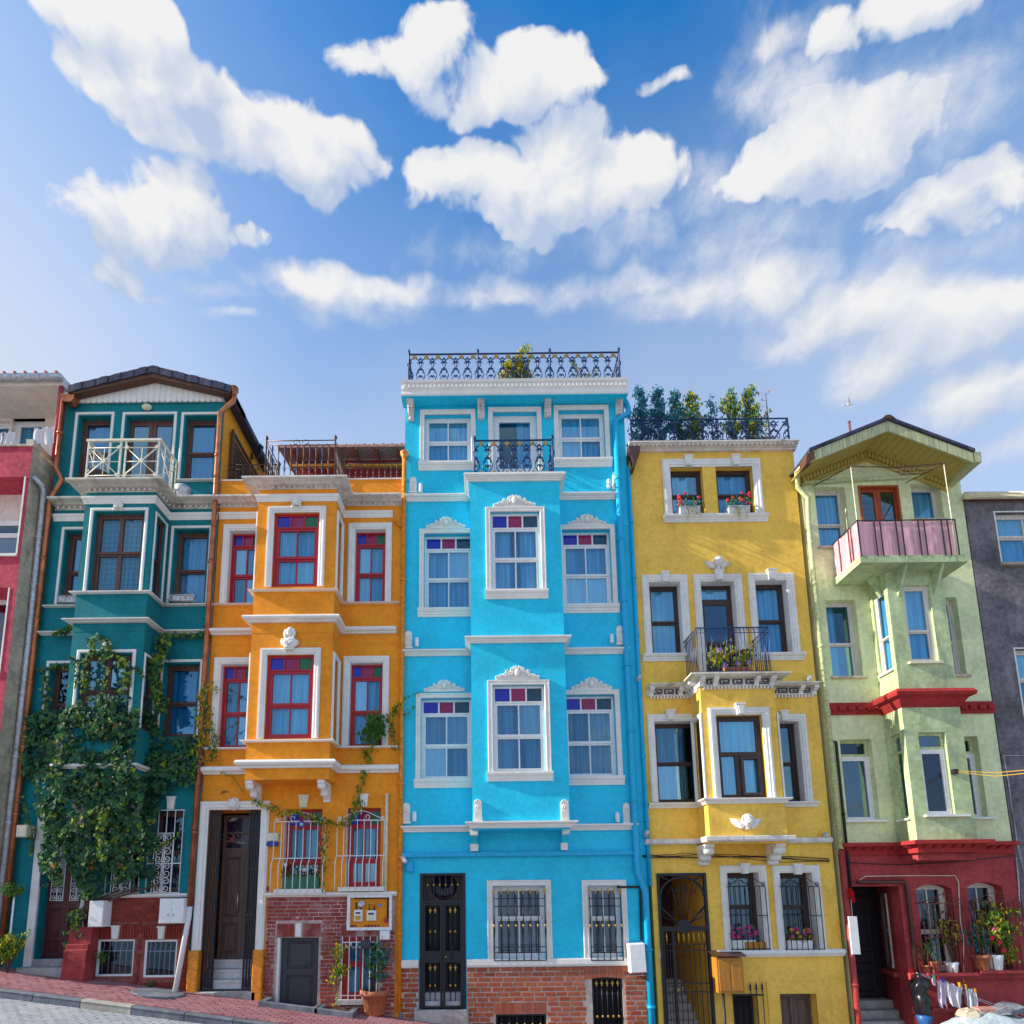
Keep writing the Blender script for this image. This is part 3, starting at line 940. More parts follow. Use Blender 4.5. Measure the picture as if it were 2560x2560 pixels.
def angel(root, c, y, w, mat='clean_white_trim'):
    "winged cherub head in relief"
    x, z = c; mb = MB(); q = w / 2
    mb.ball((x, y - 0.09, z + q * 0.10), (q * 0.30, 0.10, q * 0.36), 12, 8)
    mb.ball((x, y - 0.06, z + q * 0.24), (q * 0.36, 0.10, q * 0.34), 12, 8)
    for i in range(9):
        a = math.pi * i / 8
        mb.ball((x+math.cos(a)*q*0.33,y-0.10,z+q*0.22+math.sin(a)*q*0.30),q*0.085,6,4)
    mb.ball((x, y - 0.19, z + q * 0.06), (q * 0.045, 0.022, q * 0.07), 6, 4)
    for s in (-1, 1):
        mb.ball((x+s*q*0.13,y-0.175,z-q*0.02),(q*0.09,0.02,q*0.08),6,4)
        mb.ball((x+s*q*0.11,y-0.182,z+q*0.15),(q*0.06,0.012,q*0.03),6,4)
        for row,(n,l0,zz) in enumerate(((7,0.98,0.05),(6,0.78,-0.06),(5,0.55,-0.16))):
            for i in range(n):
                u = i / (n - 1)
                L = q * (l0 * (1 - 0.42 * u))
                a = math.radians(12 - 62 * u)
                x0, z0 = x + s * q * 0.20, z + zz * q
                xe,ze=x0+s*L*0.85*math.cos(a),z0+L*math.sin(a)*0.75+q*0.10*(1-u)
                mb.tube([(x0,y-0.02-row*0.012,z0),((x0+xe)/2,y-0.035-row*0.014,(z0+ze)/2+q*0.02),(xe,y-0.01-row*0.012,ze)],
                        [q * 0.07, q * 0.085, q * 0.035], 6)
    mb.ball((x, y - 0.05, z - q * 0.30), (q * 0.20, 0.05, q * 0.12), 8, 5)
    return link('cherub_ornament', mb, mat, root)

def spot(x, z, label, group, y=0.0, mat='white_plastic', s=1.0):
    "small up-and-down wall light"
    o = thing('wall_light', (x, y, z), label, 'wall light', group)
    link('lamp_body',MB().lathe((x,y-0.10*s,z),[(0.0,0.0),(0.042*s,0.0),(0.045*s,0.012),(0.045*s,0.205*s),(0.040*s,0.215*s),(0.0,0.215*s)],12),mat,o)
    link('lamp_bracket',MB().box(x-0.018*s,x+0.018*s,y-0.062*s,y+0.005,z+0.07*s,z+0.14*s).box(x-0.03*s,x+0.03*s,y-0.012,y+0.004,z+0.05*s,z+0.16*s),mat,o)
    return o

def leaf_pts(c, s, rnd, up=(0, -0.6, 0.4), kind='ivy'):
    "vertices and faces of one small leaf"
    n=Vector((rnd.uniform(-0.55,0.55),-1+rnd.uniform(-0.2,0.6),rnd.uniform(-0.25,0.9))).normalized()
    if kind=='free':n=Vector((rnd.uniform(-1,1),rnd.uniform(-1,1),rnd.uniform(-0.2,1))).normalized()
    t = Vector((rnd.uniform(-0.9, 0.9), rnd.uniform(-0.3, 0.3), -1.0))
    t = (t - n * t.dot(n)).normalized(); b = n.cross(t)
    f = s * 0.16
    if kind in ('ivy',):
        q=[(-0.45,0,0),(-0.35,0.52,f),(0.10,0.40,f*.6),(0.62,0,-f*.5),(0.10,-0.40,f*.6),(-0.35,-0.52,f),(-0.05,0,0)]
        fs = [(0, 1, 6), (1, 2, 6), (2, 3, 6), (3, 4, 6), (4, 5, 6), (5, 0, 6)]
    else:
        q = [(-0.5, 0, 0), (-0.05, 0.24, f), (0.55, 0, -f), (-0.05, -0.24, f)]
        fs = [(0, 1, 2), (0, 2, 3)]
    c = Vector(c)
    return [c+t*(u*s)+b*(v*s)+n*(w if abs(w)<1 else 0) for u,v,w in q],fs

class Leaves:
    "gathers leaves; the largest become parts of their own, the rest one mass"
    def __init__(s, seed=1): s.items = []; s.r = random.Random(seed)
    def add(s, c, size, mat, kind='ivy'): s.items.append((tuple(c), size, mat, kind))
    def finish(s, parent, single=0, name='leaf', mass='foliage'):
        it = sorted(s.items, key=lambda q: q[0][1] - q[1] * 0.5)
        first, rest = it[:single], it[single:]
        protos = {}
        for (c, size, mat, kind) in first:
            k = (mat, kind, s.r.randrange(4))
            if k not in protos:
                mb=MB();v,f=leaf_pts((0,0,0),1.0,s.r,kind=kind);mb.add(v,f, False)
                mb.tone = [s.r.random()] * len(mb.f)
                protos[k] = mesh_of(mb, name, mat)
            o = bpy.data.objects.new(name, protos[k]); COL.objects.link(o)
            place(o, c, parent); o.scale = (size,) * 3
            o.rotation_euler=(s.r.uniform(-.3,.3),s.r.uniform(-.6,.6),s.r.uniform(-.3,.3))
        bym = {}
        for (c, size, mat, kind) in rest:
            mb = bym.setdefault(mat, MB())
            if mb.tone is None: mb.tone = []
            v,f=leaf_pts(c,size,s.r,kind=kind);mb.add(v,f, False);mb.tone+=[s.r.random()]*len(f)
        for mat, mb in bym.items():
            stuff(link(mass, mb, mat, parent))

def rail_scroll_unit(cx, z0, z1, y, w, s=1.0):
    "one cast-iron scroll figure: two mirrored stems with volutes and leaves"
    mb = MB(); h = z1 - z0
    for q in (-1, 1):
        pts = []
        for i in range(17):
            u = i / 16
            x=cx+q*w*(0.40-0.27*math.sin(u*math.pi*2.0)*(1 if u<0.5 else 0.9)-(0.26*max(0,u-0.72)/0.28))
            pts.append((x, y, z0 + h * (0.04 + 0.84 * u)))
        mb.tube(pts, 0.0125 * s, 5)
        for (u,v,rr,dr) in ((0.36,0.20,0.13,1),(0.40,0.46,0.14,-1),(0.30,0.70,0.12,1),(0.22,0.36,0.09,1),(0.44,0.84,0.08,-1)):
            ax, az = cx + q * u * w, z0 + v * h
            mb.tube([(ax+(p[0]-ax)*q*dr,p[1],p[2]) for p in spiral(ax,az,w*rr,w*rr*0.25,-0.6,4.3,y,9)],0.011*s,5)
            mb.ball((ax+q*w*0.07,y,az+w*0.10),(0.022*s,0.012,0.03*s),5,4)
    return mb

def diamond(cx, cz, y, r):
    return MB().prism_xz([(cx,cz-r),(cx+r,cz),(cx,cz+r),(cx-r,cz)],y-0.012,y+0.012)

def clothes(parent_none,pts_top,drop,y,mat,label,cat,group=None,wav=0.03,name='laundry'):
    "a piece of washing pegged along its upper edge; pts_top: (x, z) along the line"
    n = 14; m = 7
    mb = MB(); vs = []
    rnd = random.Random(int(abs(pts_top[0][0]) * 997) + 3)
    ph = rnd.uniform(0, 6)
    for j in range(m + 1):
        v = j / m
        for i in range(n + 1):
            u = i / n
            k = u * (len(pts_top) - 1); a = min(int(k), len(pts_top) - 2); f = k - a
            x=pts_top[a][0]*(1-f)+pts_top[a+1][0]*f;z=pts_top[a][1]*(1-f)+pts_top[a+1][1]*f
            sag = 0.05 * math.sin(u * math.pi * 2) ** 2 * (1 - v)
            dz = drop(u) if callable(drop) else drop
            pinch = 1 - 0.10 * v * math.cos(u * math.pi * 3 + ph)
            vs.append((x+0.012*math.sin(v*5+ph),y+wav*v*math.sin(u*13+ph)+wav*0.4*math.sin(u*29+v*3),z-sag-dz*v*pinch))
    w = n + 1
    mb.add(vs,[(j*w+i,j*w+i+1,(j+1)*w+i+1,(j+1)*w+i) for j in range(m) for i in range(n)], True)
    o = link(name, mb, mat, None, (pts_top[0][0], y, pts_top[0][1]))
    tag(o, label, cat, group)
    return o

# brick laying: each stretch of wall gets courses of separate bricks on a mortar bed
BRICK_MESH = {}
def brick_proto(mat, w, h, d, k):
    key = (mat, round(w, 2), round(h, 3), k)
    if key not in BRICK_MESH:
        r = random.Random(hash((round(w, 2), k)) & 0xffff)
        mb = MB(); j = lambda: r.uniform(-0.004, 0.004)
        mb.cham(-w / 2 + j(), w / 2 + j(), -d, 0.02, -h / 2 + j(), h / 2 + j(), 0.007)
        BRICK_MESH[key] = mesh_of(mb, 'brick', mat)
    return BRICK_MESH[key]

def lay_bricks(parent,mat,x0,x1,z0,z1,y,bw,bh,joint,holes,d=0.018,cap=300,counter=None,seed=1,zfloor=None):
    "running bond; stops at openings and at the sloping pavement"
    r = random.Random(seed)
    rows = []
    z = z1; row = 0; out = []
    while z - bh > z0:
        za, zb = z - bh, z
        x = x0 - (bw + joint) * (0.5 if row % 2 else 0.0) + r.uniform(-0.03, 0.03)
        while x < x1:
            w = bw * r.uniform(0.86, 1.08)
            a, b = max(x, x0 + 0.004), min(x + w, x1 - 0.004)
            for (ha, hb, hc, hd) in holes:
                if zb > hc and za < hd:
                    if a < ha < b: b = ha - 0.006
                    elif a < hb < b: a = hb + 0.006
                    elif a >= ha and b <= hb: b = a
            if b - a > 0.05 and zb > gz((a + b) / 2) - 0.05:
                out.append(((a + b) / 2, (za + zb) / 2, b - a))
            x += w + joint
        z -= bh + joint; row += 1
    out.sort(key=lambda q: abs(q[2] - bw))
    rest = MB(); rest.tone = []
    for i, (cx, cz, w) in enumerate(out):
        if counter[0] < cap:
            counter[0] += 1
            wq = round(w * 25) / 25
            me = brick_proto(mat, max(wq, 0.06), bh, d, r.randrange(3))
            o = bpy.data.objects.new('brick', me); COL.objects.link(o)
            place(o, (cx, y + r.uniform(-0.004, 0.003), cz), parent)
            o.scale = (w / max(wq, 0.06), 1, 1)
            o.rotation_euler = (0, r.uniform(-0.008, 0.008), 0)
        else:
            n0 = len(rest.f)
            rest.cham(cx-w/2,cx+w/2,y-d+r.uniform(-0.004,0.003),y+0.02,cz-bh/2,cz+bh/2,0.007)
            rest.tone += [r.random()] * (len(rest.f) - n0)
    if rest.f: stuff(link('brickwork', rest, mat, parent))
    return out

def soldiers(parent, mat, x0, x1, z0, z1, y, n, fan=0.0, d=0.022):
    "row of upright bricks over an opening"
    for i in range(n):
        a = x0 + (x1 - x0) * i / n + 0.008; b = x0 + (x1 - x0) * (i + 1) / n - 0.008
        m = (x0 + x1) / 2
        fa, fb = (a - m) * fan, (b - m) * fan
        lift = -0.10 * abs((a + b) / 2 - m) / (x1 - x0) * (1 if fan else 0)
        mb=MB().prism_xz([(a,z0+lift),(b,z0+lift),(b+fb,z1+lift),(a+fa,z1+lift)],y-d,y+0.02)
        link('brick', mb, mat, parent)

def panel_door(root,r,y,mat,leaves=2,name='door',rows=((0.05,0.32),(0.37,0.92)),t=0.06,glassrow=None,gmat='glass'):
    "door with raised panels; each leaf a part of the door"
    x0, x1, z0, z1 = r; w = (x1 - x0) / leaves; H = z1 - z0
    d = link(name, MB().box(x0, x1, y + t * 0.5, y + t, z0, z1), mat, root)
    for i in range(leaves):
        a, b = x0 + w * i + 0.003, x0 + w * (i + 1) - 0.003
        mb = MB(); s = w * 0.16
        mb.box(a,a+s,y,y+t*0.55,z0,z1);mb.box(b-s,b,y,y+t*0.55,z0,z1)
        edges = [0.0] + [q for rr in rows for q in rr] + [1.0]
        for k in range(0, len(edges), 2):
            mb.box(a+s,b-s,y+0.003,y+t*0.55,z0+H*edges[k],z0+H*edges[k+1])
        lf = link('door_leaf', mb, mat, d)
        for k, (u, v) in enumerate(rows):
            if glassrow == k:
                pane(d, a + s, b - s, z0 + H * u, z0 + H * v, y + 0.02, gmat)
                continue
            mb = MB()
            mb.surround(a+s+0.03,b-s-0.03,z0+H*u+0.03,z0+H*v-0.03,y+0.03,[(0,0.0),(0.0,0.012),(0.012,0.02),(0.03,0.01),(0.03,0.0)])
            mb.cham(a+s+0.05,b-s-0.05,y+0.016,y+0.035,z0+H*u+0.05,z0+H*v-0.05,0.012)
            link('door_panel', mb, mat, d)
    return d

def grille(root,x0,x1,z0,z1,y,mat,nbars,rails,r=0.010,name='window_grille',belly=0.0,bellyz=0.5,crown=None,barname='bar',knob=None):
    "iron window guard standing in front of the wall; belly bulges the lower part outwards"
    z = rails[0]
    mb = MB().box(x0 - 0.012, x1 + 0.012, y - 0.008, y + 0.010, z - 0.009, z + 0.009)
    for x in (x0,x1):mb.box(x-0.008,x+0.008,y,0.02+max(y,0),z-0.007,z+0.007)
    g = link(name, mb, mat, root)
    for z in rails[1:]:
        mb = MB().box(x0 - 0.012, x1 + 0.012, y - 0.008, y + 0.010, z - 0.009, z + 0.009)
        if z == rails[-1]:
            for x in (x0,x1):mb.box(x-0.008,x+0.008,y,0.02+max(y,0),z-0.007,z+0.007)
        link('rail', mb, mat, g)
    for i in range(nbars):
        x = x0 + (x1 - x0) * i / (nbars - 1)
        if belly:
            bz = z0 + (z1 - z0) * bellyz
            pts=[(x,y-0.012,z1),(x,y-0.012,bz+0.02),(x,y-0.012-belly*0.35,bz-0.05),(x,y-0.012-belly,bz-0.14),(x,y-0.012-belly,z0)]
        else: pts = [(x, y - 0.012, z0), (x, y - 0.012, z1)]
        link(barname, MB().tube(pts, r, 6), mat, g)
    if crown:
        m = (x0 + x1) / 2; w = (x1 - x0) / 2; h = crown
        for s in (-1, 1):
            mb = MB()
            top=[(m+s*w*(1-u),y-0.01,z1+h*(0.12+0.75*(math.sin(u*math.pi/2)**1.6))) for u in [i/10 for i in range(11)]]
            mb.tube(top, r * 0.9, 5)
            c = (m + s * w * 0.26, z1 + h * 0.32)
            mb.tube([(c[0]+(p[0]-c[0])*s,p[1],p[2]) for p in spiral(c[0],c[1],h*0.34,h*0.08,-2.6,4.2,y-0.01,16)],r*0.9,5)
            c = (m + s * w * 0.93, z1 + h * 0.22)
            mb.tube([(c[0]-(p[0]-c[0])*s,p[1],p[2]) for p in spiral(c[0],c[1],h*0.20,h*0.05,-1.6,4.2,y-0.01,12)],r*0.9,5)
            link('scroll', mb, mat, g)
        link('finial',MB().lathe((m,y-0.01,z1+h*0.75),[(0.0,-0.05),(0.012,-0.04),(0.008,0.0),(0.016,0.04),(0.0,h*0.55)],6),mat,g)
    return g

# ================================================================== ground
def onground(px, py, lift=0.0):
    r = ray(px, py)
    # z = SLOPE*x - 0.07 + lift
    t = (-0.07 + lift - CAMZ) / (r.z - SLOPE * r.x)
    return (r.x * t, CAMY + r.y * t)
SA = math.atan(SLOPE)
def slope_mesh(name, x0, x1, y0, y1, zoff, mat, n=1):
    mb = MB()
    mb.quad((x0,y0,gz(x0)+zoff),(x1,y0,gz(x1)+zoff),(x1,y1,gz(x1)+zoff),(x0,y1,gz(x0)+zoff))
    return structure(link(name, mb, mat))

paint('bounce_ground', (0.50, 0.47, 0.42), var=0.2, bump=0.5)  # unseen outer ground, made pale to bounce sunlight onto the facades
paint('road_bed', (0.36, 0.36, 0.37), var=0.2, bump=0.6)
paint('pavement_bed', (0.17, 0.09, 0.10), var=0.2, bump=0.6)
brickmat('road_paver',(0.36,0.38,0.41),(0.46,0.48,0.51),pale=0.25,palecol=(0.62,0.58,0.50))
brickmat('pavement_paver',(0.29,0.12,0.135),(0.40,0.19,0.20),pale=0.4,palecol=(0.42,0.26,0.27))
paint('kerb_stone',(0.17,0.19,0.23),var=0.22,bump=0.7,dirt=0.35,dirtcol=(0.42,0.40,0.38))
paint('pale_kerb_stone',(0.50,0.47,0.40),var=0.2,bump=0.7,dirt=0.4,dirtcol=(0.25,0.22,0.18))

KY = -1.86
slope_mesh('ground', -120, 120, -160, 60, -0.20, 'bounce_ground')
road = slope_mesh('road', -60, 60, -9.0, KY + 0.02, -0.150, 'road_bed')
pav = slope_mesh('pavement', -60, 60, KY - 0.01, 0.04, -0.022, 'pavement_bed')
slope_mesh('far_pavement', -60, 60, -11.5, -9.0, -0.02, 'pavement_bed')

def paving(parent,mat,x0,x1,y0,y1,zoff,w,d,gap,hgt,cap,herring=False,seed=3,skip=None):
    r = random.Random(seed)
    pieces = []
    row = 0; y = y1
    while y - d > y0:
        x = x0 - (w * 0.5 if row % 2 else 0)
        while x < x1:
            cx, cy = x + w / 2, y - d / 2
            if not (skip and skip(cx, cy)): pieces.append((cx, cy))
            x += w + gap
        y -= d + gap; row += 1
    cp = Vector((0, CAMY, CAMZ))
    def key(q):
        v = Vector((q[0], q[1], gz(q[0]))) - cp
        c = v.dot(cF); u = PX0 + FOC * v.dot(cR) / c; t = PY0 - FOC * v.dot(cU) / c
        vis = -60 < u < 2620 and t < 2600
        return (0 if vis else 1, v.length)
    pieces.sort(key=key)
    def slab(mb, cx, cy, j):
        hw, hd = w / 2, d / 2; c = 0.006
        pts = []
        for (e, zz) in ((0, -0.03), (0, hgt - c), (c, hgt)):
            for (sx, sy) in ((-1, -1), (1, -1), (1, 1), (-1, 1)):
                px = cx + sx * (hw - e)
                pts.append((px,cy+sy*(hd-e),SLOPE*(px-cx)+gz(cx)+zoff+zz+j))
        mb.add(pts,[(8,9,10,11)]+[(a,(a+1)%4,(a+1)%4+4,a+4) for a in range(4)]+[(a+4,(a+1)%4+4,(a+1)%4+8,a+8) for a in range(4)])
    protos = []
    for k in range(3):
        mb = MB(); slab(mb, 0, 0, 0)
        mb.v=[(q[0]+r.uniform(-.003,.003),q[1]+r.uniform(-.003,.003),q[2]-gz(0)-zoff) for q in mb.v]
        protos.append(mesh_of(mb, 'paver', mat))
    rest = MB(); rest.tone = []
    for i, (cx, cy) in enumerate(pieces):
        j = r.uniform(-0.004, 0.004)
        if i < cap:
            o=bpy.data.objects.new('paver',protos[r.randrange(3)]);COL.objects.link(o)
            place(o, (cx, cy, gz(cx) + zoff + j), parent)
            o.rotation_euler=(r.uniform(-.01,.01),r.uniform(-.01,.01),r.uniform(-.015,.015))
        else:
            n0=len(rest.f);slab(rest,cx,cy,j);rest.tone+=[r.random()]*(len(rest.f)-n0)
    if rest.f: stuff(link('pavers', rest, mat, parent))

mh = onground(395, 2483)
paving(road,'road_paver',-13.5,0.5,-6.0,KY-0.02,-0.150,0.20,0.10,0.008,0.012,300,seed=4)
paving(pav,'pavement_paver',-13.5,2.2,KY+0.17,0.0,-0.022,0.21,0.11,0.006,0.020,300,seed=5,
       skip=lambda x, y: math.hypot(x - mh[0], (y - mh[1])) < 0.50)
kerb=structure(link('kerb',MB().quad((-60,KY,gz(-60)-0.15),(60,KY,gz(60)-0.15),(60,KY+0.16,gz(60)-0.15),(-60,KY+0.16,gz(-60)-0.15)),'kerb_stone'))
rk = random.Random(2)
xk = -14.0; ik = 0
while xk < 3.0:
    wk = rk.uniform(0.82, 1.0)
    mb = MB()
    a, b = xk + 0.008, xk + wk - 0.008
    c = 0.025
    jk = rk.uniform(-0.006, 0.006)
    for q in (0,):
        pts = []
        for xx in (a, b):
            g = gz(xx) + jk
            pts+=[(xx,KY,g-0.17),(xx,KY,g-c),(xx,KY+c,g+0.004),(xx,KY+0.155,g+0.004),(xx,KY+0.155,g-0.17)]
        mb.add(pts,[(0,1,2,3,4),(9,8,7,6,5)]+[(i,i+5,(i+1)%5+5,(i+1)%5) for i in range(5)])
    o=link('kerb_stone',mb,'pale_kerb_stone' if abs(xk-(-7.25))<0.45 else 'kerb_stone',kerb)
    xk += wk; ik += 1
# round cement patch over a drain
mb = MB(); n = 22
ring=[(mh[0]+0.52*math.cos(2*math.pi*i/n)*(1+0.04*math.sin(i*2.1)),mh[1]+0.42*math.sin(2*math.pi*i/n)*(1+0.05*math.sin(i*1.3))) for i in range(n)]
mb.add([(x,y,gz(x)-0.03) for x,y in ring]+[(x,y,gz(x)+0.012) for x,y in ring]+[(mh[0]+(x-mh[0])*.93,mh[1]+(y-mh[1])*.93,gz(mh[0]+(x-mh[0])*.93)+0.022) for x,y in ring],
       [tuple(range(2*n,3*n))]+[(i,(i+1)%n,(i+1)%n+n,i+n) for i in range(n)]+[(i+n,(i+1)%n+n,(i+1)%n+2*n,i+2*n) for i in range(n)])
tag(link('drain_cover',mb,'kerb_stone', None,(mh[0],mh[1],gz(mh[0]))),'round dark cement drain cover in the pink pavement','drain cover')

# ================================================================== pink house
PX = PB.x(310, 900, 0.5)
QX = PA.x(945, 300, .10)
PL = -17.2
pz0 = gz(PL) - 3.0
ptop = PA.z(270, 0.1)
hp=thing('pink_house',(-13.0,-0.5,gz(-13.0)),'peeling crimson house with open balconies and bare cement corner','house')
PD = -0.5
o1=(PL,PX-0.02,PA.z(1180,0.5),ptop-0.05)              # top balcony, open to the side
o2 = (PL + 1.2, PA.x(375, 1635, 0.5), PB.z(870, 0.5), PA.z(1635, 0.5))
o3 = (PL + 1.2, PB.x(135, 1375, 0.5), B.z(640, 0.5), PB.z(1375, 0.5))
o4 = (PL + 1.2, o3[1] - 0.05, 4.2, B.z(1005, 0.5))
wz1 = o1[2]
link('front_wall',wall_mb(PL,PX,pz0,wz1,[o2,o3],PD,0.9, False),'pink_plaster',hp)
mb=MB();mb.quad((PX,PD,pz0),(PX,6,pz0),(PX,6,wz1),(PX,PD,wz1));mb.quad((PL,PD,pz0),(PL,6,pz0),(PL,6,ptop),(PL,PD,ptop))
mb.quad((PL, 6, pz0), (PX, 6, pz0), (PX, 6, ptop), (PL, 6, ptop))
link('side_wall', mb, 'bare_cement', hp)
mb = MB(); mb.box(PL, PX + 0.03, PD - 0.03, PD + 0.16, wz1, wz1 + 0.05)
link('parapet_cap', mb, 'bare_cement', hp)
link('parapet_end',MB().box(PX-0.16,PX+0.025,PD-0.02,0.9,wz1+0.05,wz1+0.18),'bare_cement',hp)
# set-back upper room
uw = PA.r(195, 765, 640, 1170, -0.9)
uw = (uw[0], uw[1], wz1 + 0.02, uw[3])
uw2 = (uw[0] - 1.3, uw[0] - 0.06, wz1 + 0.5, uw[3] - 0.06)
link('upper_wall',wall_mb(PL,QX-0.01,wz1-0.2,ptop,[uw,uw2],0.9,0.2, True),'cream_plaster',hp)
link('upper_side_wall',MB().quad((QX,-.02,wz1-0.2),(QX,6,wz1-0.2),(QX,6,ptop),(QX,-.02,ptop)),'bare_cement',hp)
link('balcony_floor',MB().box(PL,PX-0.02,PD+0.16,0.9,wz1-0.3,wz1-0.22),'bare_cement',hp)
link('balcony_ceiling',MB().box(PL,QX+.02,-.12,6,ptop,ptop+0.1),'cream_plaster',hp)
window(hp, uw, 1.0, 'white_frame', 0.07, 0.08, 1, 0, gmat='glass', cur='blue_curtain')
window(hp, uw2, 1.0, 'white_frame', 0.06, 0.06, 1, 0, gmat='glass', cur='blue_curtain')
link('corner_post',MB().tube([(QX-0.06,-.06,wz1),(QX-0.06,-.06,ptop)],0.055,12),'pink_plaster',hp)
gt = MB().tube([(PL, -.22, ptop + 0.14), (QX + 0.03, -.22, ptop + 0.14)], 0.085, 10)
gt.box(PL, QX + 0.02, -.16, .2, ptop + 0.1, ptop + 0.24)
link('gutter', gt, 'zinc', hp)
rf=link('roof',MB().add([(PL,-.2,ptop+0.24),(QX,-.2,ptop+0.24),(QX,3,ptop+0.62),(PL,3,ptop+0.62),(PL,6.1,ptop+0.2),(QX,6.1,ptop+0.2)],
          [(0, 1, 2, 3), (3, 2, 5, 4)]), 'roof_tile', hp)
for i in range(24):
    x = QX - 0.08 - i * 0.26
    if x < PL: break
    link('roof_tile',MB().tube([(x,-.27,ptop+0.215),(x,2.9,ptop+0.60)],0.06,8),'roof_tile',rf)
for (oo, curm) in ((o2, 'dark_curtain'), (o3, 'red_cloth')):
    rr = (oo[0], oo[1], oo[2], oo[2] + (oo[3] - oo[2]) * (0.62 if oo is o2 else 1.0))
    if oo is o2:
        link('loggia_wall',MB().box(oo[0],oo[1],PD+0.62,PD+0.7,rr[3],oo[3]),'cream_plaster',hp)
        link('blind',MB().box(oo[0],oo[1],PD+0.60,PD+0.65,rr[3]-0.18,rr[3]),'slate_door',hp)
    window(hp,rr,PD+0.55,'white_frame',0.06,0.05,2,0.72 if oo is o2 else 0,gmat='dim_glass',cur=curm,folds=14)
    link('sill',MB().box(oo[0],oo[1]+0.04,PD-0.04,PD+0.5,oo[2]-0.06,oo[2]+0.005),'white_trim',hp)
link('plaster_edge',MB().box(o2[1]-0.005,o2[1]+0.035,PD-0.008,PD+0.02,o2[2],o2[3]),'white_trim',hp)
link('plaster_edge',MB().box(o3[1]-0.005,o3[1]+0.03,PD-0.008,PD+0.02,o3[2],o3[3]),'white_trim',hp)
# zinc pipe in the corner between the houses
x0p = PX + 0.10
pipe(hp,[(PX+0.02,-0.42,PA.z(1690,0.3)),(PX+0.14,-0.30,PA.z(1760,0.3)),(x0p,-0.16,PA.z(1860,.2)),(x0p,-0.12,9.0),(x0p,-0.12,gz(PX)+0.1)],0.062,'zinc')
rr_ = random.Random(5)
for i in range(2):
    zz = (PA.z(1150, .5) if i == 0 else 10.2)
lx0, lx1 = PA.x(0, 950, 0.45) - 1.5, PX - 0.06
zl = PA.z(900, 0.4)
link('clothes_line',MB().tube([(lx0,-0.42,zl+0.02),((lx0+lx1)/2,-0.42,zl-0.05),(lx1,-0.42,zl+0.06)],0.006,5),'white_metal',hp)
clothes(None,[PA.p(520,905,0.42),PA.p(700,890,0.42),PA.p(835,880,0.42)],0.48,-0.43,'white_linen','white sheet drying under the roof of the crimson house, beside the post','laundry','washing on the crimson balcony')
clothes(None,[PA.p(60,965,0.42),PA.p(160,955,0.42),PA.p(235,960,0.42)],0.42,-0.43,'white_linen','white shirt pegged in front of the balcony window of the crimson house','laundry','washing on the crimson balcony')
clothes(None,[PA.p(-180,985,0.42),PA.p(-60,985,0.42),PA.p(60,965,0.42)],0.36,-0.43,'white_linen','white shirt hanging at the far end of the crimson balcony line','laundry','washing on the crimson balcony')

# ================================================================== teal house
TX0, TX1 = -10.545, -6.437
tb = 0.62
tw = 'teal_plaster'
ht=thing('teal_house',(-8.5,0,gz(-8.5)),'dark teal narrow house with white trim and ivy over its lower storeys','house')
tz0 = gz(TX1) - 0.4
tbx0, tbx1 = A.x(645, 1130, tb), A.x(1170, 1130, tb)
t_eave = A.z(385)
# openings
u1=A.r(602,484,800,962);u2=A.r(957,484,1270,1000);u3=A.r(1402,484,1606,962)
u1=(u1[0],u1[0]+(u3[1]-u3[0])*1.0,u1[2],u1[3]);u2=(u2[0],u2[1],A.z(1060),u2[3])
m3=A.r(1325,1342,1540,1893);m1=A.r(500,1346,690,1897);m1=(m1[0],m1[0]+(m3[1]-m3[0]),m3[2],m3[3])
l3=B.r(1247,602,1470,1150);l1=B.r(386,614,560,1150);l1=(l1[0],l1[0]+(l3[1]-l3[0]),l3[2],l3[3])
gw2=C.r(1160,325,1352,948);gw1=C.r(860,330,1020,948);gw1=(gw1[0],gw1[0]+(gw2[1]-gw2[0]),gw2[2],gw2[3])
dr = (C.x(262, 800) + 0.17, C.x(610, 870), gz(-9.6) + 0.28, C.z(330))
bs1 = C.r(742, 1295, 1002, 1570); bs2 = C.r(1098, 1297, 1325, 1578)
bs1 = (bs1[0], bs1[1], bs1[2], bs1[3]); bs2 = (bs2[0], bs2[1], bs2[2], bs2[3])
link('front_wall',wall_mb(TX0,TX1,tz0,t_eave+0.1,[u1,u2,u3,m1,m3,l1,l3,gw1,gw2,dr,bs1,bs2],0,0.28, False),tw,ht)
apex = A.p(1150, 172, 0.05)
gable_l, gable_r = (TX0 + 0.02, A.z(312, 0.05)), (TX1 - 0.02, A.z(312, 0.05, 1745))
zg = max(t_eave, 0)
# right side of the top storey is painted like the neighbour
side=MB();side.quad((TX1,0.28,A.z(1150)),(TX1,6.5,A.z(1150)),(TX1,6.5,t_eave+0.25),(TX1,0.28,t_eave+0.25));side.quad((TX1,0,A.z(1150)),(TX1,0.28,A.z(1150)),(TX1,0.28,t_eave+0.25),(TX1,0,t_eave+0.25))
link('upper_side_wall', side, 'orange_plaster', ht)
side=MB();side.quad((TX0,0,tz0),(TX0,6.5,tz0),(TX0,6.5,t_eave+.1),(TX0,0,t_eave+.1));side.quad((TX1,0,tz0),(TX1,6.5,tz0),(TX1,6.5,A.z(1150)-.002),(TX1,0,A.z(1150)-.002));side.quad((TX0,6.5,tz0),(TX1,6.5,tz0),(TX1,6.5,t_eave+.1),(TX0,6.5,t_eave+.1))
link('side_wall', side, 'bare_cement', ht)
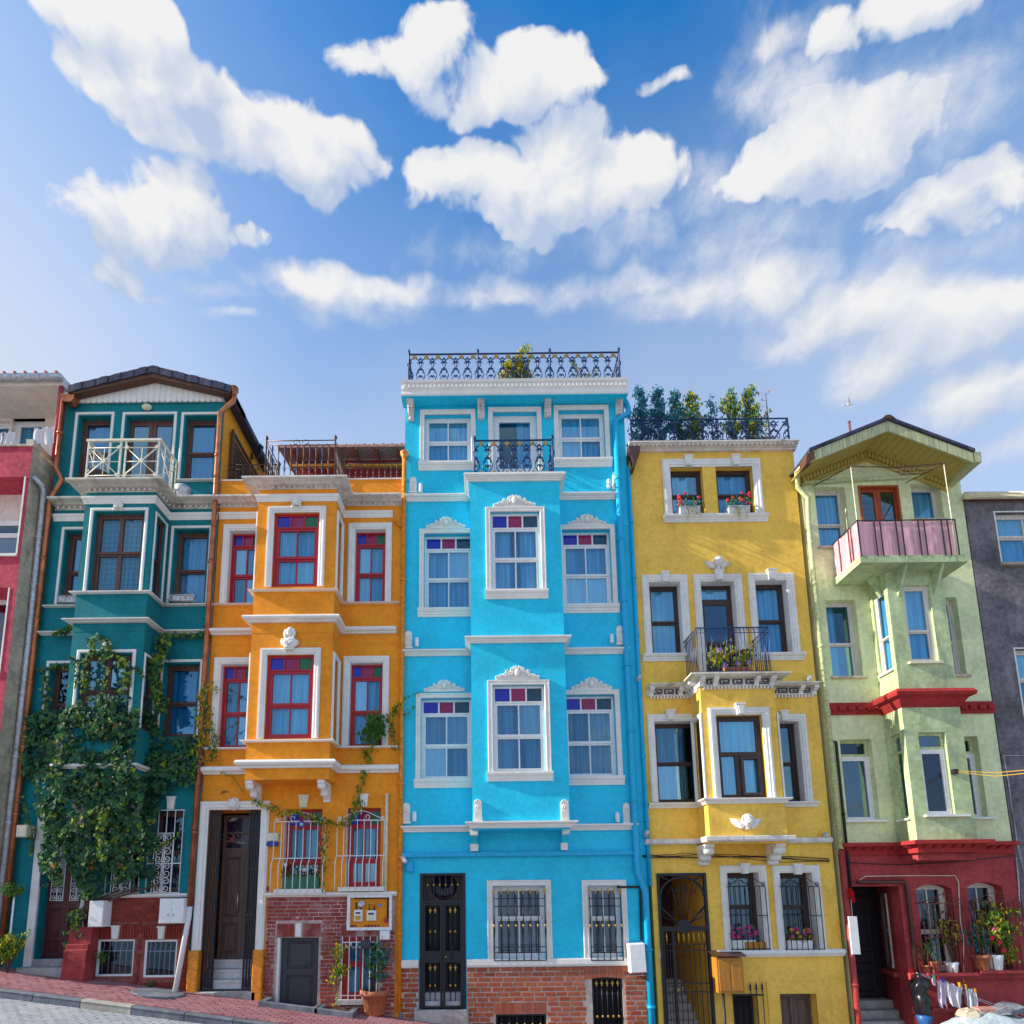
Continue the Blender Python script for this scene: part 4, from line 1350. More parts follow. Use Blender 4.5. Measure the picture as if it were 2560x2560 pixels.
# white boarded gable with scalloped lower edge
gb = t_eave
gm=MB().prism_xz([(TX0+0.05,gb),(TX1-0.01,gb),(TX1-0.01,gable_r[1]),(apex[0],apex[1]),(TX0+0.05,gable_l[1])],-0.05,0.0)
gbl = link('gable', gm, 'clean_white_trim', ht)
nb = 28; bw = (TX1 - TX0 - 0.08) / nb
def roofz(x):
    if x<apex[0]: return gable_l[1]+(apex[1]-gable_l[1])*(x-TX0)/(apex[0]-TX0)
    return apex[1] + (gable_r[1] - apex[1]) * (x - apex[0]) / (TX1 - apex[0])
for i in range(nb):
    x = TX0 + 0.05 + i * bw; m = x + bw / 2
    poly=[(x+0.004,roofz(x)-0.01)]+[(m-(bw/2-0.004)*math.cos(math.pi*k/6),gb+0.01-0.055*math.sin(math.pi*k/6)) for k in range(7)]+[(x+bw-0.004,roofz(x+bw)-0.01)]
    link('board', MB().prism_xz(poly, -0.075, -0.049), 'clean_white_trim', gbl)
# roof: slate verge with an under-board
rise = (A.z(112, 0.3) - apex[1])
pl = A.p(512, 262, 0.3); pr = A.p(1742, 258, 0.3); pa = A.p(1145, 112, 0.3)
th = 0.20
rm = MB()
rm.prism_xz([(pl[0],pl[1]-th*0.75),(pa[0],pa[1]-th),(pr[0],pr[1]-th*0.75),(pr[0],pr[1]),(pa[0],pa[1]),(pl[0],pl[1])],-0.24,6.6)
rfo = link('roof', rm, 'roof_slate', ht)
for (p0, p1, n) in ((pl, pa, 13), (pr, pa, 12)):
    for i in range(n):
        u0, u1_ = i / n, (i + 1.12) / n
        a=(p0[0]+(p1[0]-p0[0])*u0,p0[1]+(p1[1]-p0[1])*u0+0.012*(i%3));b=(p0[0]+(p1[0]-p0[0])*min(1,u1_),p0[1]+(p1[1]-p0[1])*min(1,u1_)+0.03)
        link('slate',MB().prism_xz([(a[0],a[1]-0.16),(b[0],b[1]-0.17),(b[0],b[1]+0.015),(a[0],a[1]+0.035)] if p0 is pl else [(b[0],b[1]-0.17),(a[0],a[1]-0.16),(a[0],a[1]+0.035),(b[0],b[1]+0.015)],-0.30-0.006*(i%2),0.6),'roof_slate',rfo)
link('verge_board',MB().prism_xz([(pl[0]+0.05,pl[1]-0.20),(pa[0],pa[1]-0.25),(pr[0]-0.03,pr[1]-0.19),(pr[0]-0.03,pr[1]-0.12),(pa[0],pa[1]-0.13),(pl[0]+0.05,pl[1]-0.12)],-0.27,-0.10),'lattice_wood',rfo)
link('wall_lamp_oval',MB().ball((A.x(1117,430),-0.05,A.z(430)),(0.13,0.07,0.08),12,8),'cream_sign',ht)
# bay
bf = A.r(718, 1209, 1043, 1788, tb); bl = B.r(618, 530, 990, 1080, tb)
bf = (bf[0], bf[1], B.z(52, tb), bf[3]); bl = (bl[0], B.x(995, 530, tb), bl[2], bl[3])
tcor = (A.z(1185, 0.03), A.z(1088, 0.26))
tbz0 = B.z(1440, tb)
sh = [(0.13, tb - 0.12, bf[2], bf[3] - 0.02), (0.13, tb - 0.12, bl[2], bl[3] - 0.02)]
bay(ht, tw, tbx0, tbx1, tb, tbz0, tcor[1] - 0.06, [bf, bl], sh)
tpath = [(TX0 + 0.10, 0), (tbx0, 0), (tbx0, -tb), (tbx1, -tb), (tbx1, 0), (TX1, 0)]
corn = ledge(ht, tpath, tcor[0], tcor[1], 0.30, 'cove', 'mossy_trim')
eggs(corn,tpath,tcor[0]+(tcor[1]-tcor[0])*.27,(tcor[1]-tcor[0])*.165,0.125,0.045,'clean_white_trim')
bz=(A.z(1275),A.z(1228));ledge(ht,tpath,bz[0],bz[1],0.07,'step','clean_white_trim','band')
sz_=(B.z(175),B.z(150,.1));ledge(ht,tpath,sz_[0],sz_[1],0.11,'flat','white_trim','sill_course')
mz=(B.z(386),B.z(345,.15));ledge(ht,tpath,mz[0],mz[1],0.17,'round','white_trim','band')
link('paint_line',MB().sweep(tpath,[(-0.01,mz[0]-0.20),(0.006,mz[0]-0.20),(0.006,mz[0]-0.02),(-0.01,mz[0]-0.02)]),tw,ht)
bz2=(B.z(1437),B.z(1395,.1));ledge(ht,tpath,bz2[0],bz2[1],0.13,'round','white_trim','band')
bz3 = (A.z(985), A.z(962, .08)); 
ledge(ht,[(A.x(480,975),0),(tbx0+0.15,0)],bz3[0],bz3[1],0.09,'flat','white_trim','sill');ledge(ht,[(A.x(1332,975),0),(A.x(1655,975),0)],bz3[0],bz3[1],0.09,'flat','white_trim','sill')
# windows
for r,cm in ((u1,'blind'),(u3,'blind'),(m1,'blue_curtain'),(m3,'blue_curtain'),(l1,'dark_curtain'),(l3,'blind')):
    w = window(ht, r, 0.15, 'brown_wood', 0.06, 0.05, 1, 0.47, cur=cm, curz=(0, 1))
    q = 0.035
    surround(w,(r[0]-q,r[1]+q,r[2],r[3]+q),0.0,sides=3,prof=THIN,mat='clean_white_trim')
w=panel_door(ht,(u2[0],u2[1],u2[2],u2[3]),0.15,'brown_wood',2,'balcony_door',rows=((0.03,0.14),(0.17,0.93)),glassrow=1)
curtain(w, u2[0] + .05, u2[1] - .05, u2[2], u2[3] - .05, 0.30, 'white_curtain', 7)
surround(w,(u2[0]-.035,u2[1]+.035,u2[2],u2[3]+.035),0.0,sides=3,prof=THIN,mat='clean_white_trim')
for r, cm in ((bf, 'checked_curtain'), (bl, 'checked_curtain')):
    mb = MB(); x0, x1, z0, z1 = r; y = -tb + 0.10
    w = window(ht, r, y, 'brown_wood', 0.05, 0.055, 2, 0.50, cur=cm, bar=0.10, folds=8)
    surround(w,(r[0]-0.03,r[1]+0.03,r[2],r[3]+0.03),-tb,sides=3,prof=[(u*1.1,o) for u,o in THIN],mat='clean_white_trim')
for side, bx in ((-1, tbx0), (1, tbx1)):
    with turned(bayframe(side, bx, tb)):
        for h in sh:
            r = (h[0], h[1], h[2], h[3]) if side < 0 else (-h[1], -h[0], h[2], h[3])
            w=window(ht,r,0.05,'brown_wood',0.04,0.03,1,0.47,cur='white_curtain',folds=3)
            surround(w,(r[0]-0.02,r[1]+0.02,r[2],r[3]+0.02),0.0,sides=3,prof=[(u*.8,o) for u,o in THIN],mat='clean_white_trim')
# shell ornament over the bay window
def shell_orn(root, cx, cz, y, s, mat='clean_white_trim'):
    mb = MB()
    mb.ball((cx, y - 0.07, cz), (s * 0.16, 0.06, s * 0.24), 10, 7)
    for q in (-1, 1):
        for k in range(4):
            a = math.pi / 2 - q * (0.35 + 0.55 * k); rr = s * (0.46 - 0.03 * k)
            mb.tube([(cx,y-0.03,cz-s*0.1),(cx+math.cos(a)*rr*.7,y-0.05,cz+math.sin(a)*rr*.7),(cx+math.cos(a+q*.2)*rr,y-0.02,cz+math.sin(a+q*.2)*rr)],[s*.07,s*.10,s*.04],6)
        mb.tube([(cx+(p[0]-cx)*q,p[1],p[2]) for p in spiral(cx+s*0.24,cz-s*0.30,s*.16,s*.05,2.6,-2.6,y-0.04,10)],s*.05,6)
    mb.ball((cx, y - 0.04, cz + s * 0.38), (s * .10, .04, s * .14), 8, 5)
    return link('shell_ornament', mb, mat, root)
q = A.p(905, 1175, tb); shell_orn(ht, q[0], q[1], -tb - 0.03, 0.30)
q = B.p(812, 465, tb); shell_orn(ht, q[0], q[1], -tb, 0.27)
# white balcony rail of crossed bars with discs
rz0, rz1 = tcor[1] + 0.03, A.z(668, tb + 0.12)
ry = -(tb + 0.12); rx0 = A.x(668, 668, tb + .12); rx1 = A.x(1212, 668, tb + .12)
rl=link('balcony_railing',MB().box(rx0-.03,rx1+.03,ry-.03,ry+.03,rz1-.02,rz1+.03).box(rx0-.025,rx0+.025,ry+.031,0,rz1-.02,rz1+.028).box(rx1-.025,rx1+.025,ry+.031,0,rz1-.02,rz1+.028),'cream_metal',ht)
H_ = rz1 - rz0
xs = [rx0, rx0 + (rx1 - rx0) * 0.44, rx0 + (rx1 - rx0) * 0.54, rx1]
for x in (rx0 + .02, rx0 + (rx1 - rx0) * 0.46, rx0 + (rx1 - rx0) * 0.53, rx1 - .02):
    link('baluster',MB().box(x-.016,x+.016,ry-.016,ry+.016,rz0-.03,rz1-.02),'cream_metal',rl)
for z in (rz0 + H_ * .14, rz0 + H_ * .82):
    link('rail', MB().tube([(rx0, ry, z), (rx1, ry, z)], 0.012, 6), 'cream_metal', rl)
for (a,b) in ((rx0+.04,rx0+(rx1-rx0)*0.45),(rx0+(rx1-rx0)*0.54,rx1-.04)):
    za, zb, m = rz0 + H_ * .14, rz0 + H_ * .82, (a + b) / 2; zm = (za + zb) / 2
    link('cross',MB().tube([(a,ry-.01,za),(b,ry-.01,zb)],.013,6).tube([(a,ry+.012,zb),(b,ry+.012,za)],.013,6).tube([(a,ry+.002,zm),(b,ry+.002,zm)],.010,6).tube([(m,ry,za),(m,ry,zb)],.010,6),'cream_metal',rl)
    for (x,z,r) in ((a+.02,za,.042),(b-.02,za,.042),(a+.02,zb,.042),(b-.02,zb,.042),(m,zm,.055)):
        link('disc',MB().lathe((x,ry-.028,z),[(0,0),(r,0),(r,.02),(0,.02)],14,'y', False),'cream_metal',rl)
for x in (rx0, rx1):
    za, zb = rz0 + H_ * .14, rz0 + H_ * .82
    link('side_cross',MB().tube([(x,ry+.03,za),(x,-.02,zb)],.012,6).tube([(x,ry+.03,zb),(x,-.02,za)],.012,6).tube([(x,ry,zb),(x,0,zb)],.010,6).tube([(x,ry,za),(x,0,za)],.010,6),'cream_metal',rl)
    for yy in (-.03, ry * .35, ry * .7):
        link('baluster',MB().box(x-.012,x+.012,yy-.012,yy+.012,rz0-.03,rz1-.02),'cream_metal',rl)
# lower storey: door, pilasters, grilles, brick base
link('door_jamb',MB().box(C.x(262,800)-0.02,C.x(262,800)+0.15,-0.05,0.02,tz0+.3,dr[3]+0.25),'white_trim',ht)
link('door_jamb',MB().box(dr[1]+0.02,dr[1]+0.14,-0.05,0.02,tz0+.3,dr[3]+0.25),'white_trim',ht)
zt = C.z(512, -.2)
dd=panel_door(ht,(dr[0],dr[1],dr[2],zt),0.22,'maroon_wood',2,'front_door',rows=((0.05,0.14),(0.17,0.40),(0.46,0.97)),glassrow=2,gmat='dim_glass')
tr=link('transom_window',MB().box(dr[0],dr[1],0.20,0.27,zt,zt+.06).box(dr[0],dr[0]+.06,0.2,.27,zt+.06,dr[3]).box(dr[1]-.06,dr[1],.2,.27,zt+.06,dr[3]),'maroon_wood',ht)
mx = (dr[0] + dr[1]) / 2
pane(tr, dr[0] + .06, dr[1] - .06, zt + .06, dr[3], .235, 'dark_stained_glass')
fm = MB()
for a in (30, 62, 90, 118, 150):
    fm.tube([(mx+.16*math.cos(R_(a)),.19,zt+.08+.16*math.sin(R_(a))),(mx+.5*math.cos(R_(a)),.19,zt+.08+.52*math.sin(R_(a)))],.010,5)
fm.tube([(mx+.16*math.cos(R_(a)),.19,zt+.08+.16*math.sin(R_(a))) for a in range(0,181,15)],.011,5)
link('fan_bars', fm, 'white_metal', tr)
def scroll_guard(root, x0, x1, z0, z1, y, mat, n=4, r=.008):
    mb = MB(); h = (z1 - z0) / n; m = (x0 + x1) / 2; w = (x1 - x0) / 2
    mb.surround(x0, x1, z0, z1, y, [(0, -.006), (0, .006), (.014, .006), (.014, -.006)])
    for i in range(n):
        zc = z0 + h * (i + .5)
        for s in (-1, 1):
            f = 1 if i % 2 == 0 else -1
            for (v, rr, d0) in ((.24 * f, .46, 1), (-.24 * f, .40, -1)):
                cx, cz = m + s * w * .50, zc + v * h
                mb.tube([(cx+(p[0]-cx)*s,p[1],cz+(p[2]-cz)*d0*f) for p in spiral(cx,cz,w*rr,w*.10,math.pi*.9,-math.pi*1.7,y-.004,14)],r,5)
            mb.tube([(m+s*w*.04,y-.004,zc-h*.5),(m+s*w*.10,y-.004,zc-h*.25),(m+s*w*.04,y-.004,zc),(m+s*w*.10,y-.004,zc+h*.25),(m+s*w*.04,y-.004,zc+h*.5)],r,5)
    return link('scrollwork', mb, mat, root)
dw = (dr[1] - dr[0]) / 2
for i in range(2):
    a = dr[0] + dw * i + dw * .2; b = dr[0] + dw * (i + 1) - dw * .2
    scroll_guard(dd, a, b, dr[2] + (zt - dr[2]) * .47, zt - .06, .205, 'white_metal', 5)
stp=thing('door_steps',((dr[0]+dr[1])/2,-.2,gz(-9.6)),'two worn stone steps below the maroon door','steps')
link('step',MB().cham(dr[0]-.05,dr[1]+.05,-.02,.27,gz(dr[0])-.3,dr[2],.02),'stone_step',stp)
link('step',MB().cham(dr[0]-.15,dr[1]+.1,-.30,-.02,gz(dr[0])-.3,dr[2]-.15,.02),'stone_step',stp)
for r in (gw1, gw2):
    w=window(ht,r,.16,'brown_wood',.06,.05,1,.5,cur='dark_curtain',gmat='dim_glass')
    gx0, gx1 = r[0] - .02, r[1] + .02
    g=grille(ht,gx0,gx1,r[2]+.01,r[3]+.02,-.05,'white_metal',5,[r[2]+.02,r[2]+(r[3]-r[2])*.36,r[3]+.01],.010)
    gwid = (gx1 - gx0)
    scroll_guard(g,gx0+gwid*.19,gx1-gwid*.27,r[2]+.03,r[2]+(r[3]-r[2])*.72,-.075,'white_metal',4,.009)
kq = C.r(1268, 228, 1322, 312); keystone(ht, kq, 0, .05, 'clean_white_trim')
sb=(C.z(978),C.z(950,.1));ledge(ht,[(C.x(640,960)+.25,0),(C.x(1432,960),0)],sb[0],sb[1],.12,'round','white_trim','sill_course')
# brick base
bx0, bx1 = dr[1] + .16, TX1 - .03
base=link('brick_base',wall_mb(bx0,bx1,tz0,sb[0]-.01,[bs1,bs2],-.02,.12, True),'red_mortar',ht)
cnt = [0]
hl = [(r[0] - .06, r[1] + .06, r[2] - .1, r[3] + .34) for r in (bs1, bs2)]
lay_bricks(base,'teal_house_brick',bx0,bx1,gz(bx1)-.2,sb[0]-.02,-.022,.215,.072,.014,hl,.012,298,cnt,11)
for (r, kk) in ((bs1, (855, 1200, 905, 1288)), (bs2, (1203, 1205, 1250, 1290))):
    m = (r[0] + r[1]) / 2
    soldiers(base,'teal_house_brick',r[0]-.06,m-.09,r[3]+.03,r[3]+.32,-.022,6);soldiers(base,'teal_house_brick',m+.09,r[1]+.06,r[3]+.03,r[3]+.32,-.022,6)
    keystone(ht, C.r(*kk), -.03, .04, 'white_trim')
    w=window(ht,r,.0,'white_frame',.03,.012,1,0,cur=None,gmat='dim_glass',t=.04)
    link('dark_backing',MB().quad((r[0],.16,r[2]),(r[1],.16,r[2]),(r[1],.16,r[3]),(r[0],.16,r[3])),'unlit_black',w)
    n = 6
    for i in range(n):
        x = r[0] + (r[1] - r[0]) * (i + .7) / (n + .4)
        link('bar',MB().tube([(x,.07,r[2]+.02),(x,.07,r[3]-.2),(x+.015,.07,r[3]-.13),(x,.07,r[3]-.05)],.010,6),'white_metal',w)
    link('rail',MB().box(r[0],r[1],.065,.08,r[3]-.26,r[3]-.24),'white_metal',w)
# slanted red plinth beside the door
pq = C.p(590, 1290, .3); pw = .46
link('plinth',MB().prism_yz([(-.10,gz(pq[0])-.2),(-.42,gz(pq[0])-.2),(-.40,C.z(1370,.35)),(-.36,C.z(1365,.35)),(-.36,C.z(1330,.35)),(-.30,C.z(1325,.3)),(-.26,C.z(1195,.26)),(-.02,C.z(1190))],bx0-.12,bx0+pw-.1),'red_plaster',ht)
# bay bracket
for x in (tbx0 + .12, tbx1 - .22):
    scroll_bracket(ht, x, x + .10, 0, tbz0 - 1.0, tbz0, tb * .85)
# copper rain pipes with hopper heads
xl = TX0 + .06; xr = TX1 - .02
pipe(ht,[(A.x(522,345),-.16,A.z(345,.16)),(A.x(522,345),-.16,A.z(900,.16)+.1),(A.x(470,900,.16),-.14,A.z(960,.14)),(xl,-.13,A.z(1110,.13)),(xl,-.13,gz(TX0)+.25)],.058,'copper')
link('hopper',MB().prism_xz([(A.x(470,325,.2),A.z(325,.2)),(A.x(575,325,.2),A.z(325,.2)),(A.x(570,365,.2),A.z(365,.2)),(A.x(545,375,.2),A.z(385,.2)),(A.x(505,375,.2),A.z(385,.2)),(A.x(475,360,.2),A.z(360,.2))],-.27,-.08),'copper',ht)
zr = A.z(300, .2, 1765)
pipe(ht,[(A.x(1768,300,.2),-.2,zr),(A.x(1765,370,.2),-.2,zr-.25),(xr,-.16,zr-.55),(xr,-.14,A.z(1090,.3)),(xr,-.14,C.z(1050,.14))],.058,'copper')
pipe(ht,[(xr,-.14,C.z(1045,.14)),(xr-.01,-.14,C.z(1130,.14)),(xr-.12,-.30,gz(xr)+.02)],.055,'white_plastic',joints=False)
link('hopper',MB().lathe((A.x(1768,290,.2),-.2,zr-.1),[(.05,-.05),(.07,.05),(.10,.12),(.10,.2),(.0,.2)],12),'copper',ht)
link('side_gutter',MB().tube([(TX1+.05,-.1,t_eave+.28),(TX1+.05,6.5,t_eave+.28)],.07,10),'copper',ht)

# ================================================================== orange house
OX0, OX1 = -6.405, -1.885
ob = 0.62
ow = 'orange_plaster'
ho=thing('orange_house',(-4.2,0,gz(-4.2)),'bright orange house with crimson sash windows and white stucco frames','house')
oz0 = gz(OX1) - 0.5
obx0, obx1 = D.x(532, 620, ob), D.x(1164, 620, ob)
ocor = (D.z(602), D.z(497, .28))
o_par = D.z(388)
STG = ['blue_stained_glass', 'red_stained_glass', 'green_stained_glass']
m3=D.r(1312,785,1553,1372);m1=D.r(308,795,520,1380);m1=(m1[0],m1[0]+(m3[1]-m3[0]),m3[2],m3[3])
l3=E.r(1337,312,1592,985);l1=E.r(300,325,520,990);l1=(l1[0],l1[0]+(l3[1]-l3[0]),l3[2],l3[3])
g1 = F.r(812, 203, 1098, 845); g2 = F.r(1312, 193, 1578, 828)
g1 = (g1[0], F.x(1116, 203), g1[2], g1[3]); g2 = (g2[0], F.x(1586, 193), g2[2], g2[3])
od = F.r(205, 210, 530, 1640); od = (od[0], F.x(625, 215), gz(od[0]) + .02, od[3])
bd = F.r(755, 1238, 1078, 1790); bd = (bd[0], F.x(1088, 1238), gz(bd[0]) - .25, bd[3])
bw_ = F.r(1275, 1228, 1560, 1728); bw_ = (bw_[0], bw_[1], bw_[2], bw_[3])
link('front_wall',wall_mb(OX0,OX1,oz0,o_par,[m1,m3,l1,l3,g1,g2,od,bd,bw_],0,0.26, False),ow,ho)
mb = MB()
for q in (OX0, OX1): mb.quad((q, 0, oz0), (q, 6.5, oz0), (q, 6.5, o_par), (q, 0, o_par))
mb.quad((OX0, 6.5, oz0), (OX1, 6.5, oz0), (OX1, 6.5, o_par), (OX0, 6.5, o_par))
link('side_wall', mb, ow, ho)
link('terrace_floor',MB().box(OX0+.01,OX1-.01,.2,6.4,o_par-.3,o_par-.2),'stone_step',ho)
link('parapet',MB().box(OX0+.004,OX1-.004,.002,.20,o_par-.35,o_par-.002),ow,ho)
link('parapet_cap',MB().box(OX0+.01,obx0+.1,-.02,.24,o_par,o_par+.03),'white_trim',ho);link('parapet_cap',MB().box(obx1-.1,OX1-.01,-.02,.24,o_par,o_par+.03),'white_trim',ho)
# set-back rooftop room with a tiled eave
rz = D.z(232, -2.6)
tr_=link('rooftop_room',wall_mb(OX0+.9,OX1-.02,o_par-.2,rz,[],2.6,.2, True),'red_trim',ho)
link('roof_eave',MB().prism_yz([(1.95,rz-.10),(1.95,rz-.02),(6.3,rz+.8),(6.3,rz+.7)],OX0+.6,OX1-.02),'pink_tile',ho)
nt = 15
for i in range(nt):
    x = OX0 + .68 + (OX1 - OX0 - .8) * i / (nt - 1)
    link('roof_tile',MB().tube([(x,1.96,rz-.02),(x,6.2,rz+.79)],.045,8),'pink_tile',ho)
link('eave_beam',MB().box(OX0+.9,OX1-.02,2.3,2.38,rz-.42,rz-.34),'orange_pipe',ho)
for i in range(6):
    x = OX0 + 1.0 + i * .6
    link('rafter', MB().box(x, x + .07, 1.97, 2.58, rz - .16, rz - .09), 'roof_tile', ho)
# bay
bf = D.r(666, 653, 1004, 1244, ob); bf = (bf[0], D.x(1029, 653, ob), bf[2], bf[3])
bl = E.r(673, 250, 1021, 920, ob); bl = (bl[0], E.x(1050, 250, ob), bl[2], bl[3])
obz0 = E.z(1250, ob)
sh=[(0.14,ob-.13,bf[2]-.05,bf[3]-.02),(0.14,ob-.13,bl[2]-.05,bl[3]-.02)]
bay(ho, ow, obx0, obx1, ob, obz0, ocor[1] - .05, [bf, bl], sh)
opath = [(OX0 + .01, 0), (obx0, 0), (obx0, -ob), (obx1, -ob), (obx1, 0), (OX1 - .04, 0)]
corn = ledge(ho, opath, ocor[0], ocor[1], .30, 'cove', 'stained_trim')
eggs(corn,opath,ocor[0]+(ocor[1]-ocor[0])*.27,(ocor[1]-ocor[0])*.165,.125,.045,'clean_white_trim')
zb=(D.z(697),D.z(650));ledge(ho,opath[:-1]+[(D.x(1618,670),0)],zb[0],zb[1],.07,'step','clean_white_trim','band')
zb=(D.z(1391),D.z(1370,.1));ledge(ho,opath[:-1]+[(D.x(1672,1380),0)],zb[0],zb[1],.11,'flat','clean_white_trim','sill_course')
zb=(D.z(1633),D.z(1565,.15));ledge(ho,opath[:-1]+[(D.x(1650,1600),0)],zb[0],zb[1],.18,'round','clean_white_trim','band')
link('paint_line',MB().sweep(opath,[(-.01,zb[0]-.24),(.007,zb[0]-.24),(.007,zb[0]-.02),(-.01,zb[0]-.02)]),ow,ho)
zb=(E.z(1007),E.z(985,.1));ledge(ho,opath[:-1]+[(E.x(1727,990),0)],zb[0],zb[1],.11,'flat','clean_white_trim','sill_course')
zb=(E.z(1207),E.z(1135,.15));ledge(ho,opath,zb[0],zb[1],.18,'round','clean_white_trim','band')
link('paint_line',MB().sweep([opath[0],opath[-1]],[(-.01,zb[0]-.26),(.007,zb[0]-.26),(.007,zb[0]-.02),(-.01,zb[0]-.02)]),ow,ho)
for r,cm in ((m1,'grey_curtain'),(m3,'white_curtain'),(l1,'grey_curtain'),(l3,'white_curtain')):
    w = window(ho, r, .13, 'red_frame', .05, .055, 2, .49, .26, STG, cm, folds=6)
    surround(w, (r[0], r[1], r[2], r[3]), 0, .15, .06, 'clean_white_trim', 3)
    link('reveal_lining',MB().box(r[0],r[0]+.006,.0,.13,r[2],r[3]).box(r[1]-.006,r[1],.0,.13,r[2],r[3]).box(r[0]+.006,r[1]-.006,.0,.13,r[3]-.006,r[3]),'clean_white_trim',w)
for r, cm in ((bf, 'white_curtain'), (bl, 'white_curtain')):
    w = window(ho, r, -ob + .05, 'red_frame', .06, .06, 2, .47, .27, STG, cm, folds=8)
    surround(w, r, -ob, .15, .06, 'clean_white_trim', 3)
for side, bx in ((-1, obx0), (1, obx1)):
    with turned(bayframe(side, bx, ob)):
        for h in sh:
            r = (h[0], h[1], h[2], h[3]) if side < 0 else (-h[1], -h[0], h[2], h[3])
            w=window(ho,r,.05,'red_frame',.04,.03,1,.49,.24,STG[:1],'white_curtain',folds=3)
            surround(w, r, 0, .10, .05, 'clean_white_trim', 3)
q = D.p(850, 592, ob); shell_orn(ho, q[0], q[1], -ob - .05, .30)
# bust over the lower bay window
q = E.p(862, 215, ob); bx_, bz_ = q
y = -ob - .12
bm = MB()
bm.lathe((bx_,y,bz_),[(0,0),(.12,.005),(.11,.04),(.19,.10),(.205,.16),(.17,.205),(.075,.235),(.062,.29),(0,.30)],16)
bm.v = [(vx, y + (vy - y) * .62, vz) for vx, vy, vz in bm.v]
bm.ball((bx_, y - .015, bz_ + .375), (.072, .085, .098), 14, 10)
bm.ball((bx_, y + .02, bz_ + .40), (.092, .095, .10), 14, 8)
bm.ball((bx_, y + .03, bz_ + .47), (.06, .06, .05), 10, 6)
bm.ball((bx_, y - .10, bz_ + .365), (.013, .02, .024), 6, 5)
bm.ball((bx_, y - .088, bz_ + .325), (.024, .012, .008), 6, 4)
for s in (-1, 1):
    bm.ball((bx_ + s * .03, y - .082, bz_ + .388), (.018, .010, .009), 6, 4)
    bm.tube([(bx_+s*.075,y-.02,bz_+.44),(bx_+s*.10,y-.01,bz_+.36),(bx_+s*.085,y-.03,bz_+.27),(bx_+s*.095,y-.05,bz_+.18)],[.03,.04,.035,.015],7)
    bm.tube([(bx_+s*.16,y-.06,bz_+.19),(bx_+s*.05,y-.11,bz_+.10),(bx_-s*.03,y-.10,bz_+.05)],[.02,.03,.02],6)
bm.box(bx_ - .10, bx_ + .10, y - .04, -ob + .0, bz_ - .03, bz_ + .004)
link('bust', bm, 'clean_white_trim', ho)
# brackets below the bay
for (vx, vx2) in ((490, 560), (1068, 1140)):
    x = E.x(vx + 12, 1300, .55)
    scroll_bracket(ho, x, x + .13, 0, E.z(1440), obz0 - .002, ob * .92)
keystone(ho,E.r(928,1390,1003,1478),0,.05,'cream_sign');keystone(ho,E.r(1410,1383,1483,1470),0,.05,'clean_white_trim')
# ground-floor windows and white guards
for r in (g1, g2):
    w=window(ho,r,.16,'red_frame',.06,.06,2,.40,.30,STG,'grey_curtain',folds=7)
    link('reveal_lining',MB().box(r[0],r[0]+.006,.0,.16,r[2],r[3]),'clean_white_trim',w)
    link('sill',MB().box(r[0]-.12,r[1]+.12,-.16,.12,r[2]-.09,r[2]+.004),'clean_white_trim',w)
for (r, vz1, vmid, vz0) in ((g1, 302, 597, 872), (g2, 297, 582, 860)):
    x0, x1 = r[0] - .18, r[1] + .10
    z1, zm, zz = F.z(vz1, .1), F.z(vmid, .1), F.z(vz0, .22)
    grille(ho,x0,x1,zz,z1,-.10,'white_metal',8,[zm,z1],.010,belly=.11,bellyz=(zm-zz)/(z1-zz),crown=.24)
sb=(F.z(908),F.z(872,.1));ledge(ho,[(F.x(642,890),0),(OX1-.05,0)],sb[0],sb[1],.13,'round','clean_white_trim','sill_course')
# door case
jw = .19
dc=link('door_case',MB().surround(od[0],od[1],od[2]+.85,od[3],0,mould(jw,.09),3),'clean_white_trim',ho)
for (a, b) in ((od[0] - jw - .03, od[0] + .005), (od[1] - .005, od[1] + jw + .03)):
    link('door_plinth',MB().cham(a,b,-.14,.02,gz(b)-.3,od[2]+.86,.02),'orange_pipe',ho)
lm = MB(); q = F.p(418, 165); lx, lz = q
lm.ball((lx,-.13,lz),(.10,.09,.115),12,8);lm.ball((lx,-.21,lz-.04),(.05,.05,.045),10,6)
for s in (-1, 1):
    lm.ball((lx+s*.045,-.205,lz+.03),(.02,.015,.014),6,4);lm.ball((lx+s*.085,-.13,lz+.085),(.03,.03,.035),6,4);lm.ball((lx+s*.03,-.235,lz-.065),(.03,.025,.02),6,4)
for i in range(14):
    a = 2 * math.pi * i / 14
    lm.ball((lx+math.cos(a)*.105,-.09,lz+math.sin(a)*.115),(.032,.05,.036),6,4)
link('lion_head', lm, 'clean_white_trim', ho)
dx0, dx1 = od[0] + .10, od[1] - .02
dy = .55
link('porch_side',MB().quad((od[0]-.001,.26,od[2]),(od[0]-.001,dy+.1,od[2]),(od[0]-.001,dy+.1,od[3]),(od[0]-.001,.26,od[3])).quad((od[1],.26,od[2]),(od[1],dy+.1,od[2]),(od[1],dy+.1,od[3]),(od[1],.26,od[3])).quad((od[0],.26,od[3]),(od[1],.26,od[3]),(od[1],dy+.1,od[3]),(od[0],dy+.1,od[3])),ow,ho)
dbz = F.z(1412, -.3); dtz = F.z(530, -dy)
dd=panel_door(ho,(dx0,dx1,dbz,dtz),dy,'dark_wood',2,'front_door',rows=((0.05,0.33),(0.38,0.94)),t=.08)
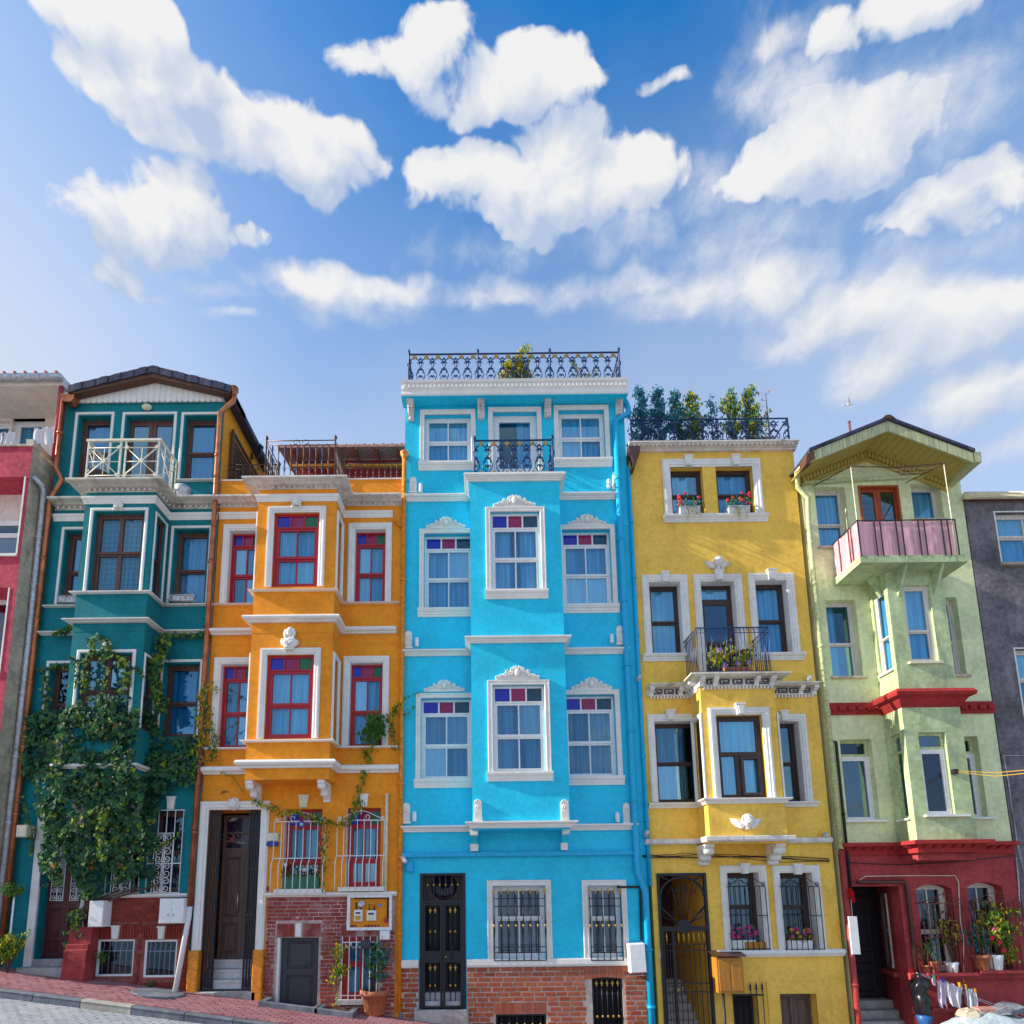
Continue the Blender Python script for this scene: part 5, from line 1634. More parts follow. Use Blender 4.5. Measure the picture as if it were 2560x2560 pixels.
for s in (-1, 1):
    xx = (dx0 + dx1) / 2 + s * .10; zc = F.z(935, -dy)
    link('handle',MB().tube([(xx,dy-.05,zc-.22),(xx,dy-.055,zc),(xx,dy-.05,zc+.22)],.014,8).tube([(xx,dy-.05,zc-.17),(xx,dy+.01,zc-.17)],.010,6).tube([(xx,dy-.05,zc+.17),(xx,dy+.01,zc+.17)],.010,6),'chrome',dd)
tz1 = od[3] - .05
tw_=link('transom_window',MB().box(dx0,dx0+.07,dy,dy+.08,dtz,tz1).box(dx1-.07,dx1,dy,dy+.08,dtz,tz1).box(dx0+.07,dx1-.07,dy+.002,dy+.08,tz1-.06,tz1).box(dx0+.07,dx1-.07,dy-.01,dy+.08,dtz,dtz+.06),'dark_wood',ho)
ax, bx2, az, bz2 = dx0 + .07, dx1 - .07, dtz + .06, tz1 - .06
mx, mz = ax + (bx2 - ax) * .62, (az + bz2) / 2
link('glazing_bar',MB().box(mx-.02,mx+.02,dy+.005,dy+.07,az,bz2).box(ax,mx-.02,dy+.007,dy+.07,mz-.02,mz+.02).box(mx+.02,bx2,dy+.007,dy+.07,mz-.02,mz+.02),'dark_wood',tw_)
for (a,b,c,d) in ((ax,mx-.02,az,mz-.02),(mx+.02,bx2,az,mz-.02),(ax,mx-.02,mz+.02,bz2),(mx+.02,bx2,mz+.02,bz2)):
    pane(tw_, a, b, c, d, dy + .04, 'dark_stained_glass')
cm_ = MB(); rnd = random.Random(8)
for i in range(9):
    a = R_(20 * i)
    cm_.tube([(ax+(mx-ax)*.55,dy+.034,mz-.25),(ax+(mx-ax)*.55+.55*math.cos(a),dy+.034,mz-.25+.34*math.sin(a))],.005,4)
    cm_.tube([(mx+.2,dy+.034,bz2-.2),(mx+.2+.26*math.cos(2*a),dy+.034,bz2-.2+.2*math.sin(2*a))],.005,4)
link('lead_line', cm_, 'zinc', tw_)
bq = F.p(372, 450, -dy); bm = MB()
bm.prism_xz([(bq[0]-.10,bq[1]-.12),(bq[0]-.03,bq[1]-.05),(bq[0]+.03,bq[1]-.04),(bq[0]+.09,bq[1]+.04),(bq[0]+.10,bq[1]+.10),(bq[0]+.07,bq[1]+.14),(bq[0]+.05,bq[1]+.08),(bq[0]-.02,bq[1]+.04),(bq[0]-.05,bq[1]-.03)],dy+.028,dy+.041)
link('red_bird_glass', bm, 'roof_tile', tw_)
bq = F.p(395, 285, -dy)
link('white_bird_glass',MB().prism_xz([(bq[0]-.12,bq[1]-.05),(bq[0]+.02,bq[1]-.03),(bq[0]+.16,bq[1]+.08),(bq[0]+.02,bq[1]+.04),(bq[0]-.02,bq[1]+.12),(bq[0]-.05,bq[1]+.02)],dy+.028,dy+.041),'zinc',tw_)
bq=F.p(350,268,-dy);link('sun_glass',MB().lathe((bq[0],dy+.03,bq[1]),[(0,0),(.05,0),(.05,.012),(0,.012)],14,'y', False),'gold',tw_)
# folded black security shutters on both sides of the porch
for (a, n, s) in ((od[0] + .02, 7, 1), (od[1] - .02, 7, -1)):
    g=link('folding_gate',MB().box(a-.012,a+.012,.02,.06,od[2]+.03,od[3]-.01).box(a+s*.24-.012,a+s*.24+.012,.02,.06,od[2]+.03,od[3]-.01),'black_iron',ho)
    for i in range(n):
        x = a + s * (.03 + .19 * i / (n - 1))
        link('bar',MB().box(x-.010,x+.010,.01+.03*(i%2),.04+.03*(i%2),od[2]+.04,od[3]-.02),'black_iron',g)
    for z in (od[2] + .5, od[2] + 1.6, od[2] + 2.6):
        link('lattice',MB().box(min(a,a+s*.24),max(a,a+s*.24),.045,.055,z,z+.02),'zinc',g)
link('gate_track',MB().box(od[0],od[1],-.02,.10,od[2]-.02,od[2]+.02),'black_iron',ho)
stp=thing('porch_steps',((od[0]+od[1])/2,.2,od[2]),'grey marble steps inside the orange house porch, lowest one broken','steps')
sh_ = (dbz - od[2]) / 3
for i in range(3):
    mbx=MB().cham(od[0]+.01,od[1]-.01,.10+.16*i,dy+.1,od[2]+sh_*i-(.2 if i==0 else 0),od[2]+sh_*(i+1),.015)
    mbx.box(od[0]+.02,od[1]-.02,.075+.16*i,.12+.16*i,od[2]+sh_*(i+1)-.045,od[2]+sh_*(i+1)+.003)
    link('step', mbx, 'marble', stp)
link('threshold',MB().cham(od[0]-.1,od[1]+.1,-.14,.08,gz(od[1])-.4,od[2]-.005,.02),'stone_step',ho)
# worn brick base
bx0, bx1 = od[1] + jw + .04, OX1 - .10
base=link('brick_base',wall_mb(bx0,bx1,oz0,sb[0]-.01,[bd,bw_],-.02,.2, True),'pale_mortar',ho)
cnt = [0]
gm = F.r(1326, 893, 1678, 1172)
hl=[(bd[0]-.05,bd[1]+.05,bd[2]-.5,bd[3]+.32),(bw_[0]-.04,bw_[1]+.04,bw_[2]-.06,bw_[3]+.26),gm]
lay_bricks(base,'orange_house_brick',bx0,bx1,gz(bx1)-.3,sb[0]-.02,-.022,.225,.066,.018,hl,.012,280,cnt,21)
soldiers(base,'orange_house_brick',bd[0]-.02,(bd[0]+bd[1])/2-.09,bd[3]+.02,bd[3]+.30,-.022,5);soldiers(base,'orange_house_brick',(bd[0]+bd[1])/2+.09,bd[1]+.04,bd[3]+.02,bd[3]+.30,-.022,6)
link('keystone',MB().cham((bd[0]+bd[1])/2-.07,(bd[0]+bd[1])/2+.07,-.05,.0,bd[3]+.01,bd[3]+.31,.02),'clean_white_trim',ho)
mm_ = (bw_[0] + bw_[1]) / 2
soldiers(base,'orange_house_brick',bw_[0]-.03,mm_-.08,bw_[3]+.02,bw_[3]+.25,-.022,5);soldiers(base,'orange_house_brick',mm_+.08,bw_[1]+.03,bw_[3]+.02,bw_[3]+.25,-.022,5)
panel_door(ho,(bd[0]+.06,bd[1],bd[2],bd[3]),.08,'slate_door',1,'cellar_door',rows=((0.05,0.50),(0.58,0.95)))
link('reveal_lining',MB().box(bd[0],bd[0]+.06,-.015,.12,bd[2],bd[3]),'white_trim',ho)
w=window(ho,bw_,.04,'red_frame',.06,.06,2,.55,.0, None,'grey_curtain',folds=5)
g=grille(ho,bw_[0]+.02,bw_[1]-.02,bw_[2]+.0,bw_[3]+.0,-.05,'white_metal',6,[bw_[2]+.08,bw_[3]-.12],.011)
am = MB()
for i in range(3):
    c = bw_[0] + .14 + i * .13
    am.tube([(c+.06*math.cos(a),-.06,bw_[3]-.12-.12*math.sin(a)) for a in [math.pi*k/8 for k in range(9)]],.007,5)
link('scroll', am, 'white_metal', g)
link('sill',MB().box(bw_[0]-.08,bw_[1]+.08,-.12,.05,bw_[2]-.10,bw_[2]-.001),'stone_step',ho)
vq = F.p(1470, 1290, .1)
link('vent_cowl',MB().lathe((vq[0],-.20,vq[1]),[(0,0),(.09,0),(.11,.03),(.10,.10),(.06,.12),(.06,.2),(0,.2)],14,'y'),'slate_door',ho)
# rain pipe in the colour of the wall, on the border with the blue house
px_ = OX1 + .01
pz = D.z(190, .1)
pipe(ho, [(px_, -.07, pz), (px_, -.07, gz(px_) + .12)], .055, 'orange_pipe')
link('hopper',MB().lathe((px_,-.07,pz-.02),[(.05,-.12),(.06,-.04),(.10,.05),(.105,.10),(.08,.12),(0,.12)],12),'orange_pipe',ho)
pipe(ho,[(D.x(1630,715,.06),-.05,D.z(715,.06)),(px_-.03,-.06,D.z(775,.06))],.036,'orange_pipe','pipe_branch', False)
pipe(ho,[(F.x(1640,80,.08),.02,F.z(88,.08)),(F.x(1632,90,.08),-.07,F.z(88,.08)),(F.x(1632,90,.08),-.07,F.z(880,.08))],.036,'cream_sign','gas_pipe', True)
# terrace railing: a raised central cage over the bay, lower rails along the parapet
def balu(x, y, z0, z1, r=.011):
    h = z1 - z0
    return MB().lathe((x,y,z0),[(r,0),(r,h*.22),(r*2.0,h*.28),(r,h*.34),(r,h*.42),(r*2.6,h*.50),(r,h*.58),(r,h*.70),(r*2.2,h*.88),(r,h)],6)
cz0 = ocor[1] + .01; ry = -(ob + .12)
rx0,rx1=D.x(602,65,ob+.12),D.x(1155,65,ob+.12);rz1=D.z(68,ob+.12);rz2=D.z(104,ob+.12)
rl=link('terrace_railing',MB().tube([(rx0,.1,rz1),(rx0,ry,rz1),(rx1,ry,rz1),(rx1,.1,rz1)],.013,6),'brown_iron',ho)
link('rail',MB().tube([(rx0,.1,rz2),(rx0,ry,rz2),(rx1,ry,rz2),(rx1,.1,rz2)],.012,6),'brown_iron',rl)
link('rail',MB().tube([(rx0,.1,cz0+.08),(rx0,ry,cz0+.08),(rx1,ry,cz0+.08),(rx1,.1,cz0+.08)],.012,6),'brown_iron',rl)
for (x, yy) in ((rx0, ry), (rx1, ry), (rx0, .1), (rx1, .1)):
    link('post',MB().lathe((x,yy,cz0-.03),[(.018,0),(.018,rz1-cz0+.05),(.035,rz1-cz0+.07),(.042,rz1-cz0+.11),(.02,rz1-cz0+.15),(0,rz1-cz0+.16)],10),'brown_iron',rl)
for i in range(1, 11):
    x = rx0 + (rx1 - rx0) * i / 11
    link('baluster', balu(x, ry, cz0, rz2), 'navy_iron' if i % 2 else 'brown_iron', rl)
    link('diamond',MB().tube([(x-.05,ry,cz0+.34*(rz2-cz0)),(x,ry,cz0+.40*(rz2-cz0)),(x+.05,ry,cz0+.34*(rz2-cz0)),(x,ry,cz0+.28*(rz2-cz0))],.008,5, True),'brown_iron',rl)
for x in (rx0, rx1):
    for i in range(1, 6):
        yy = ry + (.1 - ry) * i / 6
        link('baluster', balu(x, yy, cz0 if yy < 0 else o_par, rz2), 'brown_iron', rl)
cm_ = MB(); mxr = (rx0 + rx1) / 2
for s in (-1, 1):
    cm_.tube([(mxr+(p[0]-mxr)*s,p[1],p[2]) for p in spiral(mxr+.12,(rz1+rz2)/2,.09,.03,3.1,-2.4,ry,12)],.009,5)
link('scroll', cm_, 'brown_iron', rl)
lz1 = D.z(258, -.1); lz0 = o_par + .03
for (a, b, n) in ((OX0 + .12, rx0, 7), (rx1, OX1 - .05, 10)):
    g=link('parapet_railing',MB().tube([(a,.1,lz1),(b,.1,lz1)],.013,6).tube([(a,.1,lz1-.13),(b,.1,lz1-.13)],.010,6),'brown_iron',ho)
    for i in range(n + 1):
        x = a + (b - a) * i / n
        link('baluster', balu(x, .1, lz0, lz1, .009), 'brown_iron', g)
# louvred screen standing against the neighbour's side wall
sx = TX1 + .06
ls=thing('louvred_screen',(sx,1.4,o_par),'dark brown slatted screen leaning against the orange upper side wall of the teal house','screen')
y0s, y1s, z0s, z1s = .35, 2.3, o_par - .15, o_par + 1.75
link('screen_frame',MB().box(sx-.02,sx+.04,y0s,y0s+.07,z0s,z1s).box(sx-.02,sx+.04,y1s-.07,y1s,z0s,z1s).box(sx-.015,sx+.035,y0s+.07,y1s-.07,z1s-.07,z1s).box(sx-.015,sx+.035,y0s+.07,y1s-.07,z0s,z0s+.07),'lattice_wood',ls)
for i in range(13):
    z = z0s + .12 + i * .125
    link('slat',MB().box(sx-.01,sx+.03,y0s+.05,y1s-.05,z,z+.075),'lattice_wood',ls)
def lantern(x, y, z, label):
    o = thing('wall_lantern', (x, y, z), label, 'lantern')
    link('bracket',MB().tube([(x-.22,y,z-.10),(x-.12,y,z-.14),(x-.02,y,z-.09),(x,y,z-.02)],.012,6).box(x-.24,x-.21,y-.03,y+.03,z-.18,z+.02),'black_iron',o)
    link('lamp_cap',MB().lathe((x,y,z),[(.0,.34),(.02,.30),(.09,.22),(.10,.20),(0,.20)],6,smooth=False),'black_iron',o)
    link('lamp_glass',MB().lathe((x,y,z),[(.045,0),(.08,.20)],6,smooth=False),'dim_glass',o)
    link('lamp_base',MB().lathe((x,y,z),[(0,-.05),(.03,-.02),(.05,0),(0,.005)],6,smooth=False),'black_iron',o)
    return o
q=D.p(500,150,-1.6);lantern(TX1+.28,1.6,q[1]-.1,'black lantern on the orange side wall above the slatted screen')

# ================================================================== blue house
LX0, LX1 = -1.872, 3.63
lb = 0.68
lw = 'cyan_plaster'
hb=thing('blue_house',(.9,0,gz(.9)),'tall bright cyan house with ornate white window frames and iron roof railing','house')
lz0 = gz(LX1) - .5
lbx0, lbx1 = H.x(597, 700, lb), H.x(1308, 700, lb)
wt = 'clean_white_trim'
ctop = G.z(330, .40)
cbot = G.z(520)
LST = ['blue_stained_glass', 'red_stained_glass', 'teal_stained_glass']
t1=G.r(247,597,598,960);t2=G.r(760,578,1103,1030);t3=G.r(1253,563,1615,935)
t1 = (t1[0], t1[1], t1[2], t1[3]); t2 = (t2[0], t2[1], G.z(1130), t2[3])
m1=G.r(243,1495,600,1932);m1=(m1[0],m1[0]+1.17,H.z(245),m1[3]);m3=(H.x(1663,100)-1.17,H.x(1663,100),H.z(228),G.z(1468))
l1=(H.x(217,1200),H.x(217,1200)+1.17,H.z(1528),H.z(917));l3=(H.x(1690,1200)-1.17,H.x(1690,1200),H.z(1520),H.z(903))
gw1 = I.r(760, 892, 1168, 1440); gw2 = I.r(1474, 890, 1745, 1440)
dg = I.r(212, 796, 560, 1818)
cw = I.r(1505, 1578, 1752, 1990); cw2 = I.r(783, 1858, 1168, 2050)
link('front_wall',wall_mb(LX0,LX1,lz0,ctop-.1,[t1,t2,t3,m1,m3,l1,l3,gw1,gw2,dg,cw,cw2],0,.24, False),lw,hb)
mb = MB()
for q in (LX0,LX1):mb.quad((q,0,lz0),(q,6.5,lz0),(q,6.5,ctop-.1),(q,0,ctop-.1))
mb.quad((LX0, 6.5, lz0), (LX1, 6.5, lz0), (LX1, 6.5, ctop - .1), (LX0, 6.5, ctop - .1))
link('side_wall', mb, lw, hb)
link('roof',MB().box(LX0+.01,LX1-.01,.05,6.45,ctop-.12,ctop-.06),'stone_step',hb)
# roof cornice: white dentilled band over a blue cove, returned at both ends
H0 = ctop - cbot
cpath = [(LX0 - .06, 0), (LX1 + .03, 0)]
zc1 = ctop - .36
cov=[(-.02,cbot)]+[(.02+.30*(1-math.cos(math.pi/2*i/6)),cbot+(zc1-cbot)*.85*math.sin(math.pi/2*i/6)) for i in range(7)]+[(.34,zc1-.02),(.34,zc1),(-.02,zc1)]
link('cornice_cove', MB().sweep(cpath, cov), lw, hb)
co=link('cornice',MB().sweep(cpath,[(-.02,zc1+.002),(.35,zc1+.002),(.37,zc1+.03),(.36,zc1+.12),(.38,zc1+.15),(.38,zc1+.28),(.42,zc1+.30),(.44,ctop),(-.02,ctop+.01)]),wt,hb)
dentils(co, cpath, zc1 + .165, zc1 + .265, .055, .105, .415, wt)
for (v) in ((110,498,167,617),(640,487,703,607),(1145,473,1207,593),(1685,457,1748,577)):
    r = G.r(*v, .12); corbel(hb, r, 0, .26)
# bay
bf = G.r(742, 1332, 1112, 1932, lb); bf = (bf[0], H.x(1128, 60, lb), H.z(112, lb), bf[3])
bl = H.r(758, 827, 1165, 1478, lb)
bt = G.z(1010, lb + .12); bbz = I.z(462, lb)
bay(hb, lw, lbx0, lbx1, lb, bbz, bt - .05, [bf, bl], [])
lpath = [(LX0 + .01, 0), (lbx0, 0), (lbx0, -lb), (lbx1, -lb), (lbx1, 0), (LX1 - .19, 0)]
za = (G.z(1247, 0, 350), G.z(1195, .1, 350)); za = (za[0] - .02, za[1])
ledge(hb, lpath, za[0], za[1], .14, 'step', wt, 'band')
link('bay_cap',MB().box(lbx0-.12,lbx1+.12,-lb-.12,0,za[1]+.004,za[1]+.03),wt,hb)
zb=(H.z(606,0,350),H.z(555,.1,350));ledge(hb,lpath,zb[0],zb[1],.14,'step',wt,'band')
zc = (I.z(477), I.z(428, .1)); ledge(hb, lpath, zc[0], zc[1], .15, 'step', wt, 'band')
BLU = [('t', t1), ('t', t3)]
def carved(w, r, y, sill=True, width=.115, p=.05):
    "flat carved frame with raised edges and a row of small leaves"
    prof=[(0,-.01),(0,p*.7),(.012,p),(.028,p),(.034,p*.62),(width-.034,p*.62),(width-.028,p),(width-.006,p),(width,p*.7),(width,-.01)]
    s = link('surround', MB().surround(*r, y, prof, 3), wt, w)
    m = MB(); u = width / 2
    def run(a, b):
        n = max(2, int(math.dist(a, b) / .062))
        for i in range(n):
            t = (i + .5) / n
            m.ball((a[0]+(b[0]-a[0])*t,y-p*.62,a[1]+(b[1]-a[1])*t),(.017,.014,.017),5,3)
    run((r[0]-u,r[2]),(r[0]-u,r[3]));run((r[0]-u,r[3]+u),(r[1]+u,r[3]+u));run((r[1]+u,r[2]),(r[1]+u,r[3]))
    stuff(link('carving', m, wt, w))
    if sill:
        link('sill',MB().sweep([(r[0]-width-.03,y),(r[1]+width+.03,y)],ledge_prof(r[2]-.20,r[2]+.004,.10,'step')),wt,w)
for r in (t1, t3):
    w=window(hb,r,.12,'white_frame',.05,.05,2,.5,cur='blue_curtain',folds=7);carved(w,r,0)
w=window(hb,t2,.12,'white_frame',.08,.08,1,.22,cur='blue_curtain',cx=(.55,1),folds=3,name='balcony_door');carved(w,t2,0, False)
for r,c in ((m1,'blue_curtain'),(m3,'blue_curtain'),(l1,'grey_curtain'),(l3,'grey_curtain')):
    w=window(hb,r,.12,'white_frame',.05,.05,2,.50,.27,LST,c,folds=9);carved(w,r,0)
for r, c in ((bf, 'blue_curtain'), (bl, 'grey_curtain')):
    w=window(hb,r,-lb+.06,'white_frame',.05,.05,2,.50,.30,LST,c,folds=7,gap=True);carved(w,r,-lb)
crest(hb,G.r(762,1205,1085,1292,lb),-lb);crest(hb,H.r(778,682,1115,782,lb),-lb)
for (c,r) in (((258,1372,555,1452),m1),((1320,1350,1618,1430),m3)):crest(hb,G.r(*c),0)
for (c,r) in (((240,788,550,872),l1),((1347,770,1660,858),l3)):crest(hb,H.r(*c),0)
for v,V,d in (((132,1075,190,1193),G,0),((1657,1037,1715,1160),G,0),((93,420,158,553),H,0),((1685,382,1748,525),H,0),((75,265,143,420),I,0),((1733,265,1800,425),I,0),((612,240,685,408),I,lb),((1265,240,1340,408),I,lb)):
    acroterion(hb, V.r(*v, d), -d)
for (V,x,z,lab) in ((G,217,1178,'white wall light high on the cyan wall, beside the orange pipe'),(G,1637,1145,'white wall light high on the cyan wall, beside the cyan pipes'),
                       (H,188,533,'white wall light on the middle cyan band, on the orange house side'),(H,1660,506,'white wall light on the middle cyan band, beside the cyan pipes'),
                       (I,170,403,'white wall light on the lowest white band, above the gated door'),(I,1703,408,'white wall light on the lowest white band, above the small barred window')):
    q = V.p(x, z, .1); spot(q[0], q[1], lab, 'wall lights of the blue house')
# bay consoles
for (a, b) in ((590, 650), (1280, 1332)):
    x0, x1 = I.x(a, 560, .3), I.x(b, 560, .3)
    z1, z0 = zc[0] - .004, I.z(622, .05)
    h = z1 - z0
    br=link('bracket',MB().prism_yz([(.01,z0),(-.14,z0),(-.16,z0+h*.30),(-.22,z0+h*.45),(-.36,z0+h*.68),(-.50,z0+h*.76),(-.50,z1),(.01,z1)],x0+.015,x1-.015),lw,hb)
    link('bracket_end',MB().prism_yz([(-.12,z0-.01),(-.165,z0-.01),(-.185,z0+h*.34),(-.14,z0+h*.34)],x0,x1),wt,br)
    link('bracket_end',MB().prism_yz([(-.40,z0+h*.70),(-.53,z0+h*.74),(-.53,z1-.002),(-.40,z1-.002)],x0,x1),wt,br)
# railings
def iron_rail(root,x0,x1,z0,z1,y,n,posts,s=1.0,name='roof_railing',ends=True,depth=None):
    g = link(name, MB().box(x0, x1, y - .014, y + .014, z1 - .03, z1), 'navy_iron', root)
    link('rail',MB().box(x0,x1,y-.010,y+.010,z0+.02,z0+.04),'navy_iron',g)
    for x in posts:
        h = z1 - z0
        link('post',MB().lathe((x,y,z0-.02),[(.028,0),(.028,.06),(.02,.08),(.02,h+.03),(.034,h+.05),(.040,h+.09),(.02,h+.13),(0,h+.14)],8),'navy_iron',g)
    w = (x1 - x0) / n
    for i in range(n):
        cx = x0 + w * (i + .5)
        link('scroll', rail_scroll_unit(cx, z0 + .03, z1 - .04, y, w, s), 'navy_iron', g)
        link('gold_diamond', diamond(cx, z1 - .10, y - .004, .062), 'gold', g)
        link('gold_foot',MB().prism_xz([(cx-.05,z0+.04),(cx+.05,z0+.04),(cx+.015,z0+.09),(cx-.015,z0+.09)],y-.012,y+.012),'gold',g)
    return g
ry = -.30
rz1 = G.z(128, .30, 920); rz0 = ctop + .02
xa, xb = G.x(128, 140, .3), G.x(1712, 140, .3)
g=iron_rail(hb,xa,xb,rz0,rz1,ry,18,[xa,G.x(647,140,.3),G.x(1190,140,.3),xb])
for x in (xa, xb):
    link('side_rail',MB().box(x-.012,x+.012,ry,2.2,rz1-.03,rz1-.002).box(x-.01,x+.01,ry,2.2,rz0+.02,rz0+.04),'navy_iron',g)
    with turned(Matrix.Translation((x, 0, 0)) @ Matrix.Rotation(math.pi / 2, 4, 'Z')):
        for i in range(8):link('scroll',rail_scroll_unit(ry+.16+.30*i,rz0+.03,rz1-.04,0,.29),'navy_iron',g)
yb = -(lb + .05)
bx0, bx1 = G.x(622, 790, lb + .05), G.x(1208, 790, lb + .05)
z1 = G.z(783, lb + .05); z0 = za[1] + .03
g = iron_rail(hb, bx0, bx1, z0, z1, yb, 6, [bx0, bx1], 1.1, 'balcony_railing')
for x in (bx0, bx1):
    link('side_rail',MB().box(x-.012,x+.012,yb,0,z1-.03,z1-.002),'navy_iron',g)
    with turned(Matrix.Translation((x, 0, 0)) @ Matrix.Rotation(math.pi / 2, 4, 'Z')):
        for i in range(2):link('scroll',rail_scroll_unit(yb+.18+.34*i,z0+.03,z1-.04,0,.32,1.1),'navy_iron',g)
# cable duct and street-level details
zd = (I.z(668), I.z(630))
link('cable_duct',MB().cham(LX0+.0,I.x(1830,650),-.10,.0,zd[0],zd[1],.012),'cyan_pipe',hb)
jz = I.z(1430)
for i in range(11):
    z = jz + (zd[0] - jz) * (i + .6) / 11.3
    for (a,b) in ((LX0+.02,dg[0]-.02),(dg[1]+.02,gw1[0]-.12),(gw1[1]+.12,gw2[0]-.12),(gw2[1]+.12,LX1-.2)):
        if z > gw1[3] + .1 and a > dg[1]:
            if a > dg[1] + .1: continue
            b = LX1 - .2
        link('joint_line', MB().box(a, b, -.004, .01, z, z + .012), lw, hb)
for (r, nb_, nm) in ((gw1, 8, 0), (gw2, 6, 1)):
    w=window(hb,r,.12,'white_frame',.06,.05,2,.55,cur='grey_curtain',gmat='dim_glass',folds=6);carved(w,r,0, False,.13,.06)
    x0, x1, z0, z1 = r[0] + .02, r[1] - .02, r[2] - .02, r[3] - .06
    hh = z1 - z0
    g=grille(hb,x0,x1,z0,z1-.06,-.09,'black_iron',nb_,[z0,z0+hh*.11,z0+hh*.185,z0+hh*.75,z0+hh*.86],.011)
    for i in range(nb_):
        x = x0 + (x1 - x0) * i / (nb_ - 1)
        link('gold_knob',MB().ball((x,-.105,z0+hh*.48),(.026,.022,.034),8,6),'gold',g)
        link('spindle',MB().lathe((x,-.102,z0+hh*.30),[(.010,0),(.022,hh*.14),(.010,hh*.17),(.010,hh*.19),(.022,hh*.22),(.010,hh*.36)],6),'black_iron',g)
        link('gold_spear',MB().prism_xz([(x-.012,z1-.12),(x+.012,z1-.12),(x+.012,z1-.07),(x+.040,z1-.045),(x+.016,z1-.03),(x,z1+.03),(x-.016,z1-.03),(x-.040,z1-.045),(x-.012,z1-.07)],-.115,-.09),'gold',g)
zl = (I.z(1497), I.z(1443, .1))
ledge(hb,[(dg[1]+.02,0),(LX1-.22,0)],zl[0],zl[1],.09,'flat',wt,'sill_course');ledge(hb,[(LX0+.02,0),(dg[0]-.02,0)],zl[0],zl[1],.09,'flat',wt,'sill_course')
# iron front gate: transom grille and two barred leaves before a wooden door
gx0, gx1, gz0, gz1 = dg
gt = gz1 - (gz1 - gz0) * .205
gate=link('front_gate',MB().box(gx0,gx0+.07,-.02,.08,gz0,gz1).box(gx1-.07,gx1,-.02,.08,gz0,gz1).box(gx0+.07,gx1-.07,-.018,.078,gz1-.05,gz1).box(gx0+.07,gx1-.07,-.022,.078,gt-.06,gt),'black_iron',hb)
mx = (gx0 + gx1) / 2
for i, (a, b) in enumerate(((gx0 + .07, mx - .006), (mx + .006, gx1 - .07))):
    lf=link('gate_leaf',MB().box(a,a+.05,-.015,.06,gz0+.02,gt-.065).box(b-.05,b,-.015,.06,gz0+.02,gt-.065).box(a+.05,b-.05,-.013,.058,gt-.11,gt-.066).box(a+.05,b-.05,-.013,.058,gz0+.021,gz0+.06).box(a+.05,b-.05,.0,.05,gz0+(gt-gz0)*.42,gz0+(gt-gz0)*.53),'black_iron',gate)
    for (u0, u1, uk) in ((.07, .41, .20), (.54, .94, .77)):
        for k in range(2):
            x = a + .05 + (b - a - .1) * (k + 1) / 3
            za_, zb_ = gz0 + (gt - gz0) * u0, gz0 + (gt - gz0) * u1
            link('bar',MB().lathe((x,.0,za_),[(.010,0),(.010,(zb_-za_)*.15),(.020,(zb_-za_)*.30),(.010,(zb_-za_)*.36),(.022,(zb_-za_)*.44),(.009,(zb_-za_)*.62),(.009,(zb_-za_))],6),'black_iron',lf)
            zk = za_ + (zb_ - za_) * .42
            link('gold_knob',MB().ball((x,-.02,zk),(.026,.018,.032),8,6),'gold',lf)
            z1 = zb_ - .04
            link('gold_spear',MB().prism_xz([(x-.012,z1-.10),(x+.012,z1-.10),(x+.012,z1-.06),(x+.038,z1-.035),(x+.014,z1-.02),(x,z1+.04),(x-.014,z1-.02),(x-.038,z1-.035),(x-.012,z1-.06)],-.02,.0),'gold',lf)
link('handle',MB().tube([(mx+.20,-.05,gz0+1.05),(mx+.20,-.06,gz0+1.2),(mx+.20,-.05,gz0+1.33)],.014,8),'black_rubber',gate)
link('lock',MB().ball((mx+.07,-.02,gz0+(gt-gz0)*.475),(.024,.014,.024),8,6),'gold',gate)
for i in range(6):
    x = gx0 + .17 + (gx1 - gx0 - .34) * i / 5
    link('bar',MB().lathe((x,.02,gt),[(.010,0),(.010,.10),(.024,.26),(.014,.34),(.024,.42),(.010,.58),(.010,gz1-gt)],6),'black_iron',gate)
    link('gold_knob',MB().ball((x,-.002,gt+.34),(.026,.018,.03),8,6),'gold',gate)
panel_door(hb,(gx0+.03,gx1-.03,gz0+.30,gt-.05),.42,'black_wood',2,'front_door',rows=((.05,.35),(.42,.94)))
link('transom_panel',MB().box(gx0+.02,gx1-.02,.42,.48,gt-.05,gz1),'dark_wood',hb)
link('oval_light',MB().lathe((mx,.40,(gt+gz1)/2),[(0,0),(.27,0),(.30,.02),(.27,.04)],20,'y'),'dark_stained_glass',hb)
for i in range(2):
    link('step',MB().cham(gx0,gx1,.10+.17*i,.5,gz0-.1,gz0+.15*(i+1),.01),'marble',hb)
link('porch_side',MB().quad((gx0,.24,gz0),(gx0,.5,gz0),(gx0,.5,gz1),(gx0,.24,gz1)).quad((gx1,.24,gz0),(gx1,.5,gz0),(gx1,.5,gz1),(gx1,.24,gz1)),lw,hb)
link('door_step',MB().cham(gx0-.10,gx1+.05,-.14,.12,gz(gx1)-.4,gz0,.015),'stone_step',hb)
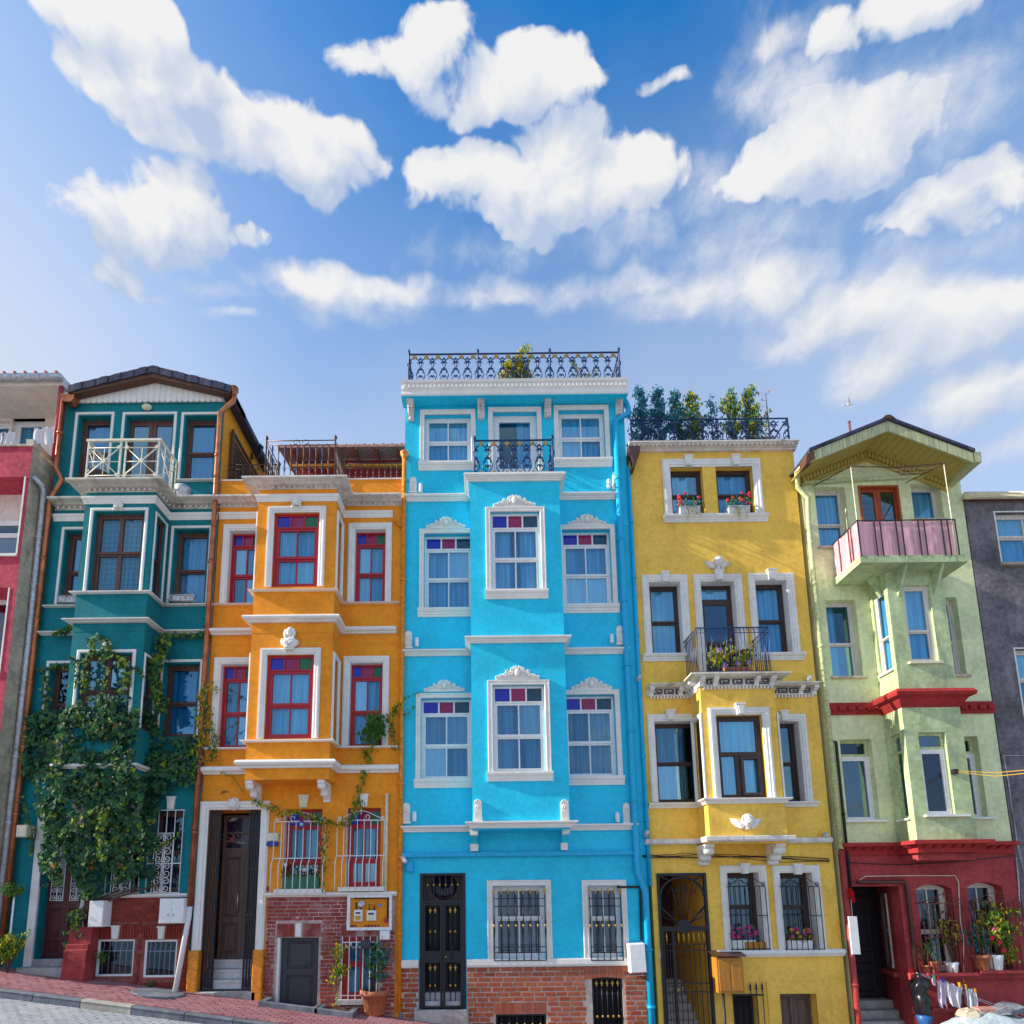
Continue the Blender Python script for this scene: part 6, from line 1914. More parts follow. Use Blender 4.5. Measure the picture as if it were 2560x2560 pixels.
# brick base
cnt = [0]
base=link('brick_base',wall_mb(dg[1]+.02,LX1-.16,lz0,zl[0]-.01,[cw,cw2],-.02,.2, True),'mortar',hb)
base2=link('brick_base',wall_mb(LX0+.03,dg[0]-.02,lz0,zl[0]-.01,[],-.02,.1, True),'mortar',hb)
hl=[(cw[0]-.14,cw[1]+.05,cw[2]-.5,cw[3]+.27),(cw2[0]-.05,cw2[1]+.02,cw2[2]-.5,cw2[3]+.25),(gx0-.11,gx1+.06,gz0-1,gz0)]
lay_bricks(base,'blue_house_brick',dg[1]+.02,LX1-.16,gz(LX1)-.2,zl[0]-.02,-.022,.245,.078,.026,hl,.02,255,cnt,31)
lay_bricks(base2,'blue_house_brick',LX0+.03,dg[0]-.02,gz(LX0)-.3,zl[0]-.02,-.022,.245,.078,.026,hl,.02,300,cnt,32)
soldiers(base,'blue_house_brick',cw[0]-.13,cw[1]+.04,cw[3]+.01,cw[3]+.27,-.022,10,.12)
soldiers(base,'blue_house_brick',cw2[0]-.04,cw2[1]+.01,cw2[3]+.01,cw2[3]+.24,-.022,13)
for (r, n) in ((cw, 5), (cw2, 6)):
    link('dark_backing',MB().quad((r[0],.2,r[2]),(r[1],.2,r[2]),(r[1],.2,r[3]),(r[0],.2,r[3])),'unlit_black',hb)
    g=link('cellar_grille',MB().surround(r[0]+.04,r[1]-.04,r[2]+.04,r[3]-.04,.02,[(0,-.02),(0,.02),(.04,.02),(.04,-.02)]),'black_iron',hb)
    link('rail',MB().box(r[0]+.04,r[1]-.04,.01,.03,r[3]-.36,r[3]-.34),'black_iron',g)
    for i in range(n):
        x = r[0] + .04 + (r[1] - r[0] - .08) * (i + .5) / n
        link('bar',MB().tube([(x,.0,r[2]+.04),(x,.0,r[3]-.04)],.011,6),'black_iron',g)
        z1 = r[3] - .10 if r is cw else r[3] - .02
        if r is cw:link('gold_spear',MB().prism_xz([(x-.012,z1-.09),(x+.012,z1-.09),(x+.012,z1-.05),(x+.036,z1-.025),(x+.014,z1-.01),(x,z1+.045),(x-.014,z1-.01),(x-.036,z1-.025),(x-.012,z1-.05)],-.03,-.01),'gold',g)
        zk = r[3] - .82 if r is cw else r[3] - .22
        link('gold_knob', MB().ball((x, -.02, zk), (.026, .018, .032), 8, 6), 'gold', g)
# two cyan rain pipes on the border with the yellow house
xp = H.x(1755, 300, .1)
pipe(hb,[(G.x(1790,590,.1),-.02,G.z(590,.1)),(G.x(1770,600,.1),-.12,G.z(605,.1)),(xp,-.10,G.z(650,.1)),(xp,-.10,I.z(790,.1)),(xp+.10,-.10,I.z(890,.1)),(xp+.16,-.10,I.z(960,.1)),(xp+.16,-.10,lz0+.2)],.07,'cyan_pipe')
link('pipe_elbow',MB().tube([(LX1+.06,.35,G.z(440,.1)),(LX1+.08,.05,G.z(470,.1)),(LX1+.10,-.05,G.z(540,.1)),(G.x(1790,590,.1),-.04,G.z(592,.1))],.065,10),'cyan_pipe',hb)
xq = LX1 + .02
pipe(hb, [(xq, -.06, G.z(990, .1)), (xq, -.06, I.z(900, .1))], .045, 'cyan_pipe')
pipe(hb,[(I.x(1712,905,.06),.02,I.z(907,.06)),(I.x(1720,907,.06),-.05,I.z(907,.06)),(I.x(1868,912,.06),-.05,I.z(907,.06)),(I.x(1882,1100,.06),-.05,I.z(935,.06)),(I.x(1885,1310,.06),-.05,I.z(1310,.06))],.026,'black_rubber','gas_pipe', True)

# ================================================================== yellow house
YX0, YX1 = 3.70, 7.79
yb_ = 0.62
yw = 'yellow_plaster'
hy=thing('yellow_house',(5.7,0,gz(5.7)),'weathered golden yellow house with dark brown windows and white keystone frames','house')
yz0 = gz(YX1) - .6
ybx0, ybx1 = K.x(682, 800, yb_), K.x(1283, 800, yb_)
ytop = J.z(528, .18)
tA = J.r(432, 736, 1128, 1126); tA = (tA[0], J.x(1093, 736), tA[2], tA[3])
tw1=(J.x(432,800),J.x(712,1000),tA[2],tA[3]);tw2=(J.x(812,900),tA[1],tA[2],tA[3])
mw1 = J.r(262, 1660, 540, 1932); mw1 = (mw1[0], J.x(513, 1660), K.z(437), mw1[3])
mw2=(J.x(678,1660),J.x(950,1650),K.z(640),J.z(1652));mw3=(J.x(1115,1655),J.x(1370,1650),K.z(440),J.z(1648))
lw1=(K.x(306,970),K.x(306,970)+1.02,K.z(1622),K.z(970));lw3=(K.x(1467,980)-1.02,K.x(1467,980),K.z(1635),K.z(980))
gw1=(L.x(890,714),L.x(1146,714),L.z(1335),L.z(714));gw2=(L.x(1314,720),L.x(1576,720),L.z(1342),L.z(720))
yg = (L.x(322, 712), L.x(720, 712), gz(4.2) - .6, L.z(712))
yd=(L.x(1312,1692),L.x(1606,1695),gz(7)-.6,L.z(1692));yf=(L.x(935,1690),L.x(1130,1700),gz(6)-.6,L.z(1690))
link('front_wall',wall_mb(YX0,YX1,yz0,ytop-.02,[tw1,tw2,mw1,mw2,mw3,lw1,lw3,gw1,gw2,yg,yd,yf],0,.28, False),yw,hy)
mb = MB()
for q in (YX0,YX1):mb.quad((q,0,yz0),(q,6.5,yz0),(q,6.5,ytop-.02),(q,0,ytop-.02))
mb.quad((YX0, 6.5, yz0), (YX1, 6.5, yz0), (YX1, 6.5, ytop - .02), (YX0, 6.5, ytop - .02))
link('side_wall', mb, yw, hy)
link('roof',MB().box(YX0+.01,YX1-.01,.05,6.4,ytop-.10,ytop-.03),'stone_step',hy)
cz = (J.z(612), ytop)
co=ledge(hy,[(YX0-.04,0),(YX1+.04,0)],cz[0],cz[1],.24,'step','stained_trim')
dentils(co,[(YX0,0),(YX1,0)],cz[0]+(cz[1]-cz[0])*.30,cz[0]+(cz[1]-cz[0])*.56,.05,.11,.20,'stained_trim')
# rusty hopper at the corner
hx = J.x(140, 640, .12)
link('hopper',MB().prism_xz([(hx-.14,J.z(582,.15)),(hx+.14,J.z(582,.15)),(hx+.13,J.z(625,.15)),(hx+.06,J.z(640,.15)),(hx+.03,J.z(705,.15)),(hx-.02,J.z(752,.15)),(hx-.10,J.z(755,.15)),(hx-.04,J.z(700,.15)),(hx-.08,J.z(640,.15)),(hx-.13,J.z(625,.15))],-.26,-.02),'brown_iron',hy)
# windows
def brownwin(r, y=.20, **kw):
    return window(hy, r, y, 'walnut_frame', .055, .045, 1, .49, **kw)
for r, c in ((tw1, 'white_curtain'), (tw2, 'white_curtain')):
    brownwin(r, .14, cur='blue_curtain', folds=4, cx=(0, .62) if r is tw1 else (0, 1))
ts=link('surround',MB().surround(tA[0],tA[1],tA[2],tA[3],0,mould(.20,.06),3),'white_trim',hy)
link('sill',MB().sweep([(J.x(378,1150),0),(J.x(1215,1150),0)],ledge_prof(J.z(1178),tA[2]+.004,.12,'step')),'white_trim',hy)
for v in ((543, 670, 610, 738), (920, 667, 988, 735)): keystone(hy, J.r(*v), -.02)
for r in (mw1, mw3):
    w = brownwin(r, .20, cur='blue_curtain', folds=4)
    surround(w, r, 0, .17, .06, 'white_trim', 3)
    link('reveal_lining',MB().box(r[0],r[0]+.006,0,.20,r[2],r[3]).box(r[1]-.006,r[1],0,.20,r[2],r[3]).box(r[0]+.006,r[1]-.006,0,.20,r[3]-.006,r[3]),'white_trim',w)
    link('sill',MB().sweep([(r[0]-.24,0),(r[1]+.24,0)],ledge_prof(r[2]-.16,r[2]+.004,.12,'step')),'white_trim',w)
r = mw2
zt = r[3] - .42
w=window(hy,(r[0],r[1],zt,r[3]),.20,'walnut_frame',.05,.02,1,0,cur='blue_curtain',folds=4,name='transom_window')
w=panel_door(hy,(r[0],r[1],r[2],zt),.20,'walnut_frame',1,'balcony_door',rows=((.03,.22),(.26,.46),(.50,.96)),glassrow=2)
curtain(w, r[0] + .1, r[1] - .1, r[2] + (zt - r[2]) * .5, zt, .34, 'blue_curtain', 4)
surround(w, r, 0, .17, .06, 'white_trim', 3)
link('reveal_lining',MB().box(r[0],r[0]+.006,0,.20,r[2],r[3]).box(r[1]-.006,r[1],0,.20,r[2],r[3]).box(r[0]+.006,r[1]-.006,0,.20,r[3]-.006,r[3]),'white_trim',w)
for v in ((358,1600,422,1670),(785,1585,857,1655),(1207,1580,1280,1650)):keystone(hy,J.r(*v),-.02)
q = J.p(815, 1525); angel(hy, q, 0, .62, 'white_trim')
# bay
bf = (K.x(800, 925, yb_), K.x(1170, 925, yb_), K.z(1600, yb_), K.z(925, yb_))
ybz0 = L.z(478, yb_)
ycor = (K.z(780), K.z(665, .22))
sh = [(.12, yb_ - .10, bf[2], bf[3] - .04)]
bay(hy, yw, ybx0, ybx1, yb_, ybz0, ycor[1] - .06, [bf], sh)
ypath=[(YX0+.13,0),(ybx0,0),(ybx0,-yb_),(ybx1,-yb_),(ybx1,0),(YX1-.06,0)]
zt_, zb_ = ycor[1], ycor[0]
hh = zt_ - zb_
link('cornice',MB().sweep(ypath,[(-.02,zt_-hh*.24),(.20,zt_-hh*.24),(.23,zt_-hh*.16),(.27,zt_-hh*.13),(.27,zt_),(-.02,zt_+.01)]),'mossy_trim',hy)
fr=link('frieze',MB().sweep(ypath,[(-.02,zb_+.03),(.035,zb_+.03),(.035,zt_-hh*.25),(-.02,zt_-hh*.25)]),'stained_trim',hy)
dentils(hy, ypath, zb_ - .04, zb_ + .028, .035, .075, .055, 'white_trim')
# greek-key relief and consoles
km = MB()
for (x, y, nx, ny) in along(ypath, .26, .10):
    tx, ty = -ny, nx
    H2 = hh * .42; z0 = zb_ + .07
    for (u0,u1,v0,v1) in ((-.11,.11,0,.14),(-.11,-.08,.14,.86),(-.11,.11,.86,1.0),(.08,.11,.30,.86),(-.03,.08,.30,.44),(-.03,.0,.44,.66)):
        c=[(x+tx*a+nx*b,y+ty*a+ny*b) for a,b in ((u0,.03),(u1,.03),(u1,.058),(u0,.058))]
        km.prism_xy(c, z0 + H2 * v0, z0 + H2 * v1)
stuff(link('greek_key', km, 'slate_door', fr))
def console(x, y, nx, ny):
    tx, ty = -ny, nx; m = MB(); z1 = zt_ - hh * .245
    prof=[(.03,zb_+.02),(.06,zb_+.02),(.075,zb_+.10),(.12,zb_+hh*.40),(.19,z1-.05),(.20,z1),(.03,z1)]
    a=[(x+tx*-.05+nx*o,y+ty*-.05+ny*o,z) for o,z in prof];b=[(x+tx*.05+nx*o,y+ty*.05+ny*o,z) for o,z in prof]
    n = len(prof)
    m.add(a+b,[tuple(range(n)),tuple(range(2*n-1,n-1,-1))]+[(i,(i+1)%n,(i+1)%n+n,i+n) for i in range(n)])
    return link('console', m, 'white_trim', fr)
for V,xs,d,nn in ((K,(288,525),0,(0,-1)),(K,(1495,1605),0,(0,-1)),(K,(695,805,1140,1265),yb_,(0,-1))):
    for vx in xs: console(V.x(vx, 690 if d else 740, d + .1), -d, *nn)
for yy in (-.12, -.30, -.48): console(ybx0, yy, -1, 0); console(ybx1, yy, 1, 0)
zs=(K.z(1672),K.z(1627,.1));ledge(hy,[(K.x(258,1650),0)]+ypath[1:-1]+[(K.x(1620,1655),0)],zs[0],zs[1],.13,'step','white_trim','sill_course')
zs=(L.z(482),L.z(436,.12));ledge(hy,[(L.x(228,455),0)]+ypath[1:-1]+[(L.x(1722,460),0)],zs[0],zs[1],.12,'flat','stained_trim','band')
w=window(hy,bf,-yb_+.10,'walnut_frame',.06,.05,1,0,cur='white_curtain',folds=6)
m_ = bf[0] + (bf[1] - bf[0]) * .44; zr = bf[2] + (bf[3] - bf[2]) * .54
link('rail',MB().box(bf[0]+.06,bf[1]-.06,-yb_+.095,-yb_+.16,zr-.045,zr+.045).box(m_-.04,m_+.04,-yb_+.098,-yb_+.15,bf[2]+.06,zr-.045),'walnut_frame',w)
link('casement',MB().surround(m_+.12,bf[1]-.14,bf[2]+.14,zr-.12,-yb_+.07,[(0,-.04),(0,.02),(.06,.02),(.06,-.04)]),'walnut_frame',w)
surround(w,bf,-yb_,.165,.06,'white_trim',3);keystone(hy,K.r(952,852,1028,930,yb_),-yb_-.02)
for r in (lw1, lw3):
    w = brownwin(r, .20, cur='grey_curtain', folds=5, cx=(0, .75))
    surround(w, r, 0, .16, .06, 'white_trim', 3)
    link('reveal_lining',MB().box(r[0],r[0]+.006,0,.20,r[2],r[3]).box(r[1]-.006,r[1],0,.20,r[2],r[3]).box(r[0]+.006,r[1]-.006,0,.20,r[3]-.006,r[3]),'white_trim',w)
keystone(hy,K.r(395,903,467,972),-.02);keystone(hy,K.r(1310,910,1378,980),-.02)
for side, bx in ((-1, ybx0), (1, ybx1)):
    with turned(bayframe(side, bx, yb_)):
        for h in sh:
            r = (h[0], h[1], h[2], h[3]) if side < 0 else (-h[1], -h[0], h[2], h[3])
            w=window(hy,r,.05,'walnut_frame',.04,.03,1,.49,cur='grey_curtain',folds=3)
            surround(w, r, 0, .10, .05, 'white_trim', 3)
q = L.p(1047, 318, yb_); angel(hy, q, -yb_, .68)
for (a, b) in ((665, 722), (1222, 1280)):
    x = L.x(a, 560, .1)
    z1, z0 = ybz0 - .001, L.z(650, .05); h = z1 - z0
    pr=[(.01,z0),(-.09,z0),(-.11,z0+h*.10),(-.10,z0+h*.22),(-.20,z0+h*.26),(-.25,z0+h*.38),(-.23,z0+h*.47),(-.30,z0+h*.50),(-.40,z0+h*.58),(-.43,z0+h*.70),(-.38,z0+h*.80),(-.50,z0+h*.86),(-.53,z1),(.01,z1)]
    bk = MB().prism_yz(pr, x, x + .20)
    for (yy,zz,rr) in ((-.37,z0+h*.68,.085),(-.19,z0+h*.35,.07),(-.07,z0+h*.10,.055)):
        bk.tube([(x - .015, yy, zz), (x + .215, yy, zz)], rr, 12)
    link('bracket', bk, 'white_trim', hy)
for (V,x,z,d,lab) in ((K,187,630,.08,'grey spotlight on the yellow wall above the greek-key frieze, beside the cyan pipes'),(K,1553,640,.08,'grey spotlight on the yellow wall above the greek-key frieze, beside the lime pipe'),
                          (L,245,400,.08,'grey spotlight standing on the lowest yellow ledge, beside the cyan pipes'),(L,1685,420,.08,'grey spotlight standing on the lowest yellow ledge, beside the lime pipe')):
    q = V.p(x, z, d)
    o=thing('spotlight',(q[0],-.02,q[1]),lab,'spotlight','spotlights of the yellow house')
    link('lamp_body',MB().tube([(q[0]-.03,-.06,q[1]-.07),(q[0]+.02,-.13,q[1]+.07)],[.045,.055],10),'zinc',o)
    link('lamp_bracket',MB().box(q[0]-.015,q[0]+.015,-.08,.004,q[1]-.09,q[1]-.06),'zinc',o)
# small iron balcony over the bay
bzr = zt_ + .012
byy = -(yb_ + .16)
bxa, bxb = K.x(640, 222, yb_ + .16), K.x(1222, 222, yb_ + .16); bz1 = K.z(221, yb_ + .16)
g=link('balcony_railing',MB().tube([(bxa,0,bz1),(bxa,byy,bz1),(bxb,byy,bz1),(bxb,0,bz1)],.014,6),'navy_iron',hy)
link('rail',MB().tube([(bxa,0,bz1-.12),(bxa,byy,bz1-.12),(bxb,byy,bz1-.12),(bxb,0,bz1-.12)],.009,6),'navy_iron',g)
link('rail',MB().tube([(bxa,0,bzr+.04),(bxa,byy,bzr+.04),(bxb,byy,bzr+.04),(bxb,0,bzr+.04)],.011,6),'navy_iron',g)
nbal = 15
for i in range(nbal + 1):
    x = bxa + (bxb - bxa) * i / nbal
    pts=[(x,byy,bzr),(x,byy,bz1)] if i%3 else [(x,byy,bzr),(x-.03,byy,bzr+.4*(bz1-bzr)),(x+.03,byy,bzr+.7*(bz1-bzr)),(x,byy,bz1)]
    link('baluster', MB().tube(pts, .009, 6), 'navy_iron', g)
for i in range(nbal):
    x = bxa + (bxb - bxa) * (i + .5) / nbal
    link('scroll',MB().tube(spiral(x,bz1-.06,.048,.012,0,5.5,byy,10),.006,5),'navy_iron',g)
for x in (bxa, bxb):
    for i in range(1, 9):
        yy = byy + (0 - byy) * i / 9
        link('baluster',MB().tube([(x,yy,bzr),(x,yy,bz1)],.009,6),'navy_iron',g)
link('balcony_floor',MB().box(ybx0-.2,ybx1+.2,-yb_-.2,0,zt_+.011,zt_+.03),'mossy_trim',hy)
# roof railing with cast scrolls
za_ = ytop + .02; zb2 = J.z(337, .12)
ya, ybb = J.x(118, 340, .1), J.x(1378, 345, .1)
g=link('roof_railing',MB().box(ya,ybb,-.112,-.088,zb2-.025,zb2),'navy_iron',hy)
link('rail', MB().box(ya, ybb, -.108, -.092, za_ + .03, za_ + .05), 'navy_iron', g)
nu = 11
for i in range(nu):
    cx = ya + (ybb - ya) * (i + .5) / nu
    link('scroll',rail_scroll_unit(cx,za_+.03,zb2-.02,-.1,(ybb-ya)/nu*.92),'navy_iron',g)
for i in range(0, 12, 1):
    x = ya + (ybb - ya) * i / 11
    if i in (0,3,5,6,8,11):link('post',MB().box(x-.014,x+.014,-.114,-.086,za_-.02,zb2),'navy_iron',g)
link('side_rail',MB().box(ybb-.012,ybb+.012,-.086,2.5,zb2-.025,zb2-.001),'navy_iron',g)
link('chimney',MB().prism_yz([(.6,ytop-.05),(1.6,ytop-.05),(1.6,ytop+.75),(1.15,ytop+1.15),(.6,ytop+.8)],YX1-.75,YX1-.12),'bare_cement',hy)
# ground floor windows with black guards
for (r, ks) in ((gw1, (990, 652, 1062, 722)), (gw2, (1415, 655, 1488, 728))):
    w=window(hy,r,.24,'walnut_frame',.07,.05,1,.55,cur='grey_curtain' if r is gw1 else 'dark_curtain',gmat='dim_glass',curz=(0,.56),folds=4,cx=(0,.8))
    surround(w, r, 0, .16, .06, 'white_trim', 3)
    link('reveal_lining',MB().box(r[0],r[0]+.006,0,.24,r[2],r[3]).box(r[1]-.006,r[1],0,.24,r[2],r[3]),'white_trim',w)
    keystone(hy, L.r(*ks), -.02)
    grille(hy,r[0]-.03,r[1]+.08,r[2]+.0,r[3]-.30,-.08,'black_iron',8,[r[2]+.02,r[2]+(r[3]-r[2])*.44,r[3]-.30],.009,crown=.26)
zl=(L.z(1392),L.z(1338,.1));ledge(hy,[(yg[1]+.12,0),(YX1+.02,0)],zl[0],zl[1],.11,'round','white_trim','sill_course');ledge(hy,[(YX0+.16,0),(yg[0]-.01,0)],zl[0],zl[1],.11,'round','white_trim','sill_course')
# iron gate with a fan head, steps behind
x0, x1, z0, z1 = yg
zt = L.z(1160, .0); m = (x0 + x1) / 2; gw_ = x1 - x0
gate=link('front_gate',MB().box(x0,x0+.06,-.03,.05,z0,z1).box(x1-.06,x1,-.03,.05,z0,z1).box(x0+.06,x1-.06,-.028,.048,z1-.06,z1).box(x0+.06,x1-.06,-.028,.048,zt-.05,zt+.05),'black_iron',hy)
rad = gw_ / 2 - .07; fz = zt + .10; fcz = zt + .05
arc = MB()
top = z1 - .10
def arcp(a,k=1.0): return (m+rad*k*math.cos(a),-.0,fcz+(top-fcz)*.58+(top-fcz)*.42*k*math.sin(a))
arc.tube([(m+rad*math.cos(a),0,fcz+.62*(top-fcz)+.38*(top-fcz)*math.sin(a)) for a in [math.pi*k/18 for k in range(19)]],.030,6)
link('arch', arc, 'black_iron', gate)
for a, ex in ((55, x1 - .05), (90, m), (125, x0 + .05)):
    aa = R_(a)
    link('spoke',MB().tube([(m+rad*math.cos(aa),0,fcz+.62*(top-fcz)+.38*(top-fcz)*math.sin(aa)),(ex,0,z1-.04)],.024,6),'black_iron',gate)
for s in (-1, 1):
    link('brace',MB().tube([(m+s*.14,0,fcz+.06),(m+s*rad,0,fcz+.42)],.026,6),'black_iron',gate)
    link('brace',MB().tube([(m+s*rad,0,fcz+.40),(m+s*rad,0,fcz+.62*(top-fcz))],.014,6),'black_iron',gate)
link('hub',MB().lathe((m,-.02,fcz),[(0,0),(.15,0),(.15,.05),(0,.05)],18,'y', False),'black_iron',gate)
for a in (38, 58, 75, 90, 105, 122, 142):
    aa=R_(a);e=(m+rad*.96*math.cos(aa),0,fcz+.55*(top-fcz)+.38*(top-fcz)*math.sin(aa)) if 50<a<130 else (m+rad*.96*math.cos(aa)*1.2,0,fcz+.85*rad*math.tan(abs(math.pi/2-abs(math.pi/2-aa)))*.62)
    st = (m + .12 * math.cos(aa), 0, fcz + .12 * math.sin(aa))
    link('ray_bar', MB().tube([st, e], .011, 6), 'black_iron', gate)
    if a in (58, 90, 122, 38, 142):
        c = ((st[0] + e[0] * 2) / 3, (st[2] + e[2] * 2) / 3); sm = MB()
        for s in (-1,1):sm.tube([(c[0]+(p[0]-c[0])*s,p[1],p[2]) for p in spiral(c[0]+.08,c[1]+.10,.075,.02,3.3,-2.2,-.005,10)],.009,5)
        link('scroll', sm, 'black_iron', gate)
bars = [x0 + .15, x0 + .15 + .0]
lfx = x0 + gw_ * .27
link('gate_leaf',MB().box(x0+.07,x0+.10,-.02,.04,z0,zt-.06).box(lfx-.03,lfx+.03,-.025,.045,z0,zt-.06),'black_iron',gate)
zs1, zs2 = L.z(1285), L.z(1335)
for z in (zs1, zs2, L.z(1600), L.z(1670)):
    link('rail',MB().box(x0+.06,x1-.06,-.008,.012,z-.010,z+.010),'black_iron',gate)
for i in range(8):
    x=[x0+.155,x0+.215,0,0,0,0,0,0][i] if i<2 else lfx+.12+(x1-.13-lfx-.12)*(i-2)/5
    link('bar',MB().tube([(x,.0,z0),(x,.0,zs1+.03)],.010,6),'black_iron',gate)
    if i!=1:link('gold_spear',MB().lathe((x,0,zs1+.02),[(.012,0),(.012,.05),(.026,.07),(.012,.10),(.026,.13),(.0,.27)],6),'gold',gate)
link('handle',MB().box(lfx+.01,lfx+.045,-.06,-.02,L.z(1660),L.z(1635)),'gold',gate)
pd = 2.4
link('porch_wall',MB().quad((x0,.28,z0),(x0,pd,z0),(x0,pd,z1),(x0,.28,z1)).quad((x1,.28,z0),(x1,pd,z0),(x1,pd,z1),(x1,.28,z1)),yw,hy)
link('porch_ceiling',MB().quad((x0,.28,z1),(x1,.28,z1),(x1,pd,z1),(x0,pd,z1)),yw,hy)
panel_door(hy,(x0+.02,x1-.25,L.z(1545,-pd),L.z(800,-pd)+.4),pd-.1,'maroon_wood',1,'front_door',rows=((.05,.4),(.46,.94)))
link('porch_back',MB().quad((x0,pd,z0),(x1,pd,z0),(x1,pd,z1),(x0,pd,z1)),'maroon_wood',hy)
stp=thing('porch_stairs',(m,.4,z0),'stone stairs climbing behind the black iron gate of the yellow house','steps')
ns = 9; zend = L.z(1545, -pd) - .02; zst = gz(4.3) - .15
for i in range(ns):
    link('step',MB().cham(x0+.01,x1-.01,.30+i*(pd-.4)/ns,pd,zst+(zend-zst)*i/ns-.1,zst+(zend-zst)*(i+1)/ns,.012),'marble',stp)
# lower doorway and fenced cellar hatch
panel_door(hy,(yd[0],yd[1],yd[2],yd[3]),.22,'dark_wood',2,'cellar_door',rows=((.05,.5),(.55,.95)))
link('door_case',MB().surround(yd[0],yd[1],yd[2],yd[3],0,[(0,-.01),(0,.03),(.26,.03),(.26,-.01)],3),yw,hy)
g=link('cellar_fence',MB().box(yf[0]-.02,yf[1]+.14,-.06,-.03,yf[3]-.03,yf[3]+.0),'black_iron',hy)
for i in range(6):
    x = yf[0] + (yf[1] + .12 - yf[0]) * i / 5
    link('bar',MB().tube([(x,-.045,yf[2]),(x,-.045,yf[3]+(.10 if i>2 else 0))],.010,6),'black_iron',g)
    if i>2:link('spear',MB().lathe((x,-.045,yf[3]+.08),[(.012,0),(.026,.03),(.012,.06),(.024,.08),(0,.18)],6),'black_iron',g)
link('dark_backing',MB().quad((yf[0],.2,yf[2]),(yf[1],.2,yf[2]),(yf[1],.2,yf[3]),(yf[0],.2,yf[3])),'unlit_black',hy)
# cables looping across the wall
cab = MB(); rnd = random.Random(4)
for k in range(4):
    pts = []
    for i in range(25):
        u = i / 24
        vx = 215 + (1715 - 215) * u
        vz=575+18*math.sin(u*math.pi*2+k)*(.4+.3*k)+40*u*(1 if k%2 else .6)+rnd.uniform(-4,4)
        q = L.p(vx, vz, .03)
        inbay = False
        pts.append((q[0], -.03 - .01 * k, q[1]))
    cab.tube(pts, .011 if k < 2 else .007, 5)
link('cable', cab, 'black_rubber', hy)

# ================================================================== green house
GX0, GX1 = 7.90, 11.83
gb_ = 0.62
gw = 'lime_plaster'
hg=thing('green_house',(9.9,0,gz(9.9)),'pale lime green house with gable roof, draped balcony and dark red ground floor','house')
gz0 = gz(GX1) - .8
zred = O.z(560)
u1=(M.x(242,700),M.x(488,700),M.z(1178),M.z(694));u2=(M.x(590,690),M.x(915,690),M.z(1230),M.z(688));u3=(M.x(1017,690),M.x(1256,690),M.z(965),M.z(676))
m1=(M.x(330,1605),M.x(572,1605),N.z(485),M.z(1603));m3=(M.x(1390,1595)-.78,M.x(1388,1595),N.z(482),M.z(1592))
l1=(N.x(446,990),N.x(702,990),N.z(1642),N.z(988));l3=(N.x(1556,975)-.80,N.x(1556,975),N.z(1628),N.z(974))
zw = M.z(640)
link('front_wall',wall_mb(GX0,GX1,zred,zw,[u1,u2,u3,m1,m3,l1,l3],0,.26, False),gw,hg)
mb = MB()
for q in (GX0, GX1): mb.quad((q, 0, gz0), (q, 6.5, gz0), (q, 6.5, zw), (q, 0, zw))
mb.quad((GX0, 6.5, gz0), (GX1, 6.5, gz0), (GX1, 6.5, zw), (GX0, 6.5, zw))
link('side_wall', mb, gw, hg)
# gable
ov = .85
ga = M.p(735, 345); 
vl, vr, va = M.p(200, 425, ov), M.p(1528, 430, ov), M.p(832, 172, ov)
fl=MB().prism_xz([(GX0,zw-.004),(GX1,zw-.004),(GX1,M.z(560,0,1350)),(va[0],va[1]-.35),(GX0,M.z(600,0,140))],0,.2)
link('gable', fl, gw, hg)
def rz_at(x, lift=0.0):
    if x < va[0]: return vl[1] + (va[1] - vl[1]) * (x - vl[0]) / (va[0] - vl[0]) + lift
    return va[1] + (vr[1] - va[1]) * (x - va[0]) / (vr[0] - va[0]) + lift
th = .10
roof=link('roof',MB().prism_xz([(vl[0],vl[1]+.02),(va[0],va[1]+.02),(vr[0],vr[1]+.02),(vr[0],vr[1]+.09),(va[0],va[1]+.10),(vl[0],vl[1]+.09)],-ov-.05,6.6),'roof_slate',hg)
fb = .24
link('fascia',MB().prism_xz([(vl[0],vl[1]-fb),(va[0],va[1]-fb),(va[0],va[1]+.015),(vl[0],vl[1]+.015)],-ov,-ov+.04),'fascia_wood',roof)
link('fascia',MB().prism_xz([(va[0]+.003,va[1]-fb),(vr[0],vr[1]-fb),(vr[0],vr[1]+.015),(va[0]+.003,va[1]+.015)],-ov,-ov+.04),'fascia_wood',roof)
link('ridge_cap',MB().prism_xz([(va[0]-.16,va[1]+.03),(va[0]+.16,va[1]+.03),(va[0]+.07,va[1]+.11),(va[0],va[1]+.13),(va[0]-.07,va[1]+.11)],-ov-.06,6.6),'lattice_wood',roof)
nbd = 26
for i in range(nbd):                                            # boards of the soffit, running from wall to verge
    xa=vl[0]+(vr[0]-vl[0])*i/nbd+.004;xb=vl[0]+(vr[0]-vl[0])*(i+1)/nbd-.004
    if xa < va[0] < xb: xb = va[0]
    za, zb = rz_at(xa) - fb * .55, rz_at(xb) - fb * .55
    link('soffit_board',MB().prism_xz([(xa,za),(xb,zb),(xb,zb+.03),(xa,za+.03)],-ov+.041,.05),'soffit_wood',roof)
